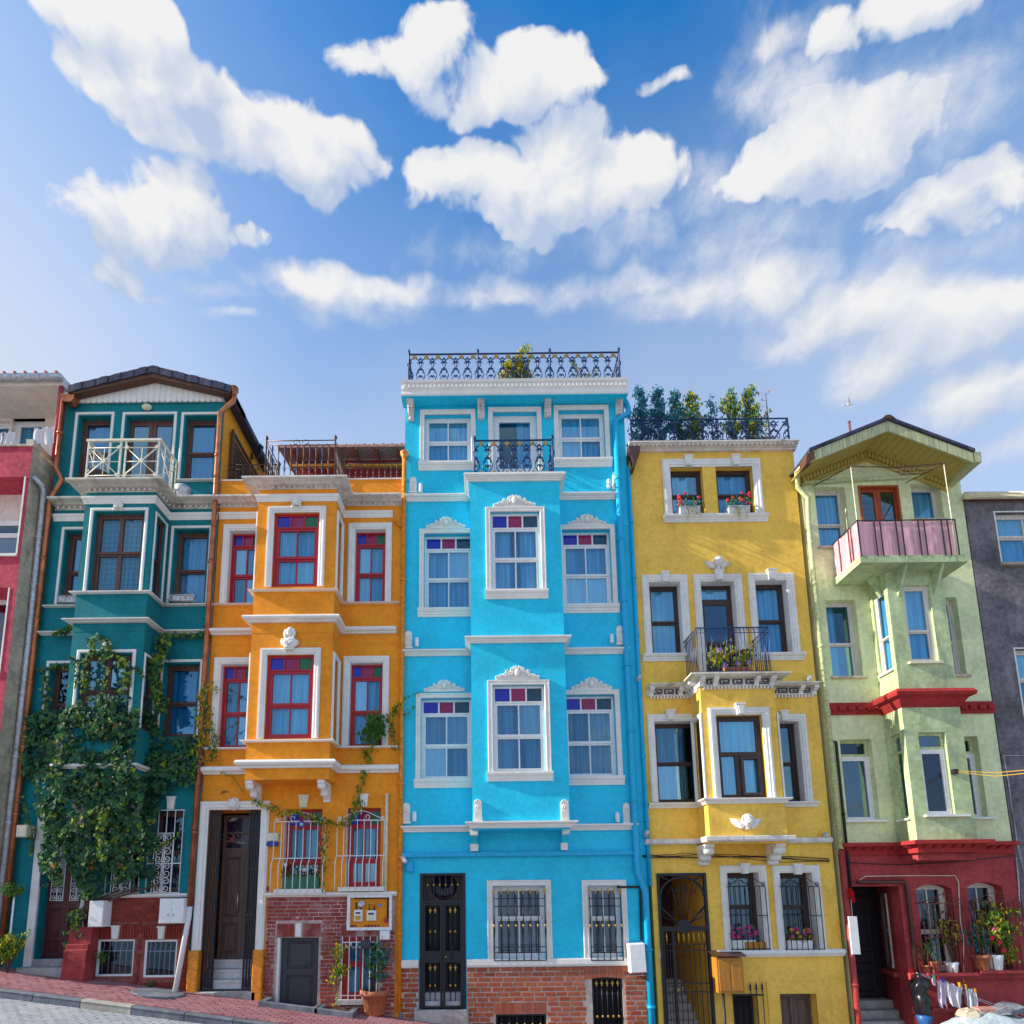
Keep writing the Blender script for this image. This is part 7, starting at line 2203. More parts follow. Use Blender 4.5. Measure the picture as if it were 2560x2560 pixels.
for (p0,p1) in ((vl,va),(va,vr)):                            # dentils under the eaves against the wall
    n = 22
    for i in range(n):
        u = (i + .5) / n; x = p0[0] + (p1[0] - p0[0]) * u
        if x < GX0 or x > GX1: continue
        z = rz_at(x) - fb * .55
        link('dentil',MB().box(x-.035,x+.035,-.10,.01,z-.14,z-.012),'soffit_wood',roof)
    a, b = (max(p0[0], GX0), min(p1[0], GX1))
    link('verge_mould',MB().prism_xz([(a,rz_at(a)-fb*.55-.22),(b,rz_at(b)-fb*.55-.22),(b,rz_at(b)-fb*.55-.15),(a,rz_at(a)-fb*.55-.15)],-.055,.01),'soffit_wood',roof)
link('rusty_flashing',MB().prism_xz([(vl[0]-.10,vl[1]-.30),(vl[0]+.12,vl[1]-.16),(vl[0]+.12,vl[1]+.04),(vl[0]-.04,vl[1]-.02)],-ov-.01,-ov+.3),'lattice_wood',roof)
link('gutter_end',MB().box(vr[0]-.02,vr[0]+.16,-ov,6.5,vr[1]-.22,vr[1]+.04),'fascia_wood',roof)
link('string_pipe',MB().tube([(GX0+.05,-.05,M.z(655,.05)),(GX1-.15,-.05,M.z(600,.05,1300)),(GX1+.05,-.05,M.z(590,.05,1400)),(GX1+.12,-.02,M.z(550,.05,1440))],.045,10),'lime_pipe',hg)
# windows
wf = 'peeling_frame'
for r,c,rl_,cx in ((u1,'blue_curtain',.42,(0,1)),(u3,'blue_curtain',0,(0,1)),(m1,'blue_curtain',.45,(0,.45)),(m3,'blue_curtain',.45,(0,1))):
    w = window(hg, r, .16, wf, .05, .04, 1, rl_, cur=c, folds=4, cx=cx)
    link('sill',MB().box(r[0]-.06,r[1]+.06,-.07,.15,r[2]-.05,r[2]+.004),'bare_cement',w)
w=panel_door(hg,u2,.06,'red_door_wood',2,'balcony_door',rows=((.03,.30),(.36,.93)),glassrow=1)
link('door_case',MB().surround(u2[0]+.05,u2[1]-.05,u2[2],u2[3]-.05,.03,[(0,-.05),(0,.05),(.05,.05),(.05,-.05)],3),'red_door_wood',w)
curtain(w, u2[0] + .1, u2[1] - .1, u2[2], u2[3] - .1, .2, 'blue_curtain', 5)
def pvc(r, y, xf_sill=True):
    zt = r[2] + (r[3] - r[2]) * .80
    w=window(hg,(r[0],r[1],r[2],zt),y,'white_frame',.05,.045,1,0,cur='dark_curtain',gmat='dim_glass',folds=6)
    w2=window(hg,(r[0],r[1],zt+.001,r[3]),y,'lime_pipe',.05,.01,1,0,cur='dark_curtain',gmat='dim_glass',folds=6,name='transom_window')
    if xf_sill:link('sill',MB().box(r[0]-.10,r[1]+.12,-.10,y,r[2]-.045,r[2]+.003),'white_trim',w)
    return w
for r in (l1, l3): pvc(r, .16)
# bay
gx0, gx1 = N.x(905, 400, gb_), N.x(1370, 400, gb_)
bf=(M.x(942,1492,gb_),M.x(1168,1492,gb_),N.z(372,gb_),M.z(1490,gb_));bl=(N.x(1077,938,gb_),N.x(1296,938,gb_),N.z(1605,gb_),N.z(938,gb_))
slz = M.z(1300, .0)
sh=[(.10,gb_-.12,N.z(455,.3,780),M.z(1560,.3,720)),(.16,gb_-.16,N.z(1635,.3,950),N.z(960,.3,870))]
zbay0 = O.z(545, gb_)
slab1 = M.z(1312, .95); slab0 = slab1 - .0
btop = M.z(1435, .0, 620)
bay(hg, 'weathered_lime_plaster', gx0, gx1, gb_, O.z(470, gb_), btop + .4, [bf, bl], sh)
w=window(hg,bf,-gb_+.06,wf,.07,.04,1,.40,cur='blue_curtain',folds=4);link('sill',MB().box(bf[0]-.06,bf[1]+.04,-gb_-.07,-gb_+.06,bf[2]-.05,bf[2]+.003),'cream_sign',w)
w=pvc(bl,-gb_+.08, False);link('sill',MB().box(bl[0]-.10,bl[1]+.24,-gb_-.10,-gb_+.08,bl[2]-.045,bl[2]+.003),'white_trim',w)
for side, bx in ((-1, gx0), (1, gx1)):
    with turned(bayframe(side, bx, gb_)):
        for k, h in enumerate(sh):
            r = (h[0], h[1], h[2], h[3]) if side < 0 else (-h[1], -h[0], h[2], h[3])
            w=window(hg,r,.05,wf if k==0 else 'lime_pipe',.045,.03,1,.42 if k==0 else .8,cur='blue_curtain' if k==0 else 'dark_curtain',folds=3)
            link('sill',MB().box(r[0]-.04,r[1]+.04,-.05,.05,r[2]-.04,r[2]+.003),'white_trim',w)
# red bands with blocks
zb=(N.z(792),N.z(698));gpath=[(GX0+.04,0),(gx0,0),(gx0,-gb_),(gx1,-gb_),(gx1,0),(GX1-.01,0)]
for (a, b) in ((GX0 + .04, gx0), (gx1, GX1 - .01)):
    bd_ = link('band', MB().box(a, b, -.05, .01, zb[0], zb[1]), 'red_trim', hg)
    n = int((b - a) / .19)
    for i in range(n):
        x = a + (b - a) * (i + .2) / n
        link('block',MB().prism_yz([(-.045,zb[0]+.10),(-.115,zb[0]+.30*(zb[1]-zb[0])),(-.125,zb[0]+.62*(zb[1]-zb[0])),(-.045,zb[0]+.66*(zb[1]-zb[0]))],x,x+.145),'red_trim',bd_)
link('bay_band',MB().sweep(gpath[1:-1],[(-.01,zb[0]-.05),(.13,zb[0]+.16),(.22,zb[0]+.19),(.24,zb[1]-.02),(.19,zb[1]+.06),(-.01,zb[1]+.08)]),'red_trim',hg)
zc = (O.z(568), O.z(472, .1))
pth = gpath
cb=link('cornice',MB().sweep(pth,[(-.02,zc[0]),(.05,zc[0]),(.05,zc[0]+.12),(.08,zc[1]-.10),(.20,zc[1]-.08),(.20,zc[1]),(-.02,zc[1]+.02)]),'red_trim',hg)
for (x, y, nx, ny) in along(pth, .20, .03):
    tx, ty = -ny, nx; H2 = zc[1] - zc[0]
    m = MB(); z0 = zc[0] + .14; z1 = zc[1] - .09
    a=[(x+tx*u+nx*o,y+ty*u+ny*o,z) for (u,o,z) in ((-.06,.04,z0-.06),(.06,.04,z0-.06),(.06,.19,z1),(-.06,.19,z1),(-.06,.04,z1),(.06,.04,z1))]
    m.add(a, [(0, 1, 2, 3), (0, 3, 4), (1, 5, 2), (3, 2, 5, 4), (0, 4, 5, 1)])
    link('block', m, 'red_trim', cb)
link('bay_base',MB().box(gx0+.03,gx1-.03,-gb_+.08,0,O.z(615,gb_-.1),zc[0]-.002),'red_plaster',hg)
# balcony with draped canvas
sy = -(gb_ + .38)
sx0, sx1 = M.x(612, 1260, -sy), M.x(1478, 1260, -sy)
st, sb_ = M.z(1248, -sy), M.z(1306, -sy)
slab=link('balcony_slab',MB().box(sx0,sx1,sy,0,sb_,st),'weathered_lime_plaster',hg)
for x in (gx0 + .22, gx1 - .25):
    link('brace',MB().prism_yz([(-gb_-.002,sb_-.62),(-gb_-.002,sb_),(sy+.05,sb_),(sy+.05,sb_-.04)],x,x+.06),'weathered_lime_plaster',slab)
with turned(bayframe(-1, gx0, gb_)):
    link('brace',MB().prism_yz([(-.002,sb_-.5),(-.002,sb_),(-.26,sb_),(-.26,sb_-.04)],.34,.40),'weathered_lime_plaster',slab)
rzt = M.z(962, -sy)
rx0, rx1 = M.x(588, 962, -sy), M.x(1372, 962, -sy)
g=link('balcony_railing',MB().tube([(rx0,0,rzt),(rx0,sy+.02,rzt),(rx1,sy+.02,rzt),(rx1,0,rzt)],.014,6),'black_iron',hg)
for u in (.0, .17, .23, .39, .45, .62, .68, .86, .92, 1.0):
    x = rx0 + (rx1 - rx0) * u
    link('bar',MB().box(x-.012,x+.012,sy-.012,sy+.004,st-.02,rzt),'black_iron',g)
for u in (.25, .34, .7):
    yy = sy * (1 - u)
    link('bar',MB().box(rx0-.016,rx0-.001,yy-.01,yy+.01,st-.02,rzt),'rust_iron',g)
cv = MB(); n, m_ = 60, 10
pts = [(rx0 + .012, 0.0)] + [(rx0 + .012, sy * k / 10) for k in range(1, 11)]
pth2=[(rx0+.015,sy*k/14,-1,0) for k in range(1,15)]+[(rx0+(rx1-rx0)*k/44,sy+.035,0,-1) for k in range(0,45)]
vs = []
rnd = random.Random(6)
for j in range(m_ + 1):
    v = j / m_
    for i, (x, y, nx, ny) in enumerate(pth2):
        w_=.018*mnoise.noise(Vector((i*.23,v*3.1,0)))+.012*mnoise.noise(Vector((i*.6,v*6,4)))
        side = 1.4 if nx else .5
        vs.append((x+nx*(w_*side+.0),y+ny*w_*.5+.006,rzt-.015-(rzt-st+.0)*v+.015*mnoise.noise(Vector((i*.3,0,9)))*(1 if j in (0,m_) else 0)))
wv = len(pth2)
cv.add(vs,[(j*wv+i,j*wv+i+1,(j+1)*wv+i+1,(j+1)*wv+i) for j in range(m_) for i in range(wv-1)], True)
cvo = link('balcony_drape', cv, 'pink_canvas', None, ((rx0 + rx1) / 2, sy, st))
tag(cvo,'faded pink canvas stretched inside the balcony railing of the lime green house','canvas')
# clothes-drying frame over the balcony
df=thing('drying_rack',((rx0+rx1)/2,sy,rzt),'thin pole frame with drying lines above the pink draped balcony','drying rack')
pzl, pzr = M.z(528, .95), M.z(512, .95, 1285)
pxl, pxr = M.x(535, 528, .95), M.x(1285, 512, .95)
link('pole',MB().tube([(rx0+.02,sy+.03,st),(pxl,-.95,pzl)],.010,6),'cream_sign',df);link('pole',MB().tube([(rx1-.03,sy+.03,st),(pxr,-.95,pzr)],.010,6),'cream_sign',df)
link('pole',MB().tube([(pxl,-.95,pzl),(M.x(230,690),-.01,M.z(690))],.012,6),'brown_iron',df);link('pole',MB().tube([(pxr,-.95,pzr),(M.x(980,668),-.01,M.z(668))],.012,6),'brown_iron',df)
link('pole',MB().tube([(pxl-.1,-.95,pzl),((pxl+pxr)/2,-.95,pzl-.04),(pxr+.05,-.95,pzr+.01)],.012,6),'brown_iron',df)
for u in (.2, .4, .6, .8):
    a=(pxl+(M.x(230,690)-pxl)*u,-.95+.94*u,pzl+(M.z(690)-pzl)*u);b=(pxr+(M.x(980,668)-pxr)*u,-.95+.94*u,pzr+(M.z(668)-pzr)*u)
    link('drying_line',MB().tube([a,((a[0]+b[0])/2,a[1],(a[2]+b[2])/2-.03),b],.004,4),'zinc',df)
tag(link('roof_antenna',MB().tube([(M.x(536,280,-1.2),1.2,M.z(300,-1.2)-.8),(M.x(536,280,-1.2),1.2,M.z(172,-1.2))],.028,8).lathe((M.x(536,280,-1.2),1.2,M.z(172,-1.2)),[(.034,-.03),(.034,.015),(0,.02)],8),'rust_iron', None,(M.x(536,280,-1.2),1.2,M.z(300,-1.2))),'thin rusty pole standing behind the lime green roof','antenna')
# ground floor in dark red
rw1=(O.x(1060,815),O.x(1345,815),O.z(1518),O.z(808));rw2=(O.x(1470,800),O.x(1752,800),O.z(1500),O.z(798))
rd = (O.x(495, 825), O.x(925, 825), O.z(1930) - .2, O.z(822))
link('ground_wall',wall_mb(GX0,GX1,gz0,zred,[rw1,rw2,rd],0,.30, False),'red_plaster',hg)
ry_ = 1.15
x0, x1, z0, z1 = rd
link('porch_wall',MB().quad((x0,.3,z0),(x0,ry_+.4,z0),(x0,ry_+.4,z1),(x0,.3,z1)).quad((x0,.3,z1),(x1,.3,z1),(x1,ry_+.4,z1),(x0,ry_+.4,z1)),'red_plaster',hg)
dxr = O.x(760, 1000, -ry_)
sw_ = [(.55, 1.35, O.z(1480, -.6), O.z(860, -.6))]
ang = math.atan2(x1 - dxr, ry_ - .3)
mw = MB()
mw.quad((x1, .30, z0), (dxr, ry_, z0), (dxr, ry_, z1), (x1, .30, z1))
link('porch_wall', mw, 'red_plaster', hg)
L_ = math.hypot(x1 - dxr, ry_ - .3)
fx=Matrix.Translation((dxr,ry_,0))@Matrix.Rotation(-math.atan2(ry_-.3,x1-dxr),4,'Z')
with turned(fx):
    w=window(hg,(L_*.30,L_*.72,O.z(1480,-.6),O.z(880,-.6)),-.03,'peeling_frame',.05,.03,1,.5,cur='dark_curtain',gmat='dim_glass',t=.05)
    for i in range(4):
        xx = L_ * (.33 + .12 * i)
        link('bar',MB().tube([(xx,-.07,O.z(1480,-.6)),(xx,-.07,O.z(880,-.6))],.010,6),'black_iron',w)
    link('porch_ledge',MB().box(L_*.05,L_-.03,-.10,.0,O.z(1505,-.6)-.10,O.z(1505,-.6)),'red_plaster',hg)
panel_door(hg,(x0+.03,dxr,O.z(1715,-ry_),z1-.04),ry_,'black_wood',1,'front_door',rows=((.05,.24),(.30,.42),(.46,.94)))
link('porch_back',MB().quad((x0,ry_+.1,z0),(dxr+.1,ry_+.1,z0),(dxr+.1,ry_+.1,z1),(x0,ry_+.1,z1)),'unlit_black',hg)
stp=thing('entrance_steps',(x0+.5,.4,z0),'worn stone steps up to the black door of the red ground floor','steps')
zd = O.z(1715, -ry_)
for i in range(4):
    link('step',MB().cham(x0+.01,x1-.02-(x1-dxr)*(.0 if i<1 else .30*i),.02+i*.28,ry_+.1,zd-.17*(4-i)-.3,zd-.17*(3-i)-.02,.015),'stone_step',stp)
def arch_head(r, y, rise=.10):
    m = MB(); x0, x1 = r[0], r[1]; n = 10
    pts=[(x0,r[3]+.002)]+[(x0+(x1-x0)*i/n,r[3]-rise*(abs(2*i/n-1)**2)) for i in range(n+1)]+[(x1,r[3]+.002)]
    return m.prism_xz(pts, y, y + .29)
for r, cu in ((rw1, 'dark_curtain'), (rw2, 'lace_curtain')):
    link('arch', arch_head(r, .003), 'red_plaster', hg)
    rr = (r[0] + .0, r[0] + (r[1] - r[0]) * 1.0, r[2], r[3])
    w=window(hg,rr,.22,'peeling_frame',.07,.05,2,.44,cur=cu,gmat='dim_glass',folds=4,cx=(0,.45))
    grille(hg,r[0]-.05,r[1]+.18,r[2]-.02,r[3]-.42,-.16,'rust_iron',9,[r[2]-.01,r[2]+(r[3]-r[2])*.40,r[3]-.42],.009,crown=.22)
    link('sill',MB().box(r[0]-.1,r[1]+.2,-.20,.1,r[2]-.06,r[2]+.003),'red_plaster',hg)
ledge(hg,[(O.x(990,1540),0),(GX1-.01,0)],O.z(1572),O.z(1525,.1),.11,'flat','red_plaster','sill_course')
ledge(hg,[(O.x(1030,1830),0),(GX1-.01,0)],O.z(1842),O.z(1800),.06,'flat','red_plaster','band')
# pipes and cables
xg = GX0 + .03
pipe(hg,[(M.x(100,530,.2),-.45,M.z(530,.4)),(M.x(95,545,.2),-.22,M.z(570,.2)),(M.x(115,700,.12),-.10,M.z(690,.12)),(xg+.05,-.09,M.z(780,.1)),(xg,-.09,M.z(1000)),(xg,-.09,O.z(520))],.055,'lime_pipe')
pipe(hg, [(xg, -.09, O.z(530)), (xg, -.09, gz0 + .3)], .06, 'red_pipe')
pipe(hg,[(N.x(400,995,.05),.02,N.z(1000,.05)),(N.x(415,1000,.05),-.06,N.z(1005,.05)),(N.x(415,1010,.05),-.06,O.z(840,.05))],.03,'black_rubber','gas_pipe')
pipe(hg,[(O.x(590,780,.06),-.06,O.z(785,.06)),(O.x(965,770,.06),-.06,O.z(785,.06)),(O.x(985,800,.06),-.06,O.z(815,.06)),(O.x(985,800,.06),-.06,O.z(1560,.06))],.04,'brown_iron','gas_pipe')
pipe(hg,[(O.x(985,800,.06),-.06,O.z(1760,.06)),(O.x(985,800,.06),-.06,O.z(2050,.06))],.055,'white_plastic',joints=False)
cab=MB();cab.tube([(O.x(495,640),-.03,O.z(625)),(O.x(700,640),-.03,O.z(640)),(O.x(960,648),-.03,O.z(650)),(O.x(1370,630),-.03,O.z(632)),(O.x(1840,585),-.03,O.z(588))],.012,5)
link('cable', cab, 'black_rubber', hg)
cab=MB();cab.tube([(O.x(600,765),-.02,O.z(770)),(O.x(650,738),-.02,O.z(740)),(O.x(1030,735),-.02,O.z(738)),(O.x(1370,745),-.02,O.z(742)),(O.x(1400,800),-.02,O.z(790)),(O.x(1400,1000),-.02,O.z(1100)),(O.x(1440,1250),-.02,O.z(1250)),(O.x(1440,1400),-.02,O.z(1400)),(O.x(1440,1600),-.02,O.z(1600))],.011,5)
link('cable', cab, 'cream_sign', hg)
wi = MB(); q = N.p(1385, 1250, gb_ + .08)
wi.box(q[0] - .05, q[0] + .05, -gb_ - .09, -gb_ + .0, q[1] - .05, q[1] + .05)
link('cable_clamp', wi, 'black_rubber', hg)
e1 = onwall(2620, 1920, 3.2); e2 = onwall(2620, 1928, 3.2)
tag(link('overhead_cable',MB().tube([(q[0]+.05,-gb_-.06,q[1]+.01),((q[0]+e1[0])/2,-1.9,(q[1]+e1[1])/2-.05),(e1[0],-3.2,e1[1])],.008,6).tube([(q[0]+.05,-gb_-.06,q[1]-.02),((q[0]+e2[0])/2,-1.9,(q[1]+e2[1])/2-.09),(e2[0],-3.2,e2[1])],.008,6).tube([(q[0]+.02,-gb_-.06,q[1]-.03),(q[0]+.08,-gb_-.06,q[1]+.03)],.02,6),'yellow_pipe', None,(q[0],-gb_,q[1])),'pair of yellowish cables strung from the lime green bay across the street','cable')

# ================================================================== grey house
RX0, RX1 = 11.86, 19.0
hr=thing('grey_house',(14.5,0,gz(14.5)),'weathered dark grey rendered house with white peeling windows beside the lime green house','house')
rz0 = gz(RX1) - 1.0; rtop = M.z(800, .05, 1700)
w1=(M.x(1700,945),M.x(1700,945)+1.5,M.z(1318,0,1800),M.z(905,0,1800));w2=(N.x(1862,310),N.x(1862,310)+1.5,N.z(808,0,1900),N.z(265,0,1900))
w3=(w2[0]+.1,w2[1]+.1,w2[2]-3.2,w2[3]-3.2);w4=(w1[0]+2.4,w1[1]+2.4,w1[2],w1[3])
link('front_wall',wall_mb(RX0,RX1,rz0,rtop,[w1,w2,w3,w4],0,.2, False),'grey_render',hr)
mb = MB()
for q in (RX0, RX1): mb.quad((q, 0, rz0), (q, 6.5, rz0), (q, 6.5, rtop), (q, 0, rtop))
mb.quad((RX0,6.5,rz0),(RX1,6.5,rz0),(RX1,6.5,rtop),(RX0,6.5,rtop));link('side_wall',mb,'grey_render',hr)
link('roof',MB().prism_yz([(-.12,rtop+.02),(-.12,rtop+.06),(3.2,rtop+.9),(6.6,rtop+.1),(6.6,rtop)],RX0+.02,RX1),'roof_tile',hr)
link('gutter',MB().tube([(RX0-.12,-.16,rtop+.03),(RX1,-.16,rtop+.02)],.085,10),'cream_sign',hr)
for r in (w1, w2, w3, w4):
    w=window(hr,r,.10,'peeling_frame',.06,.05,2,.56,cur='white_curtain',folds=8)
    link('sill',MB().box(r[0]-.06,r[1]+.06,-.08,.1,r[2]-.06,r[2]+.003),'bare_cement',w)
    surround(w,r,0,sides=3,prof=[(0,-.01),(0,.012),(.03,.012),(.03,-.01)],mat='white_trim')
cab = MB(); rnd = random.Random(9)
cab.tube([(N.x(1755,1125),-.03,N.z(1130)),(N.x(1800,1350),-.03,N.z(1350)),(N.x(1830,1600),-.03,N.z(1600)),(O.x(1830,200),-.03,O.z(200)),(O.x(1870,500),-.03,O.z(480)),(O.x(1925,720),-.03,O.z(720))],.012,5)
cab.tube([(O.x(1860,600),-.03,O.z(600)),(O.x(1880,800),-.03,O.z(800)),(O.x(1890,1050),-.03,O.z(1050)),(O.x(1925,1170),-.03,O.z(1160))],.014,5)
cab.tube([(N.x(1755,1130),-.03,N.z(1135)),(N.x(1932,1137),-.03,N.z(1137))],.008,5)
link('cable', cab, 'zinc', hr)

# ================================================================== climbing plants
def in_poly(x, y, poly):
    c = False; n = len(poly)
    for i in range(n):
        (x1, y1), (x2, y2) = poly[i], poly[(i + 1) % n]
        if (y1 > y) != (y2 > y) and x < (x2 - x1) * (y - y1) / (y2 - y1) + x1: c = not c
    return c
def vpt(V, x, y): return (V.ox + x * V.k, V.oy + y * V.k)
ivy=thing('ivy',(C.x(560,1400),-.12,gz(-9.1)),'dense dark green ivy covering the lower bay of the teal house','ivy')
rnd = random.Random(12)
lv = Leaves(5)
mass=[vpt(B,*q) for q in ((200,1010),(300,960),(480,960),(560,930),(640,830),(720,860),(800,830),(950,870),(1010,960),(1090,940),(1180,1000),(1200,1150),(1300,1160),(1400,1170),(1490,1150),(1500,1340),(1470,1500),(1400,1520),(1250,1570),(1180,1640))]
mass+=[vpt(C,*q) for q in ((1200,330),(1150,430),(1190,560),(1130,640),(1180,780),(1120,900),(1040,800),(960,860),(820,870),(760,960),(640,1000),(560,820),(480,640),(440,500),(470,880),(330,900),(300,700),(340,500),(270,300),(250,120))]+[vpt(B,*q) for q in ((170,1450),(180,1250))]
xs_ = [q[0] for q in mass]; ys_ = [q[1] for q in mass]
bayx = (tbx0, tbx1)
def ivy_depth(px, py):
    X0 = onwall(px, py, .7)[0]
    if py<B.oy+1440*B.k:d=tb+.02 if bayx[0]-.05<X0<bayx[1]+.05 else .05
    else:
        v = (py - (B.oy + 1440 * B.k)) / 180.0
        d=(tb+.02)*max(.25,1-.45*v) if bayx[0]-.4<X0<bayx[1]+.3 else .10
    return d
n = 0
while n < 6600:
    px = rnd.uniform(min(xs_), max(xs_)); py = rnd.uniform(min(ys_), max(ys_))
    if not in_poly(px, py, mass): continue
    nz = mnoise.noise(Vector((px * .018, py * .018, 1.0)))
    if nz < -.20 and rnd.random() < .8: continue
    d = ivy_depth(px, py) + .08 + .15 * nz + rnd.uniform(-.08, .12)
    d = max(.03, d)
    X, Z = onwall(px, py, d)
    yl = nz > .15 and rnd.random() < .10
    m='ivy_young_leaf' if (rnd.random()<.05 or yl) else ('dry_leaf' if rnd.random()<.012 else 'ivy_leaf')
    lv.add((X, -d, Z), rnd.uniform(.05, .15) * (.8 if m != 'ivy_leaf' else 1), m); n += 1
strands = []
def strand(V,pts,d,n,size=.09,spread=.05,mats=('ivy_leaf','ivy_leaf','ivy_young_leaf'),stem=.010,leaves=lv,kind='ivy',wall=None):
    P = []
    for (x, y) in pts:
        dd = d if d is not None else ivy_depth(*vpt(V, x, y)) + .05
        q = V.p(x, y, dd); P.append(Vector((q[0], -dd, q[1])))
    strands.append((P, stem))
    L = sum((P[i + 1] - P[i]).length for i in range(len(P) - 1))
    for k in range(n):
        s = rnd.random() * L
        for i in range(len(P) - 1):
            l = (P[i + 1] - P[i]).length
            if s <= l: break
            s -= l
        c = P[i].lerp(P[i + 1], s / max(l, 1e-6))
        leaves.add((c.x+rnd.gauss(0,spread),c.y-abs(rnd.gauss(.02,.03)),c.z+rnd.gauss(0,spread)),size*rnd.uniform(.6,1.2),rnd.choice(mats),kind)
    return P
strand(B,[(1230,960),(1180,800),(1190,640),(1230,500),(1240,400)],.30,420,.11,.07)
strand(B, [(1240, 400), (1330, 395), (1450, 400), (1560, 375)], .10, 90, .08, .03)
strand(B,[(650,830),(640,700),(660,560),(720,520),(820,510),(900,560),(950,640)],tb+.06,120,.09,.05)
strand(B, [(760, 860), (800, 720), (790, 560), (830, 470)], tb + .07, 90, .09, .06)
strand(B, [(930, 860), (960, 700), (930, 560)], tb + .07, 80, .10, .06)
strand(B,[(720,520),(680,430),(760,400),(830,470)],tb+.05,60,.08,.04,('ivy_young_leaf','ivy_leaf'))
strand(B, [(560, 790), (600, 650), (560, 560)], tb + .05, 50, .07, .04)
strand(B,[(410,390),(470,370),(540,350),(550,280)],.12,90,.09,.04,('ivy_young_leaf','ivy_leaf'))
strand(B, [(980, 640), (1040, 640), (1090, 710)], tb + .03, 26, .07, .02)
strand(B, [(260, 660), (360, 650), (440, 620), (530, 640)], .06, 50, .08, .03)
strand(B, [(340, 700), (360, 800), (350, 960)], .06, 60, .08, .05)
strand(C,[(150,230),(200,320),(240,460),(250,640)],.20,60,.07,.04,('ivy_young_leaf','ivy_leaf'))
strand(B,[(240,1000),(220,1120),(170,1260),(190,1400)],.14,90,.08,.05,('ivy_young_leaf','ivy_leaf'))
strand(C,[(520,500),(540,420),(800,300),(780,500),(760,700)],.75,120,.10,.07,('ivy_young_leaf','ivy_leaf'))
strand(C,[(1050,700),(1150,640),(1330,520),(1360,480)],.16,40,.07,.03,('ivy_young_leaf','ivy_leaf'))
tr_ = MB(); base_ = Vector((C.x(560, 1450, .15), -.15, gz(C.x(560, 1450)) - .02))
for k in range(5):
    o_ = Vector((rnd.uniform(-.06, .06), rnd.uniform(-.05, .03), 0))
    mid = Vector((C.x(600, 1100, .15), -.16, C.z(1100, .15))) + o_ * 1.5
    top = Vector((C.x(600 + 150 * k, 960, .2), -.18, C.z(960 - 20 * k, .2)))
    tr_.tube([base_+o_,(base_+mid)/2+Vector((rnd.uniform(-.08,.08),0,0)),mid,(mid+top)/2+Vector((rnd.uniform(-.06,.06),0,.05)),top],[.035,.03,.028,.024,.018],7)
link('trunk', tr_, 'bark', ivy)
st = MB()
for P, r in strands: st.tube(P, r, 5)
link('stem', st, 'bark', ivy)
for i in range(340):      # leaves creeping up the trunk
    u = rnd.random(); c = base_.lerp(Vector((C.x(610, 1080, .2), -.2, C.z(1080, .2))), u)
    lv.add((c.x+rnd.gauss(0,.09),c.y-abs(rnd.gauss(.04,.05)),c.z+rnd.gauss(0,.05)),rnd.uniform(.05,.10),rnd.choice(('ivy_leaf','ivy_leaf','ivy_young_leaf')))
lv.finish(ivy, 300)

def creeper(name, loc, label, seed):
    global strands
    strands = []
    return thing(name, loc, label, 'creeper'), Leaves(seed)
YG = ('green_leaf', 'green_leaf', 'yellow_leaf')
# creeper on the copper pipe between teal and orange houses
cr,cl=creeper('creeper',(TX1,-.1,B.z(1350)),'yellowing creeper climbing the copper pipe between teal and orange walls',31)
strand(B,[(1500,1330),(1520,1200),(1500,1050),(1520,900),(1550,780),(1640,800)],.20,190,.10,.07,('yellow_leaf','green_leaf','yellow_leaf'),.007,cl,'free')
strand(B,[(1600,1330),(1620,1200),(1590,1050),(1570,900)],.10,130,.09,.06,('ivy_leaf','green_leaf','yellow_leaf'),.006,cl,'free')
strand(B,[(1600,1250),(1680,1420),(1760,1460),(1840,1580)],.10,50,.08,.04,('yellow_leaf',),.005,cl,'free')
strand(B,[(1690,790),(1790,820),(1860,880)],.05,20,.07,.02,('ivy_leaf',),.005,cl,'free')
strand(B,[(1620,1200),(1720,1090),(1800,1050)],.06,24,.07,.02,('ivy_leaf',),.005,cl,'free')
sm = MB()
for P, r in strands: sm.tube(P, r, 5)
link('stem', sm, 'bark', cr); cl.finish(cr, 60)
# creeper wandering over the orange wall from its planter
cr,cl=creeper('wall_creeper',(F.x(1215,1780),-.3,gz(-3.6)),'green creeper trailing from the bed over the orange windows and white guards',32)
strand(E,[(1450,1520),(1400,1400),(1440,1250),(1480,1120),(1450,1030),(1530,980),(1560,880)],.08,150,.10,.05,YG,.006,cl,'free')
for k in range(7):
    a = (1520 + rnd.uniform(-20, 60), 800 + rnd.uniform(-40, 60))
    strand(E,[(1540,900),a,(a[0]+rnd.uniform(-110,60),a[1]+rnd.uniform(-60,70))],.18+.03*k,90,.11,.08,('green_leaf',),.005,cl,'free')
strand(E,[(1560,800),(1660,740),(1720,660),(1760,630)],.14,70,.10,.05,('green_leaf','green_leaf','yellow_leaf'),.005,cl,'free')
strand(E,[(1660,780),(1690,880),(1700,1030)],.14,60,.09,.05,('green_leaf',),.005,cl,'free')
strand(E,[(1740,620),(1850,570),(1932,540)],.10,14,.07,.02,('green_leaf',),.004,cl,'free')
strand(E,[(1740,740),(1790,730),(1860,660)],.10,16,.07,.02,('green_leaf',),.004,cl,'free')
strand(F,[(1400,120),(1390,200),(1350,280),(1250,330),(1150,310),(1060,280)],.16,130,.10,.05,YG,.006,cl,'free')
strand(F,[(1060,280),(900,230),(820,240),(700,190),(560,140)],.16,120,.10,.04,('yellow_leaf','green_leaf'),.005,cl,'free')
strand(F,[(1120,310),(1150,440),(1110,540),(1150,600),(1110,740),(1120,860)],.17,110,.09,.05,YG,.005,cl,'free')
strand(F,[(1215,1780),(1225,1600),(1240,1400),(1250,1270)],.25,40,.08,.04,('yellow_leaf','green_leaf'),.010,cl,'free')
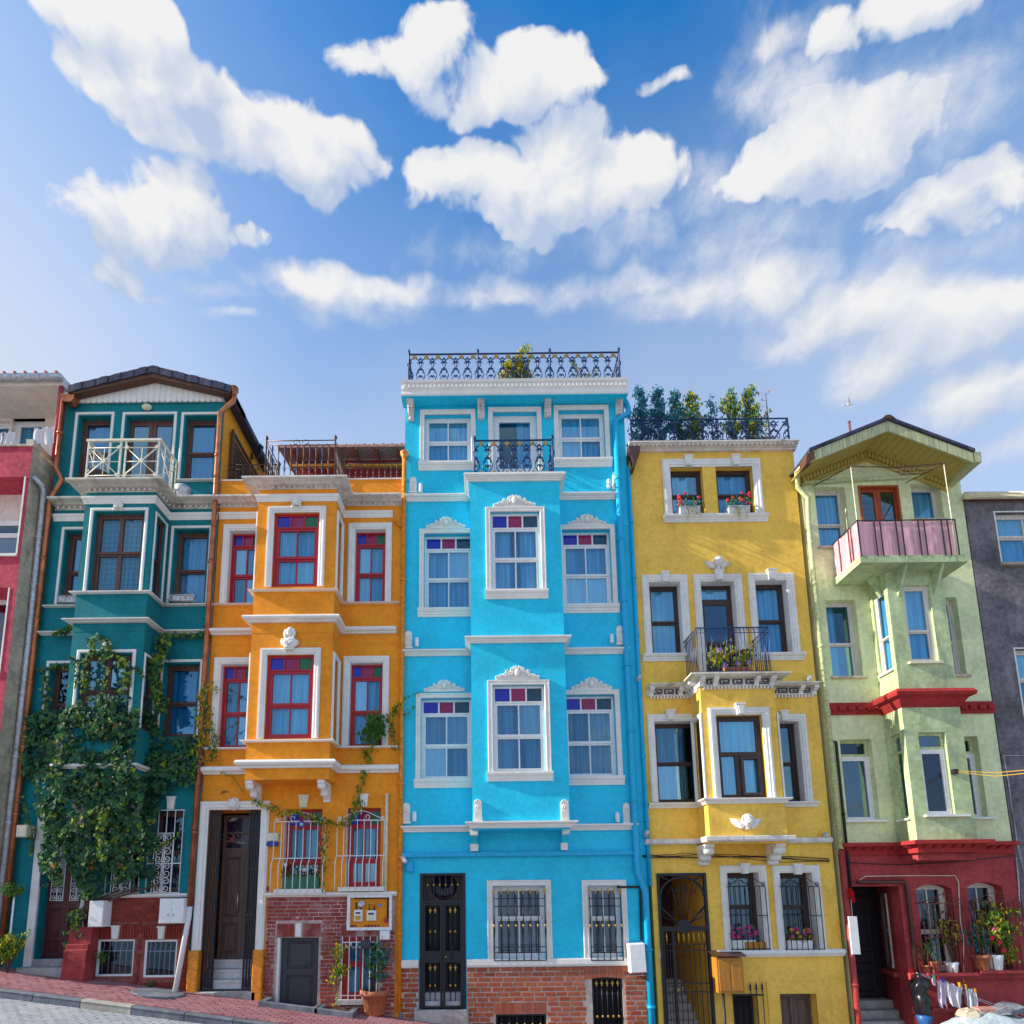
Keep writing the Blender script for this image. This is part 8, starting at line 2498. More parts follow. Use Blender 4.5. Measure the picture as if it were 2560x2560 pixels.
for (cx, cy, n) in ((1260, 1490, 90), (1250, 1340, 60), (1200, 1560, 20)):
    for i in range(n):
        q=F.p(cx+rnd.gauss(0,32),cy+rnd.gauss(0,32),.28);cl.add((q[0],-.28-rnd.uniform(0,.12),q[1]),rnd.uniform(.06,.11),rnd.choice(('yellow_leaf','green_leaf')),'free')
sm = MB()
for P, r in strands: sm.tube(P, r, 5)
link('stem', sm, 'bark', cr); cl.finish(cr, 120)

# ================================================================== bushes and pots
def bush(name,x,y,z0,h,w,label,cat,mats,n,size,group=None,stems=4,kind='free',seed=1,conical=False,single=20,bare=False,bark='bark'):
    o = thing(name, (x, y, z0), label, cat, group)
    r = random.Random(seed); L = Leaves(seed); s = MB()
    for k in range(stems):
        a=r.uniform(0,6.28);e=Vector((x+math.cos(a)*w*r.uniform(.2,.8),y+math.sin(a)*w*.6*r.uniform(.2,.8),z0+h*r.uniform(.6,.95)))
        if conical and k == 0: e = Vector((x, y, z0 + h))
        b=Vector((x+r.uniform(-.02,.02),y,z0));m=b.lerp(e,.5)+Vector((r.uniform(-.04,.04),0,h*.06))
        s.tube([b, m, e], [.014, .010, .004], 5)
        for j in range(5):
            t=b.lerp(e,r.uniform(.3,.9));q=t+Vector((r.uniform(-1,1)*w*.45,r.uniform(-.5,.5)*w*.45,r.uniform(.02,.2)*h));s.tube([t,q],[.006,.002],4)
            for i in range(n // (stems * 6) if not bare else max(1, n // 40)):
                c=t.lerp(q,r.uniform(.2,1.1));L.add((c.x+r.gauss(0,size*.5),c.y+r.gauss(0,size*.5),c.z+r.gauss(0,size*.5)),size*r.uniform(.6,1.2),r.choice(mats),kind)
        for i in range(n // (stems * 6) if not bare else 0):
            c=b.lerp(e,r.uniform(.35,1.05));L.add((c.x+r.gauss(0,size*.7),c.y+r.gauss(0,size*.7),c.z+r.gauss(0,size*.5)),size*r.uniform(.6,1.2),r.choice(mats),kind)
    link('stem', s, bark, o)
    L.finish(o, single)
    return o
def pot(x, y, z, r, h, mat, label, cat='flower pot', group=None, rim=True):
    o = thing('flower_pot', (x, y, z), label, cat, group)
    pf=[(0,0),(r*.70,0),(r*.74,h*.03),(r*.95,h*.80)]+([(r*1.08,h*.80),(r*1.12,h*.84),(r*1.12,h*.97),(r*1.06,h),(r*.94,h)] if rim else [(r,h),(r*.93,h)])+[(r*.90,h*.88),(0,h*.88)]
    link('pot_body', MB().lathe((x, y, z), pf, 22), mat, o)
    link('pot_soil',MB().lathe((x,y,z+h*.86),[(0,0),(r*.91,0),(r*.88,h*.04),(0,h*.05)],16),'soil',o)
    return o
g = onground(937, 2536)
pr = .29; ph = .52
pot(g[0],g[1],gz(g[0]),pr,ph,'terracotta','large terracotta pot on the pink pavement before the orange house')
bush('potted_shrub',g[0]-.05,g[1],gz(g[0])+ph*.86,1.25,.55,'leafy green shrub growing in the large terracotta pot','shrub',('green_leaf','blue_green_leaf'),620,.10,seed=3,stems=7,single=60)
# grey edging of the little beds
for (a,lab) in (((F.p(690,1760,.30),F.p(1060,1790,.30)),'low grey stone edging below the slate cellar door'),((F.p(1130,1790,.30),F.p(1340,1810,.30)),'low grey stone bed edging round the thin creeper stem')):
    (xa, za), (xb, zb) = a
    o = thing('bed_edging', ((xa + xb) / 2, -.35, gz((xa + xb) / 2)), lab, 'edging')
    d0, d1 = -.62, -.10
    for (x0,x1,y0,y1) in ((xa-.12,xb+.12,d0,d0+.11),(xa-.12,xa-.01,d0+.11,d1),(xb+.01,xb+.12,d0+.11,d1)):
        mb = MB(); P = []
        for (x,y) in ((x0,y0),(x1,y0),(x1,y1),(x0,y1)):P.append((x,y,gz(x)-.05))
        for (x,y) in ((x0,y0),(x1,y0),(x1,y1),(x0,y1)):P.append((x,y,gz(x)+.10))
        mb.add(P,[(3,2,1,0),(4,5,6,7)]+[(i,(i+1)%4,(i+1)%4+4,i+4) for i in range(4)])
        link('edging_stone', mb, 'kerb_stone', o)
    if 'bed' in lab and 'stem' in lab:
        link('soil',MB().quad((xa,d0+.1,gz(xa)+.05),(xb,d0+.1,gz(xb)+.05),(xb,d1,gz(xb)+.05),(xa,d1,gz(xa)+.05)),'soil',o)
# rooftop shrubs of the blue house, seen through the railing
q=G.p(930,300,-.3);bush('rooftop_shrub',q[0],.0,ctop-.02,G.z(140,0)-ctop+.08,.62,'yellow-green bushy shrub behind the middle of the blue roof railing','shrub',('yellow_leaf','yellow_leaf','green_leaf'),1900,.095,'shrubs on the blue roof',11,seed=4,single=40)
q=G.p(1425,300,-.3);bush('rooftop_shrub',q[0],.0,ctop-.02,G.z(225,0)-ctop+.04,.55,'low sparse yellow-green shrub behind the blue roof railing, next to the yellow house','shrub',('yellow_leaf','green_leaf'),260,.07,'shrubs on the blue roof',7,seed=5)
q=G.p(235,320,-.3);bush('rooftop_shrub',q[0],.2,ctop-.03,.28,.2,'tiny green tuft behind the blue roof railing, next to the orange house','shrub',('green_leaf',),60,.06,'shrubs on the blue roof',4,seed=6)
# little conifers on the yellow roof
def conifer(x, y, z0, h, w, label, mats, seed, sparse=1.0):
    o = thing('potted_conifer', (x, y, z0), label, 'conifer', 'trees on the yellow roof')
    r = random.Random(seed); L = Leaves(seed); s = MB()
    s.tube([(x,y,z0),(x+r.uniform(-.05,.05),y,z0+h*.5),(x+r.uniform(-.08,.08),y,z0+h)],[.024,.016,.004],6)
    nb = int(46 * sparse)
    for k in range(nb):
        u = r.uniform(.04, .98) ** 1.15; zz = z0 + h * u
        ln = w * 1.05 * (1.05 - u * .78) * r.uniform(.5, 1.15); a = r.uniform(0, 6.28)
        e=Vector((x+math.cos(a)*ln,y+math.sin(a)*ln*.8,zz+ln*r.uniform(.25,.75)));b=Vector((x,y,zz))
        s.tube([b, e], [.006, .002], 4)
        for j in range(int(32 * sparse) if sparse > .3 else 2):
            t = r.uniform(.15, 1.08); c = b.lerp(e, t)
            L.add((c.x+r.gauss(0,.045),c.y+r.gauss(0,.045),c.z+r.gauss(0,.05)),r.uniform(.05,.11),r.choice(mats),'free')
    link('trunk', s, 'twig' if sparse < .3 else 'bark', o)
    L.finish(o, 20)
BG, MX = ('blue_green_leaf',), ('blue_green_leaf', 'green_leaf', 'yellow_leaf')
for i,(vx,vt,w,mats,sp,lab) in enumerate(((205,95,.36,BG,1,'tall blue-green conifer beside the cyan pipes on the yellow roof'),(350,130,.42,BG,1,'bluish conifer second from the cyan pipes on the yellow roof'),(500,130,.42,('blue_green_leaf','blue_green_leaf','green_leaf'),1,'bluish conifer with a few green sprays, third from the cyan pipes'),
        (625,165,.42,MX,1,'shorter mixed blue and yellow conifer, fourth from the cyan pipes'),(775,140,.24,BG,.45,'thin sparse blue conifer on the yellow roof'),(935,145,.42,('green_leaf','yellow_leaf','blue_green_leaf'),1,'sunlit green conifer just past the thin blue one'),
        (1095,110,.46,('green_leaf','yellow_leaf','green_leaf','blue_green_leaf'),1.1,'tallest sunlit yellow-green conifer on the yellow roof'),(1235,95,.26,('dry_leaf',),.22,'bare dead sapling at the chimney end of the yellow roof'))):
    X=J.x(vx,420,-.25);conifer(X,.25,ytop+.20,J.z(vt,-.25)-ytop-.20,w,lab,mats,40+i,sp)
for i,(a,b,lab) in enumerate(((165,435,'dark green trough beside the cyan pipes on the yellow roof edge'),(455,755,'dark green trough, second from the cyan pipes, on the yellow roof edge'),(765,1022,'dark green trough, third from the cyan pipes, on the yellow roof edge'),(1065,1335,'dark green trough at the chimney end of the yellow roof edge'))):
    x0, x1 = J.x(a, 510, -.1), J.x(b, 510, -.1)
    o=thing('planter',((x0+x1)/2,.2,ytop),lab,'planter','troughs on the yellow roof')
    link('trough',MB().prism_yz([(.08,ytop-.02),(.36,ytop-.02),(.40,ytop+.20),(.04,ytop+.20)],x0,x1),'navy_plastic',o)
    link('rim',MB().box(x0-.02,x1+.02,.02,.42,ytop+.20,ytop+.235),'navy_plastic',o)
def flowerbox(x0,x1,y,z,h,mat,label,group,petals,npet,leaves=('green_leaf','blue_green_leaf'),trail=False,seed=1,fh=.30,nl=130):
    o = thing('flower_box', ((x0 + x1) / 2, y, z), label, 'flower box', group)
    r = random.Random(seed)
    link('box',MB().prism_yz([(y-.07,z),(y+.07,z),(y+.09,z+h),(y-.09,z+h)],x0,x1),mat,o)
    link('rim',MB().box(x0-.012,x1+.012,y-.10,y+.10,z+h,z+h+.02),mat,o)
    L = Leaves(seed); s = MB()
    for i in range(nl):
        c=(r.uniform(x0-.04,x1+.04),y+r.gauss(-.04,.06),z+h+abs(r.gauss(0,fh*.45)));L.add(c,r.uniform(.05,.10),r.choice(leaves),'free')
    if trail:
        for k in range(7):
            x = r.uniform(x0, x1); ln = r.uniform(.15, .42)
            P=[(x,y-.09,z+h),(x+r.uniform(-.03,.03),y-.13,z+h-ln*.4),(x+r.uniform(-.08,.08),y-.12,z+h-ln)]
            s.tube(P, .004, 4)
            for i in range(5):
                u=r.random();c=Vector(P[1]).lerp(Vector(P[2]),u);L.add((c.x,c.y,c.z),.05,'yellow_leaf','free')
            if k < 3: s.tube(P, .004, 4)
    for i in range(12):
        x=r.uniform(x0,x1);s.tube([(x,y,z+h),(x+r.uniform(-.05,.05),y-.03,z+h+fh*.7)],.004,4)
    link('stem', s, 'ivy_leaf', o)
    L.finish(o, 12)
    for i in range(npet):
        c=(r.uniform(x0-.03,x1+.03),y-.08+r.uniform(-.05,.03),z+h+r.uniform(.05,fh));b=MB();rr=r.uniform(.030,.046)
        for k in range(7):
            a=6.28*k/6;b.ball((c[0]+math.cos(a)*rr*.6*(k>0),c[1]-rr*.2*(k==0),c[2]+math.sin(a)*rr*.6*(k>0)),rr*.55,6,4)
        link('flower', b, r.choice(petals), o)
    return o
a=J.r(508,1082,672,1128,.05);flowerbox(a[0],a[1],-.06,tA[2]+.006,.15,'marble','white box of red geraniums in the top yellow window, on the cyan pipe side','geranium boxes',('red_petal',),10,trail=True,seed=51,fh=.34)
a=J.r(897,1080,1068,1120,.05);flowerbox(a[0],a[1],-.06,tA[2]+.006,.15,'marble','white box of red geraniums in the top yellow window, on the lime pipe side','geranium boxes',('red_petal',),12,trail=True,seed=52,fh=.36)
a=L.r(932,1262,1130,1318,.05);flowerbox(a[0],a[1],.06,gw1[2]+.006,.18,'white_plastic','white box of dense purple-pink flowers behind a black window guard','ground-floor flower boxes',('pink_petal',),26,('blue_green_leaf',),seed=53,fh=.34,nl=90)
o=thing('wooden_window_box',(gw1[1]-.2,-.02,gw1[2]),'empty brown wooden box on the sill beside the purple-pink flowers','window box')
a=L.r(1042,1282,1213,1326,.05);link('box',MB().box(a[0],a[1],-.05,.03,gw1[2]+.006,gw1[2]+.17),'ochre_box_wood',o)
a=L.r(1390,1262,1588,1322,.05);flowerbox(a[0],a[1],.04,gw2[2]+.006,.18,'white_plastic','white box of sparse pink and yellow flowers in the barred window beside the lime pipe','ground-floor flower boxes',('pink_petal','pink_petal','gold'),16,('green_leaf','yellow_leaf'),seed=54,fh=.26,nl=80)
a=F.r(800,770,1088,840,.0);flowerbox(a[0],a[1],.04,g1[2]+.01 if False else F.z(845),.26,'green_plastic','green trough with small flowers behind the white guard, next to the carved door','ground-floor flower boxes',('white_petal','dry_leaf'),6,('green_leaf','purple_leaf'),seed=55,fh=.34,nl=110)
# yellow balcony: pots
for i, vx in enumerate((885, 935, 975, 1020, 1060)):
    X=K.x(vx,555,yb_+.05);pot(X,-yb_-.04,zt_+.031 if False else ycor[1]+.031,.075,.15,'terracotta','small terracotta pot in the row on the yellow house balcony','flower pot','pots on the yellow balcony', False)
q=K.x(855,560,yb_);bush('balcony_plant',q,-yb_+.06,ycor[1]+.03,.85,.38,'yellow-green balcony plant with a tall lilac flower spike','plant',('yellow_leaf','yellow_leaf','green_leaf'),260,.10,'plants on the yellow balcony',5,seed=61)
q=K.x(1035,560,yb_);bush('balcony_plant',q,-yb_+.06,ycor[1]+.10,.62,.40,'low yellow-green balcony plant with lilac flowers','plant',('yellow_leaf','yellow_leaf','green_leaf'),240,.10,'plants on the yellow balcony',5,seed=62)
for (vx, vy) in ((838, 402), (880, 525), (980, 512), (1072, 500)):
    q = K.p(vx, vy, yb_ + .1); b = MB()
    for k in range(6):
        a=k;b.ball((q[0]+.035*math.cos(a),-yb_-.1,q[1]+.035*math.sin(a)),.024,6,4)
    tag(link('lilac_flower',b,'lilac_petal', None,(q[0],-yb_-.1,q[1])),'small lilac flower head on the yellow balcony plants','flower','lilac flowers on the balcony')
q=K.p(1020,440,.35);o=thing('round_table',(q[0],-.35,ycor[1]),'small round brown table on the yellow house balcony','table')
link('table_top',MB().lathe((q[0],-.35,q[1]),[(0,0),(.24,0),(.26,.02),(.24,.04),(0,.04)],18),'lattice_wood',o)
link('table_leg',MB().lathe((q[0],-.35,ycor[1]+.03),[(.12,0),(.03,.05),(.025,q[1]-ycor[1]-.04),(.05,q[1]-ycor[1]-.03)],12),'lattice_wood',o)
# teal balcony tub, stone bowl, iron window boxes
q=A.p(770,870,tb-.1);pot(q[0]-.06,-tb+.16,tcor[1]+.02,.25,.36,'slate_door','dark round tub behind the white crossed railing of the teal balcony','tub');bush('balcony_plant',q[0]-.25,-tb+.14,tcor[1]+.3,.34,.22,'small yellow-green plant in the dark tub on the teal balcony','plant',('yellow_leaf','green_leaf'),60,.08,seed=71)
q=A.p(1388,1030,.12);o=thing('stone_bowl',(q[0],-.14,tcor[1]),'pale grey stone bowl standing on the mossy teal cornice','bowl')
link('bowl',MB().lathe((q[0],-.15,tcor[1]+.01),[(0,0),(.10,0),(.12,.03),(.17,.16),(.185,.27),(.165,.27),(.15,.2),(0,.18)],18),'zinc',o)
def ironbox(x0, x1, z, y, label, seed):
    o=thing('window_box',((x0+x1)/2,y,z),label,'window box','wire window boxes of the teal house')
    f = MB()
    for zz in (z + .03, z + .16):
        f.tube([(x0, y, zz), (x0, y - .16, zz), (x1, y - .16, zz), (x1, y, zz)], .009, 5)
    link('rack', f, 'white_metal', o)
    for i in range(6):
        x=x0+(x1-x0)*i/5;link('rod',MB().tube([(x,y-.16,z+.03),(x,y-.16,z+.16)],.006,4),'white_metal',o)
    link('trough',MB().prism_yz([(y-.13,z+.03),(y-.02,z+.03),(y-.01,z+.15),(y-.14,z+.15)],x0+.03,x1-.03),'zinc',o)
    r = random.Random(seed); t = MB()
    for i in range(60):
        a=Vector((r.uniform(x0,x1),y-.08,z+.15));b=a+Vector((r.gauss(0,.14),r.gauss(-.06,.06),r.gauss(.02,.14)));m=a.lerp(b,.5)+Vector((r.gauss(0,.04),0,.05));t.tube([a,m,b],.003,3)
    stuff(link('dry_stems', t, 'twig', o))
ironbox(A.x(1295,1880,.1),A.x(1470,1880,.1),sz_[1]+.01,-.02,'white wire window box with dry stems beside the copper pipe of the teal house',81)
ironbox(A.x(455,1880,.05),A.x(600,1880,.05),sz_[1]+.01,-.02,'white wire window box with dry stems beside the crimson house',82)
# weeds and succulent by the crimson corner
q=C.p(110,900,.4);bush('succulent',q[0],-.38,q[1]-.22,.30,.34,'round bright green succulent on a stalk beside the teal doorway','plant',('green_leaf',),420,.07,seed=91,stems=8)
q=C.p(70,1400,.5);bush('weed_bush',q[0],-.5,gz(q[0]),.95,.42,'scruffy green weeds at the foot of the crimson corner','plant',('green_leaf','yellow_leaf','green_leaf'),800,.075,seed=92,stems=9)
link_p=MB().tube([(C.x(110,900,.4),-.38,gz(-10.3)),(C.x(110,900,.4),-.38,C.z(930,.4))],.02,7)
tag(link('plant_stake',link_p,'white_metal', None,(C.x(110,900,.4),-.38,gz(-10.3))),'thin white stake carrying the round succulent','stake')
q=C.p(1135,1605,.1);bush('pavement_weed',q[0],-.08,gz(q[0]),.12,.12,'small green weed under the barred cellar window of the teal house','plant',('green_leaf',),50,.06,seed=93)
q=C.p(735,1445,.3);bush('wall_weed',q[0],-.12,q[1]-.10,.22,.16,'leafy weed growing beside the red slanted plinth','plant',('green_leaf',),60,.08,seed=94)

# ================================================================== boxes and fittings
def cabinet(r,y,depth,label,doors=1,mat='white_plastic',name='meter_cabinet',tilt=0.0,handle=True):
    x0, x1, z0, z1 = r
    o = thing(name, ((x0 + x1) / 2, y, z0), label, 'cabinet')
    link('case', MB().cham(x0, x1, y - depth, y, z0, z1, .008), mat, o)
    w = (x1 - x0) / doors
    for i in range(doors):
        d=link('cabinet_door',MB().cham(x0+w*i+.012,x0+w*(i+1)-.006,y-depth-.014,y-depth+.002,z0+.015,z1-.015,.004),mat,o)
        if handle:
            hx = x0 + w * (i + 1) - .05 if (i == 0 and doors == 2) else x0 + w * i + .06
            link('handle',MB().tube([(hx,y-depth-.012,z0+(z1-z0)*.28),(hx-.012,y-depth-.03,z0+(z1-z0)*.34),(hx,y-depth-.012,z0+(z1-z0)*.40)],.007,6),'zinc',d)
    if tilt:
        o.rotation_euler = (0, tilt, 0)
    return o
c=cabinet(C.r(675,1002,768,1200,.33),-.04,.28,'white single-door meter cabinet on the red brick, beside the ivy trunk')
c=cabinet(C.r(1207,985,1382,1172,.30),-.04,.26,'white double-door meter cabinet on the red brick under the teal window',2)
c=cabinet(I.r(1790,1325,1922,1545,.28),-.06,.24,'white tilted meter cabinet at the corner of the cyan house',1,tilt=-.03,handle=False)
c=cabinet(F.r(1576,1180,1655,1254,.14),-.02,.12,'small white square cabinet below the open gas meter frame',1)
c=cabinet(C.r(132,430,205,520,.3),-.10,.22,'small cream box on the teal wall beside the white door jamb',1,'cream_sign','junction_box',handle=False)
c=cabinet(I.r(108,705,160,785,.1),-.0,.09,'small cyan-painted box on the cyan wall beside the gated door',1,'cyan_pipe','junction_box',handle=False)
c=cabinet(O.r(1502,1655,1578,1800,.2),-.0,.16,'grey plastic box on the red wall behind the hanging washing',1,'zinc','meter_cabinet',handle=False)
# ochre wooden meter box
r = L.r(812, 1402, 1042, 1685, .34)
o=thing('wooden_meter_box',((r[0]+r[1])/2,0,r[2]),'weathered ochre wooden meter box beside the black gate','cabinet')
link('case', MB().box(r[0], r[1], -.32, 0, r[2], r[3]), 'ochre_box_wood', o)
m_ = (r[0] + r[1]) / 2
for (a,b) in ((r[0]+.03,m_-.02),(m_+.02,r[1]-.03)):link('cabinet_door',MB().cham(a,b,-.335,-.318,r[2]+.05,r[3]-.05,.006),'ochre_box_wood',o)
link('lid',MB().prism_yz([(.0,r[3]+.10),(-.38,r[3]+.03),(-.38,r[3]+.055),(.0,r[3]+.13)],r[0]-.06,r[1]+.06),'brown_iron',o)
pipe(o,[(r[0]+.15,-.16,r[2]),(r[0]+.15,-.16,gz(5.5)-.3)],.03,'black_rubber','conduit', False)
# open gas meter frame on the orange house
r = gm
o=thing('gas_meter_frame',((r[0]+r[1])/2,0,r[2]),'white open frame holding two gas meters on the orange house','meter frame')
link('frame',MB().surround(r[0]+.06,r[1]-.06,r[2]+.06,r[3]-.06,0,[(0,0),(0,.12),(.06,.13),(.06,0)]),'white_metal',o)
link('back_panel',MB().box(r[0]+.05,r[1]-.05,-.036,-.02,r[2]+.05,r[3]-.05),'orange_plaster',o)
for (v,mt) in (((1370,1012,1435,1105),'yellow_pipe'),((1472,1018,1545,1100),'cream_sign')):
    a = F.r(*v, .12)
    g_=link('gas_meter',MB().cham(a[0],a[1],-.15,-.04,a[2],a[3],.02),'white_plastic',o)
    link('meter_dial',MB().box(a[0]+.03,a[1]-.03,-.158,-.145,a[2]+.03,a[2]+.12),mt,g_)
    link('meter_display',MB().box(a[0]+.04,a[1]-.04,-.158,-.145,a[3]-.09,a[3]-.05),'slate_door',g_)
    link('meter_pipe',MB().tube([(a[0]+.04,-.10,a[3]),(a[0]+.04,-.10,a[3]+.16)],.016,6).tube([(a[1]-.04,-.10,a[3]),(a[1]-.04,-.10,a[3]+.10)],.016,6),'black_rubber',g_)
a=F.p(1428,965,.1);link('regulator',MB().lathe((a[0],-.13,a[1]),[(0,0),(.07,0),(.08,.03),(.05,.06),(0,.08)],12,'y'),'zinc',o)
link('yellow_pipe',MB().tube([F.p(1487,1000,.1)[:1]+(-.10,)+F.p(1487,1000,.1)[1:],(F.x(1487,965,.1),-.10,F.z(965,.1)),(F.x(1560,962,.1),-.10,F.z(965,.1))],.018,8),'yellow_pipe',o)
link('black_pipe',MB().tube([(F.x(1370,920,.1),-.09,F.z(922,.1)),(F.x(1640,925,.1),-.09,F.z(922,.1)),(F.x(1640,1100,.1),-.09,F.z(1100,.1))],.024,8),'black_rubber',o)
link('blue_valve',MB().ball((F.x(1575,982,.12),-.12,F.z(982,.12)),(.05,.03,.03),8,5),'sky_plastic',o);link('red_valve',MB().box(F.x(1615,1100,.1),F.x(1645,1100,.1),-.13,-.08,F.z(1125,.1),F.z(1085,.1)),'red_sign',o)
# board at the red entrance
r=O.r(512,1066,612,1370,.25);tag(link('white_board',MB().cham(r[0],r[1],-.28,-.25,r[2],r[3],.005),'white_plastic', None,(r[0],-.26,r[2])),'tall white board hung at the dark red entrance','board')
q=O.p(541,885,.2);rb=MB().ball((q[0],-.2,q[1]),(.07,.04,.10),8,6).ball((q[0]+.02,-.22,q[1]-.12),(.05,.03,.08),8,5).ball((q[0]-.03,-.21,q[1]+.09),(.04,.03,.05),8,5)
tag(link('red_bag',rb,'red_cloth', None,(q[0],-.2,q[1])),'small bright red cloth knot tied on the pipe above the white board','cloth')
tag(link('cord',MB().tube([(q[0]-.02,-.2,q[1]-.1),(q[0]-.05,-.24,O.z(1066,.25))],.006,5),'cream_sign', None,(q[0],-.2,q[1]-.1)),'thin cord from the red knot down to the white board','cord')
r=O.r(996,1486,1044,1524,.03);tag(link('number_plate',MB().box(r[0],r[1],-.03,.0,r[2],r[3]),'red_sign', None,(r[0],-.02,r[2])),'small red number plate at the dark red porch corner','plate')
# security camera and siren box, evil eye, plates
q=I.p(88,688,.15);o=thing('security_camera',(q[0],-.05,q[1]),'white bullet security camera under the cyan cable duct','camera')
link('camera_body',MB().tube([(q[0]-.05,-.06,q[1]+.06),(q[0]+.05,-.26,q[1]-.06)],.045,12),'white_plastic',o);link('camera_mount',MB().tube([(q[0]-.06,.0,q[1]+.08),(q[0]-.03,-.10,q[1]+.04)],.02,8),'white_plastic',o)
r=F.r(673,393,755,500,.05);o=thing('alarm_box',(r[0],0,r[2]),'cream alarm box with a blue foot beside the carved wooden door','alarm box')
link('box_cover',MB().cham(r[0],r[1],-.08,.0,r[2]+.10,r[3],.02),'cream_sign',o)
n = 10; m_ = (r[0] + r[1]) / 2
link('box_foot',MB().prism_xz([(r[0]+.004,r[2]),(r[1]-.004,r[2]),(r[1]-.004,r[2]+.098)]+[(m_+.05*math.cos(math.pi*i/n),r[2]+.075+.05*math.sin(math.pi*i/n)) for i in range(n+1)]+[(r[0]+.004,r[2]+.098)],-.085,.0),'blue_sign',o)
q=F.p(948,325,.13);o=thing('evil_eye',(q[0],-.13,q[1]),'blue glass eye amulet hanging on the white window guard','amulet')
for k,(rr,mt) in enumerate(((.075,'blue_sign'),(.045,'sky_plastic'),(.030,'white_plastic'),(.016,'black_paint'))):
    link('eye_disc',MB().lathe((q[0],-.150-.004*k,q[1]),[(0,0),(rr*.8,0),(rr,.004),(rr,.02),(0,.02)],18,'y'),mt,o)
r=F.r(643,826,690,860,.02);tag(link('number_plate',MB().box(r[0],r[1],-.02,.0,r[2],r[3]),'red_sign', None,(r[0],-.02,r[2])),'blank red plate on the orange wall beside the door case','plate')
def text_mesh(s, size, mat):
    c=bpy.data.curves.new('text','FONT');c.body=s;c.size=size;c.align_x='CENTER';c.align_y='CENTER';c.extrude=.002
    t = bpy.data.objects.new('text', c); COL.objects.link(t)
    bpy.context.view_layer.update()
    me=bpy.data.meshes.new_from_object(t.evaluated_get(bpy.context.evaluated_depsgraph_get()))
    bpy.data.objects.remove(t);me.materials.clear();me.materials.append(MATS[mat]); return me
r=F.r(895,1060,942,1093,.04);o=tag(link('number_plate',MB().box(r[0],r[1],-.055,-.03,r[2],r[3]),'red_sign', None,(r[0],-.04,r[2])),'red house number plate reading 32 A on the worn brick','plate')
for s, sx, sz, sc_ in (('32', -.018, 0, .085), ('A', .050, .018, .045)):
    me=text_mesh(s,sc_,'white_plastic');t=bpy.data.objects.new('lettering',me);COL.objects.link(t)
    place(t,((r[0]+r[1])/2+sx,-.058,(r[2]+r[3])/2+sz),o);t.rotation_euler=(math.pi/2,0,0)
sc2 = MB(); rr = random.Random(2); P = []
for i in range(26):
    u=i/25;q=F.p(297+58*u,68+14*math.sin(u*22)*(1-.4*u)-8*u,.004);P.append((q[0],-.004,q[1]))
link('graffiti', sc2.tube(P, .006, 4), 'black_paint', ho)
r=C.r(262,795,312,898,-.05);tag(link('intercom',MB().cham(r[0]+.02,r[1]+.02,-.02,.05,r[2],r[3],.006),'black_wood', None,(r[0],0,r[2])),'dark intercom panel beside the maroon door','intercom')

# ================================================================== things on the dark red ground floor
zs = rw1[2] + .004
def redpot(V, vx, vy, rr, hh, mt, lab): 
    q=V.x(vx,vy,.08); return pot(q,-.07,zs if q<rw2[0]-.1 else rw2[2]+.004,rr,hh,mt,lab,'flower pot','pots behind the rusty guards',mt=='terracotta')
redpot(O,1150,1500,.08,.16,'terracotta','small terracotta pot nearest the drainpipe behind the rusty guard')
redpot(O,1207,1485,.12,.24,'roof_tile','red pot behind the rusty guard beside the purple plant')
redpot(O,1352,1480,.14,.22,'white_plastic','white tub holding the straggly purple plant');redpot(O,1592,1460,.17,.32,'terracotta','wide terracotta pot behind the rusty guard next to the white bucket');redpot(O,1700,1455,.17,.32,'white_plastic','white bucket pot behind the rusty guard')
q=O.x(1352,1450,.08);bush('purple_plant',q,-.12,zs+.18,1.25,.42,'straggly purple-leaved plant climbing the rusty guard','plant',('purple_leaf','purple_leaf','yellow_leaf'),330,.09,seed=101,stems=8,single=20)
q=O.x(1165,1450,.08);bush('spiky_plant',q,-.05,zs+.12,.55,.25,'thin green blades in the pot nearest the drainpipe','plant',('green_leaf',),70,.13,seed=102,stems=7)
q=O.x(1600,1400,.08);bush('leafy_plant',q,-.06,rw2[2]+.28,.70,.38,'dark leafy plant in the wide terracotta pot','plant',('green_leaf','blue_green_leaf'),300,.11,seed=103,stems=7)
q=O.x(1700,1400,.08);bush('leafy_plant',q+.06,-.10,rw2[2]+.28,1.15,.52,'tall green plant with red flowers above the white bucket','plant',('green_leaf','green_leaf','yellow_leaf'),620,.11,seed=104,stems=9,single=30)
for i, (vx, vy) in enumerate(((1690, 1175), (1725, 1272), (1665, 1240), (1760, 1340))):
    q = O.p(vx, vy, .18); b = MB()
    for k in range(6):b.ball((q[0]+.03*math.cos(k),-.2,q[1]+.03*math.sin(k)),.03,6,4)
    tag(link('red_flower',b,'red_petal' if i!=0 else 'pink_petal', None,(q[0],-.2,q[1])),'single red bloom on the tall plant behind the rusty guard' if i else 'pink bloom topping the tall plant behind the rusty guard','flower','blooms behind the rusty guard')
q=O.x(1800,1450,.1);bush('green_plant',q,-.1,rw2[2]+.02,.55,.25,'low bright green plant at the grey house end of the rusty guard','plant',('green_leaf','yellow_leaf'),200,.09,seed=105,stems=6)
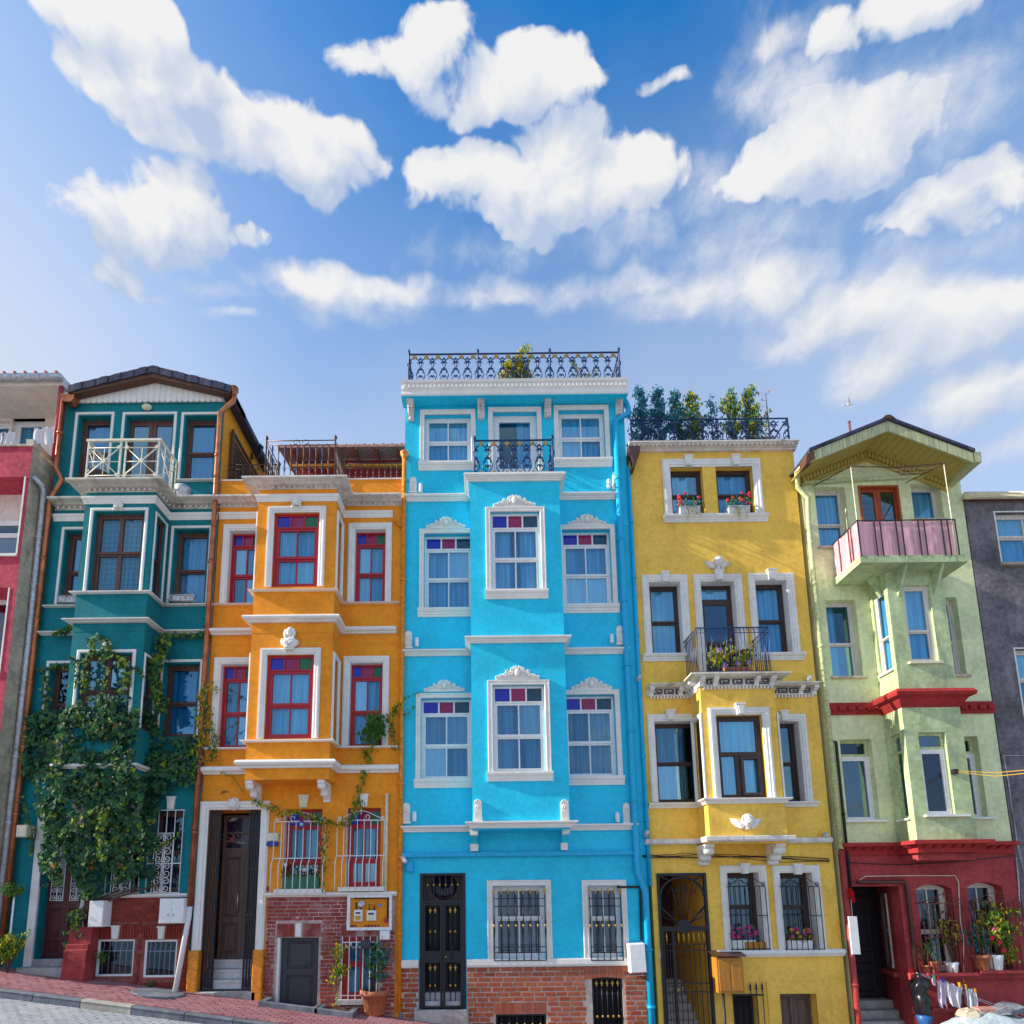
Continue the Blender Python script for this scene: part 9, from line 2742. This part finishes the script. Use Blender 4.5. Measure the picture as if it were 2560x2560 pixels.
# washing line
la, lb2 = O.p(1105, 1525, .25), O.p(1990, 1880, .45)
lin = MB()
for dz in (0,-.03):lin.tube([(la[0],-.25,la[1]+dz),((la[0]*.5+lb2[0]*.5),-.36,(la[1]+lb2[1])/2-.05+dz),(lb2[0],-.45,lb2[1]+dz*3)],.005,4)
tag(link('washing_line',lin,'zinc', None,(la[0],-.25,la[1])),'thin double washing line across the dark red wall','washing line')
W_ = 'washing on the red wall line'
def lp(vx, vy): return O.p(vx, vy, .32)
clothes(None,[lp(1188,1550),lp(1200,1555),lp(1214,1560)],.16,-.33,'print_linen','tiny lilac sock pegged first on the washing line','laundry',W_,.01,'sock')
clothes(None,[lp(1222,1562),lp(1255,1570),lp(1288,1580)],.55,-.33,'print_linen','printed lilac trousers hanging on the washing line','laundry',W_,.03,'trousers')
clothes(None,[lp(1295,1580),lp(1340,1600),lp(1420,1620)], lambda u:.30+.22*math.sin(u*3.1),-.34,'white_linen','white shirt drooping in the middle of the washing line','laundry',W_,.04,'shirt')
clothes(None,[lp(1448,1632),lp(1490,1650),lp(1532,1668)], lambda u:.44+.08*u,-.35,'white_linen','white vest pegged with yellow pegs last on the washing line','laundry',W_,.03,'vest')
for i,(vx,vy,mt) in enumerate(((1205,1552,'green_plastic'),(1232,1562,'red_petal'),(1272,1572,'blue_sign'),(1408,1612,'yellow_pipe'),(1455,1628,'yellow_pipe'),(1530,1660,'yellow_pipe'))):
    q=lp(vx,vy);tag(link('clothes_peg',MB().box(q[0]-.014,q[0]+.014,-.36,-.31,q[1]-.05,q[1]+.04),mt, None,(q[0],-.33,q[1])),{'green_plastic':'green peg holding the lilac sock','red_petal':'red peg at the top of the printed trousers','blue_sign':'blue peg at the end of the printed trousers'}.get(mt,'yellow peg holding the white washing on the line'),'peg','pegs on the washing line')
# black rubbish bag tied to the pipe
q = O.p(1100, 1700, .2); bx, bz = q
bg=MB();bg.lathe((bx,-.2,bz-.42),[(0,0),(.08,.0),(.13,.05),(.16,.12),(.15,.20),(.18,.30),(.16,.40),(.12,.48),(.16,.56),(.17,.66),(.13,.74),(.08,.80),(.05,.86),(.06,.90),(0,.90)],26)
rr = random.Random(3)
bg.v=[(x+(x-bx)*.55*mnoise.noise(Vector((x*7,y*7,z*5)))+.05*mnoise.noise(Vector((z*4,0,2))),y+(y+.2)*.55*mnoise.noise(Vector((x*8,y*9,z*6+4))),z+.05*mnoise.noise(Vector((x*9,y*9,7)))) for x,y,z in bg.v]
tag(link('rubbish_bag',bg,'black_bag', None,(bx,-.2,bz-.42)),'crumpled black plastic bag tied round the pipe on the red wall','bag')
bb=MB().lathe((bx+.02,-.2,bz-.70),[(.06,0),(.10,.05),(.12,.16),(.15,.27),(.10,.31),(0,.31)],18)
bb.v=[(x+(x-bx)*.2*mnoise.noise(Vector((x*11,y*9,z*8))),y,z) for x,y,z in bb.v]
tag(link('blue_bag',bb,'blue_bag', None,(bx,-.2,bz-.7)),'blue plastic wrapped on the pipe below the black bag','bag')
# covered heap with stones at the foot of the red wall
tx, tz = O.p(1680, 1950, 1.0)
tp = MB(); vs = []; n, m_ = 30, 16
for j in range(m_ + 1):
    for i in range(n + 1):
        u, v = i / n * 2 - 1, j / m_ * 2 - 1
        hgt = max(0, 1 - (u * u) ** 1.4 * .9 - (v * v) ** 1.3)
        x = tx + u * 1.15; y = -.95 + v * .75
        vs.append((x,y,tz-.75+.95*hgt**.5+.10*mnoise.noise(Vector((x*2.3,y*2.3,0)))+.04*mnoise.noise(Vector((x*7,y*7,3)))))
tp.add(vs,[(j*(n+1)+i,j*(n+1)+i+1,(j+1)*(n+1)+i+1,(j+1)*(n+1)+i) for j in range(m_) for i in range(n)], True)
tag(link('tarpaulin_heap',tp,'pale_tarp', None,(tx,-.95,tz-.75)),'pale crumpled tarpaulin over a heap before the red wall','tarpaulin')
for i,(vx,vy,sx_,mt,lab) in enumerate(((1500,1855,.30,'bare_cement','flat beige stone weighing down the tarpaulin'),(1625,1835,.24,'pink_tile','pinkish brick weighing down the tarpaulin'),(1745,1830,.22,'kerb_stone','bluish stone beside the brick on the tarpaulin'),(1805,1808,.28,'kerb_stone','dark grey slab at the top of the tarpaulin heap'))):
    q=O.p(vx,vy,.9);r_=random.Random(i);sm=MB().ball((q[0],-.9,q[1]),(sx_,.2,.12),8,5)
    sm.v=[(x+r_.uniform(-.04,.04),y+r_.uniform(-.03,.03),z+r_.uniform(-.02,.02)) for x,y,z in sm.v];sm.smooth=[False]*len(sm.smooth)
    if i==1:sm=MB().cham(q[0]-.2,q[0]+.2,-1.0,-.8,q[1]-.09,q[1]+.09,.015)
    tag(link('stone', sm, mt, None, (q[0], -.9, q[1])), lab, 'stone')
# gull
q = onwall(1960 + 525 * .3106, 1000 + 37 * .3106, -14.0); gx, gzz = q; gy = 14.0
gl=MB().ball((gx,gy,gzz),(.26,.10,.10),10,6).ball((gx+.24,gy,gzz+.04),(.10,.08,.08),8,5)
for (s, dx, dz) in ((-1, -.12, .34), (1, -.35, .12)):
    gl.add([(gx-.12,gy-.05*s,gzz+.05),(gx+.14,gy-.05*s,gzz+.06),(gx+dx+.10,gy-.5*s,gzz+dz),(gx+dx-.16,gy-.75*s,gzz+dz+.04),(gx-.12,gy-.05*s,gzz+.08),(gx+.14,gy-.05*s,gzz+.09)],[(0,1,2,3),(4,5,2,3)])
gl.prism_xy([(gx-.28,gy-.03),(gx-.48,gy-.10),(gx-.48,gy+.10),(gx-.28,gy+.03)],gzz-.01,gzz+.02)
gl.v=[(gx+(a-gx)*.6,gy+(b-gy)*.6,gzz+(c-gzz)*.6) for a,b,c in gl.v]
gl.lathe((gx + .20, gy, gzz + .03), [(.012, 0), (0, .05)], 6, 'x')
tag(link('gull',gl,'white_plastic', None,(gx,gy,gzz)),'small white gull flying above the lime green roof','bird')
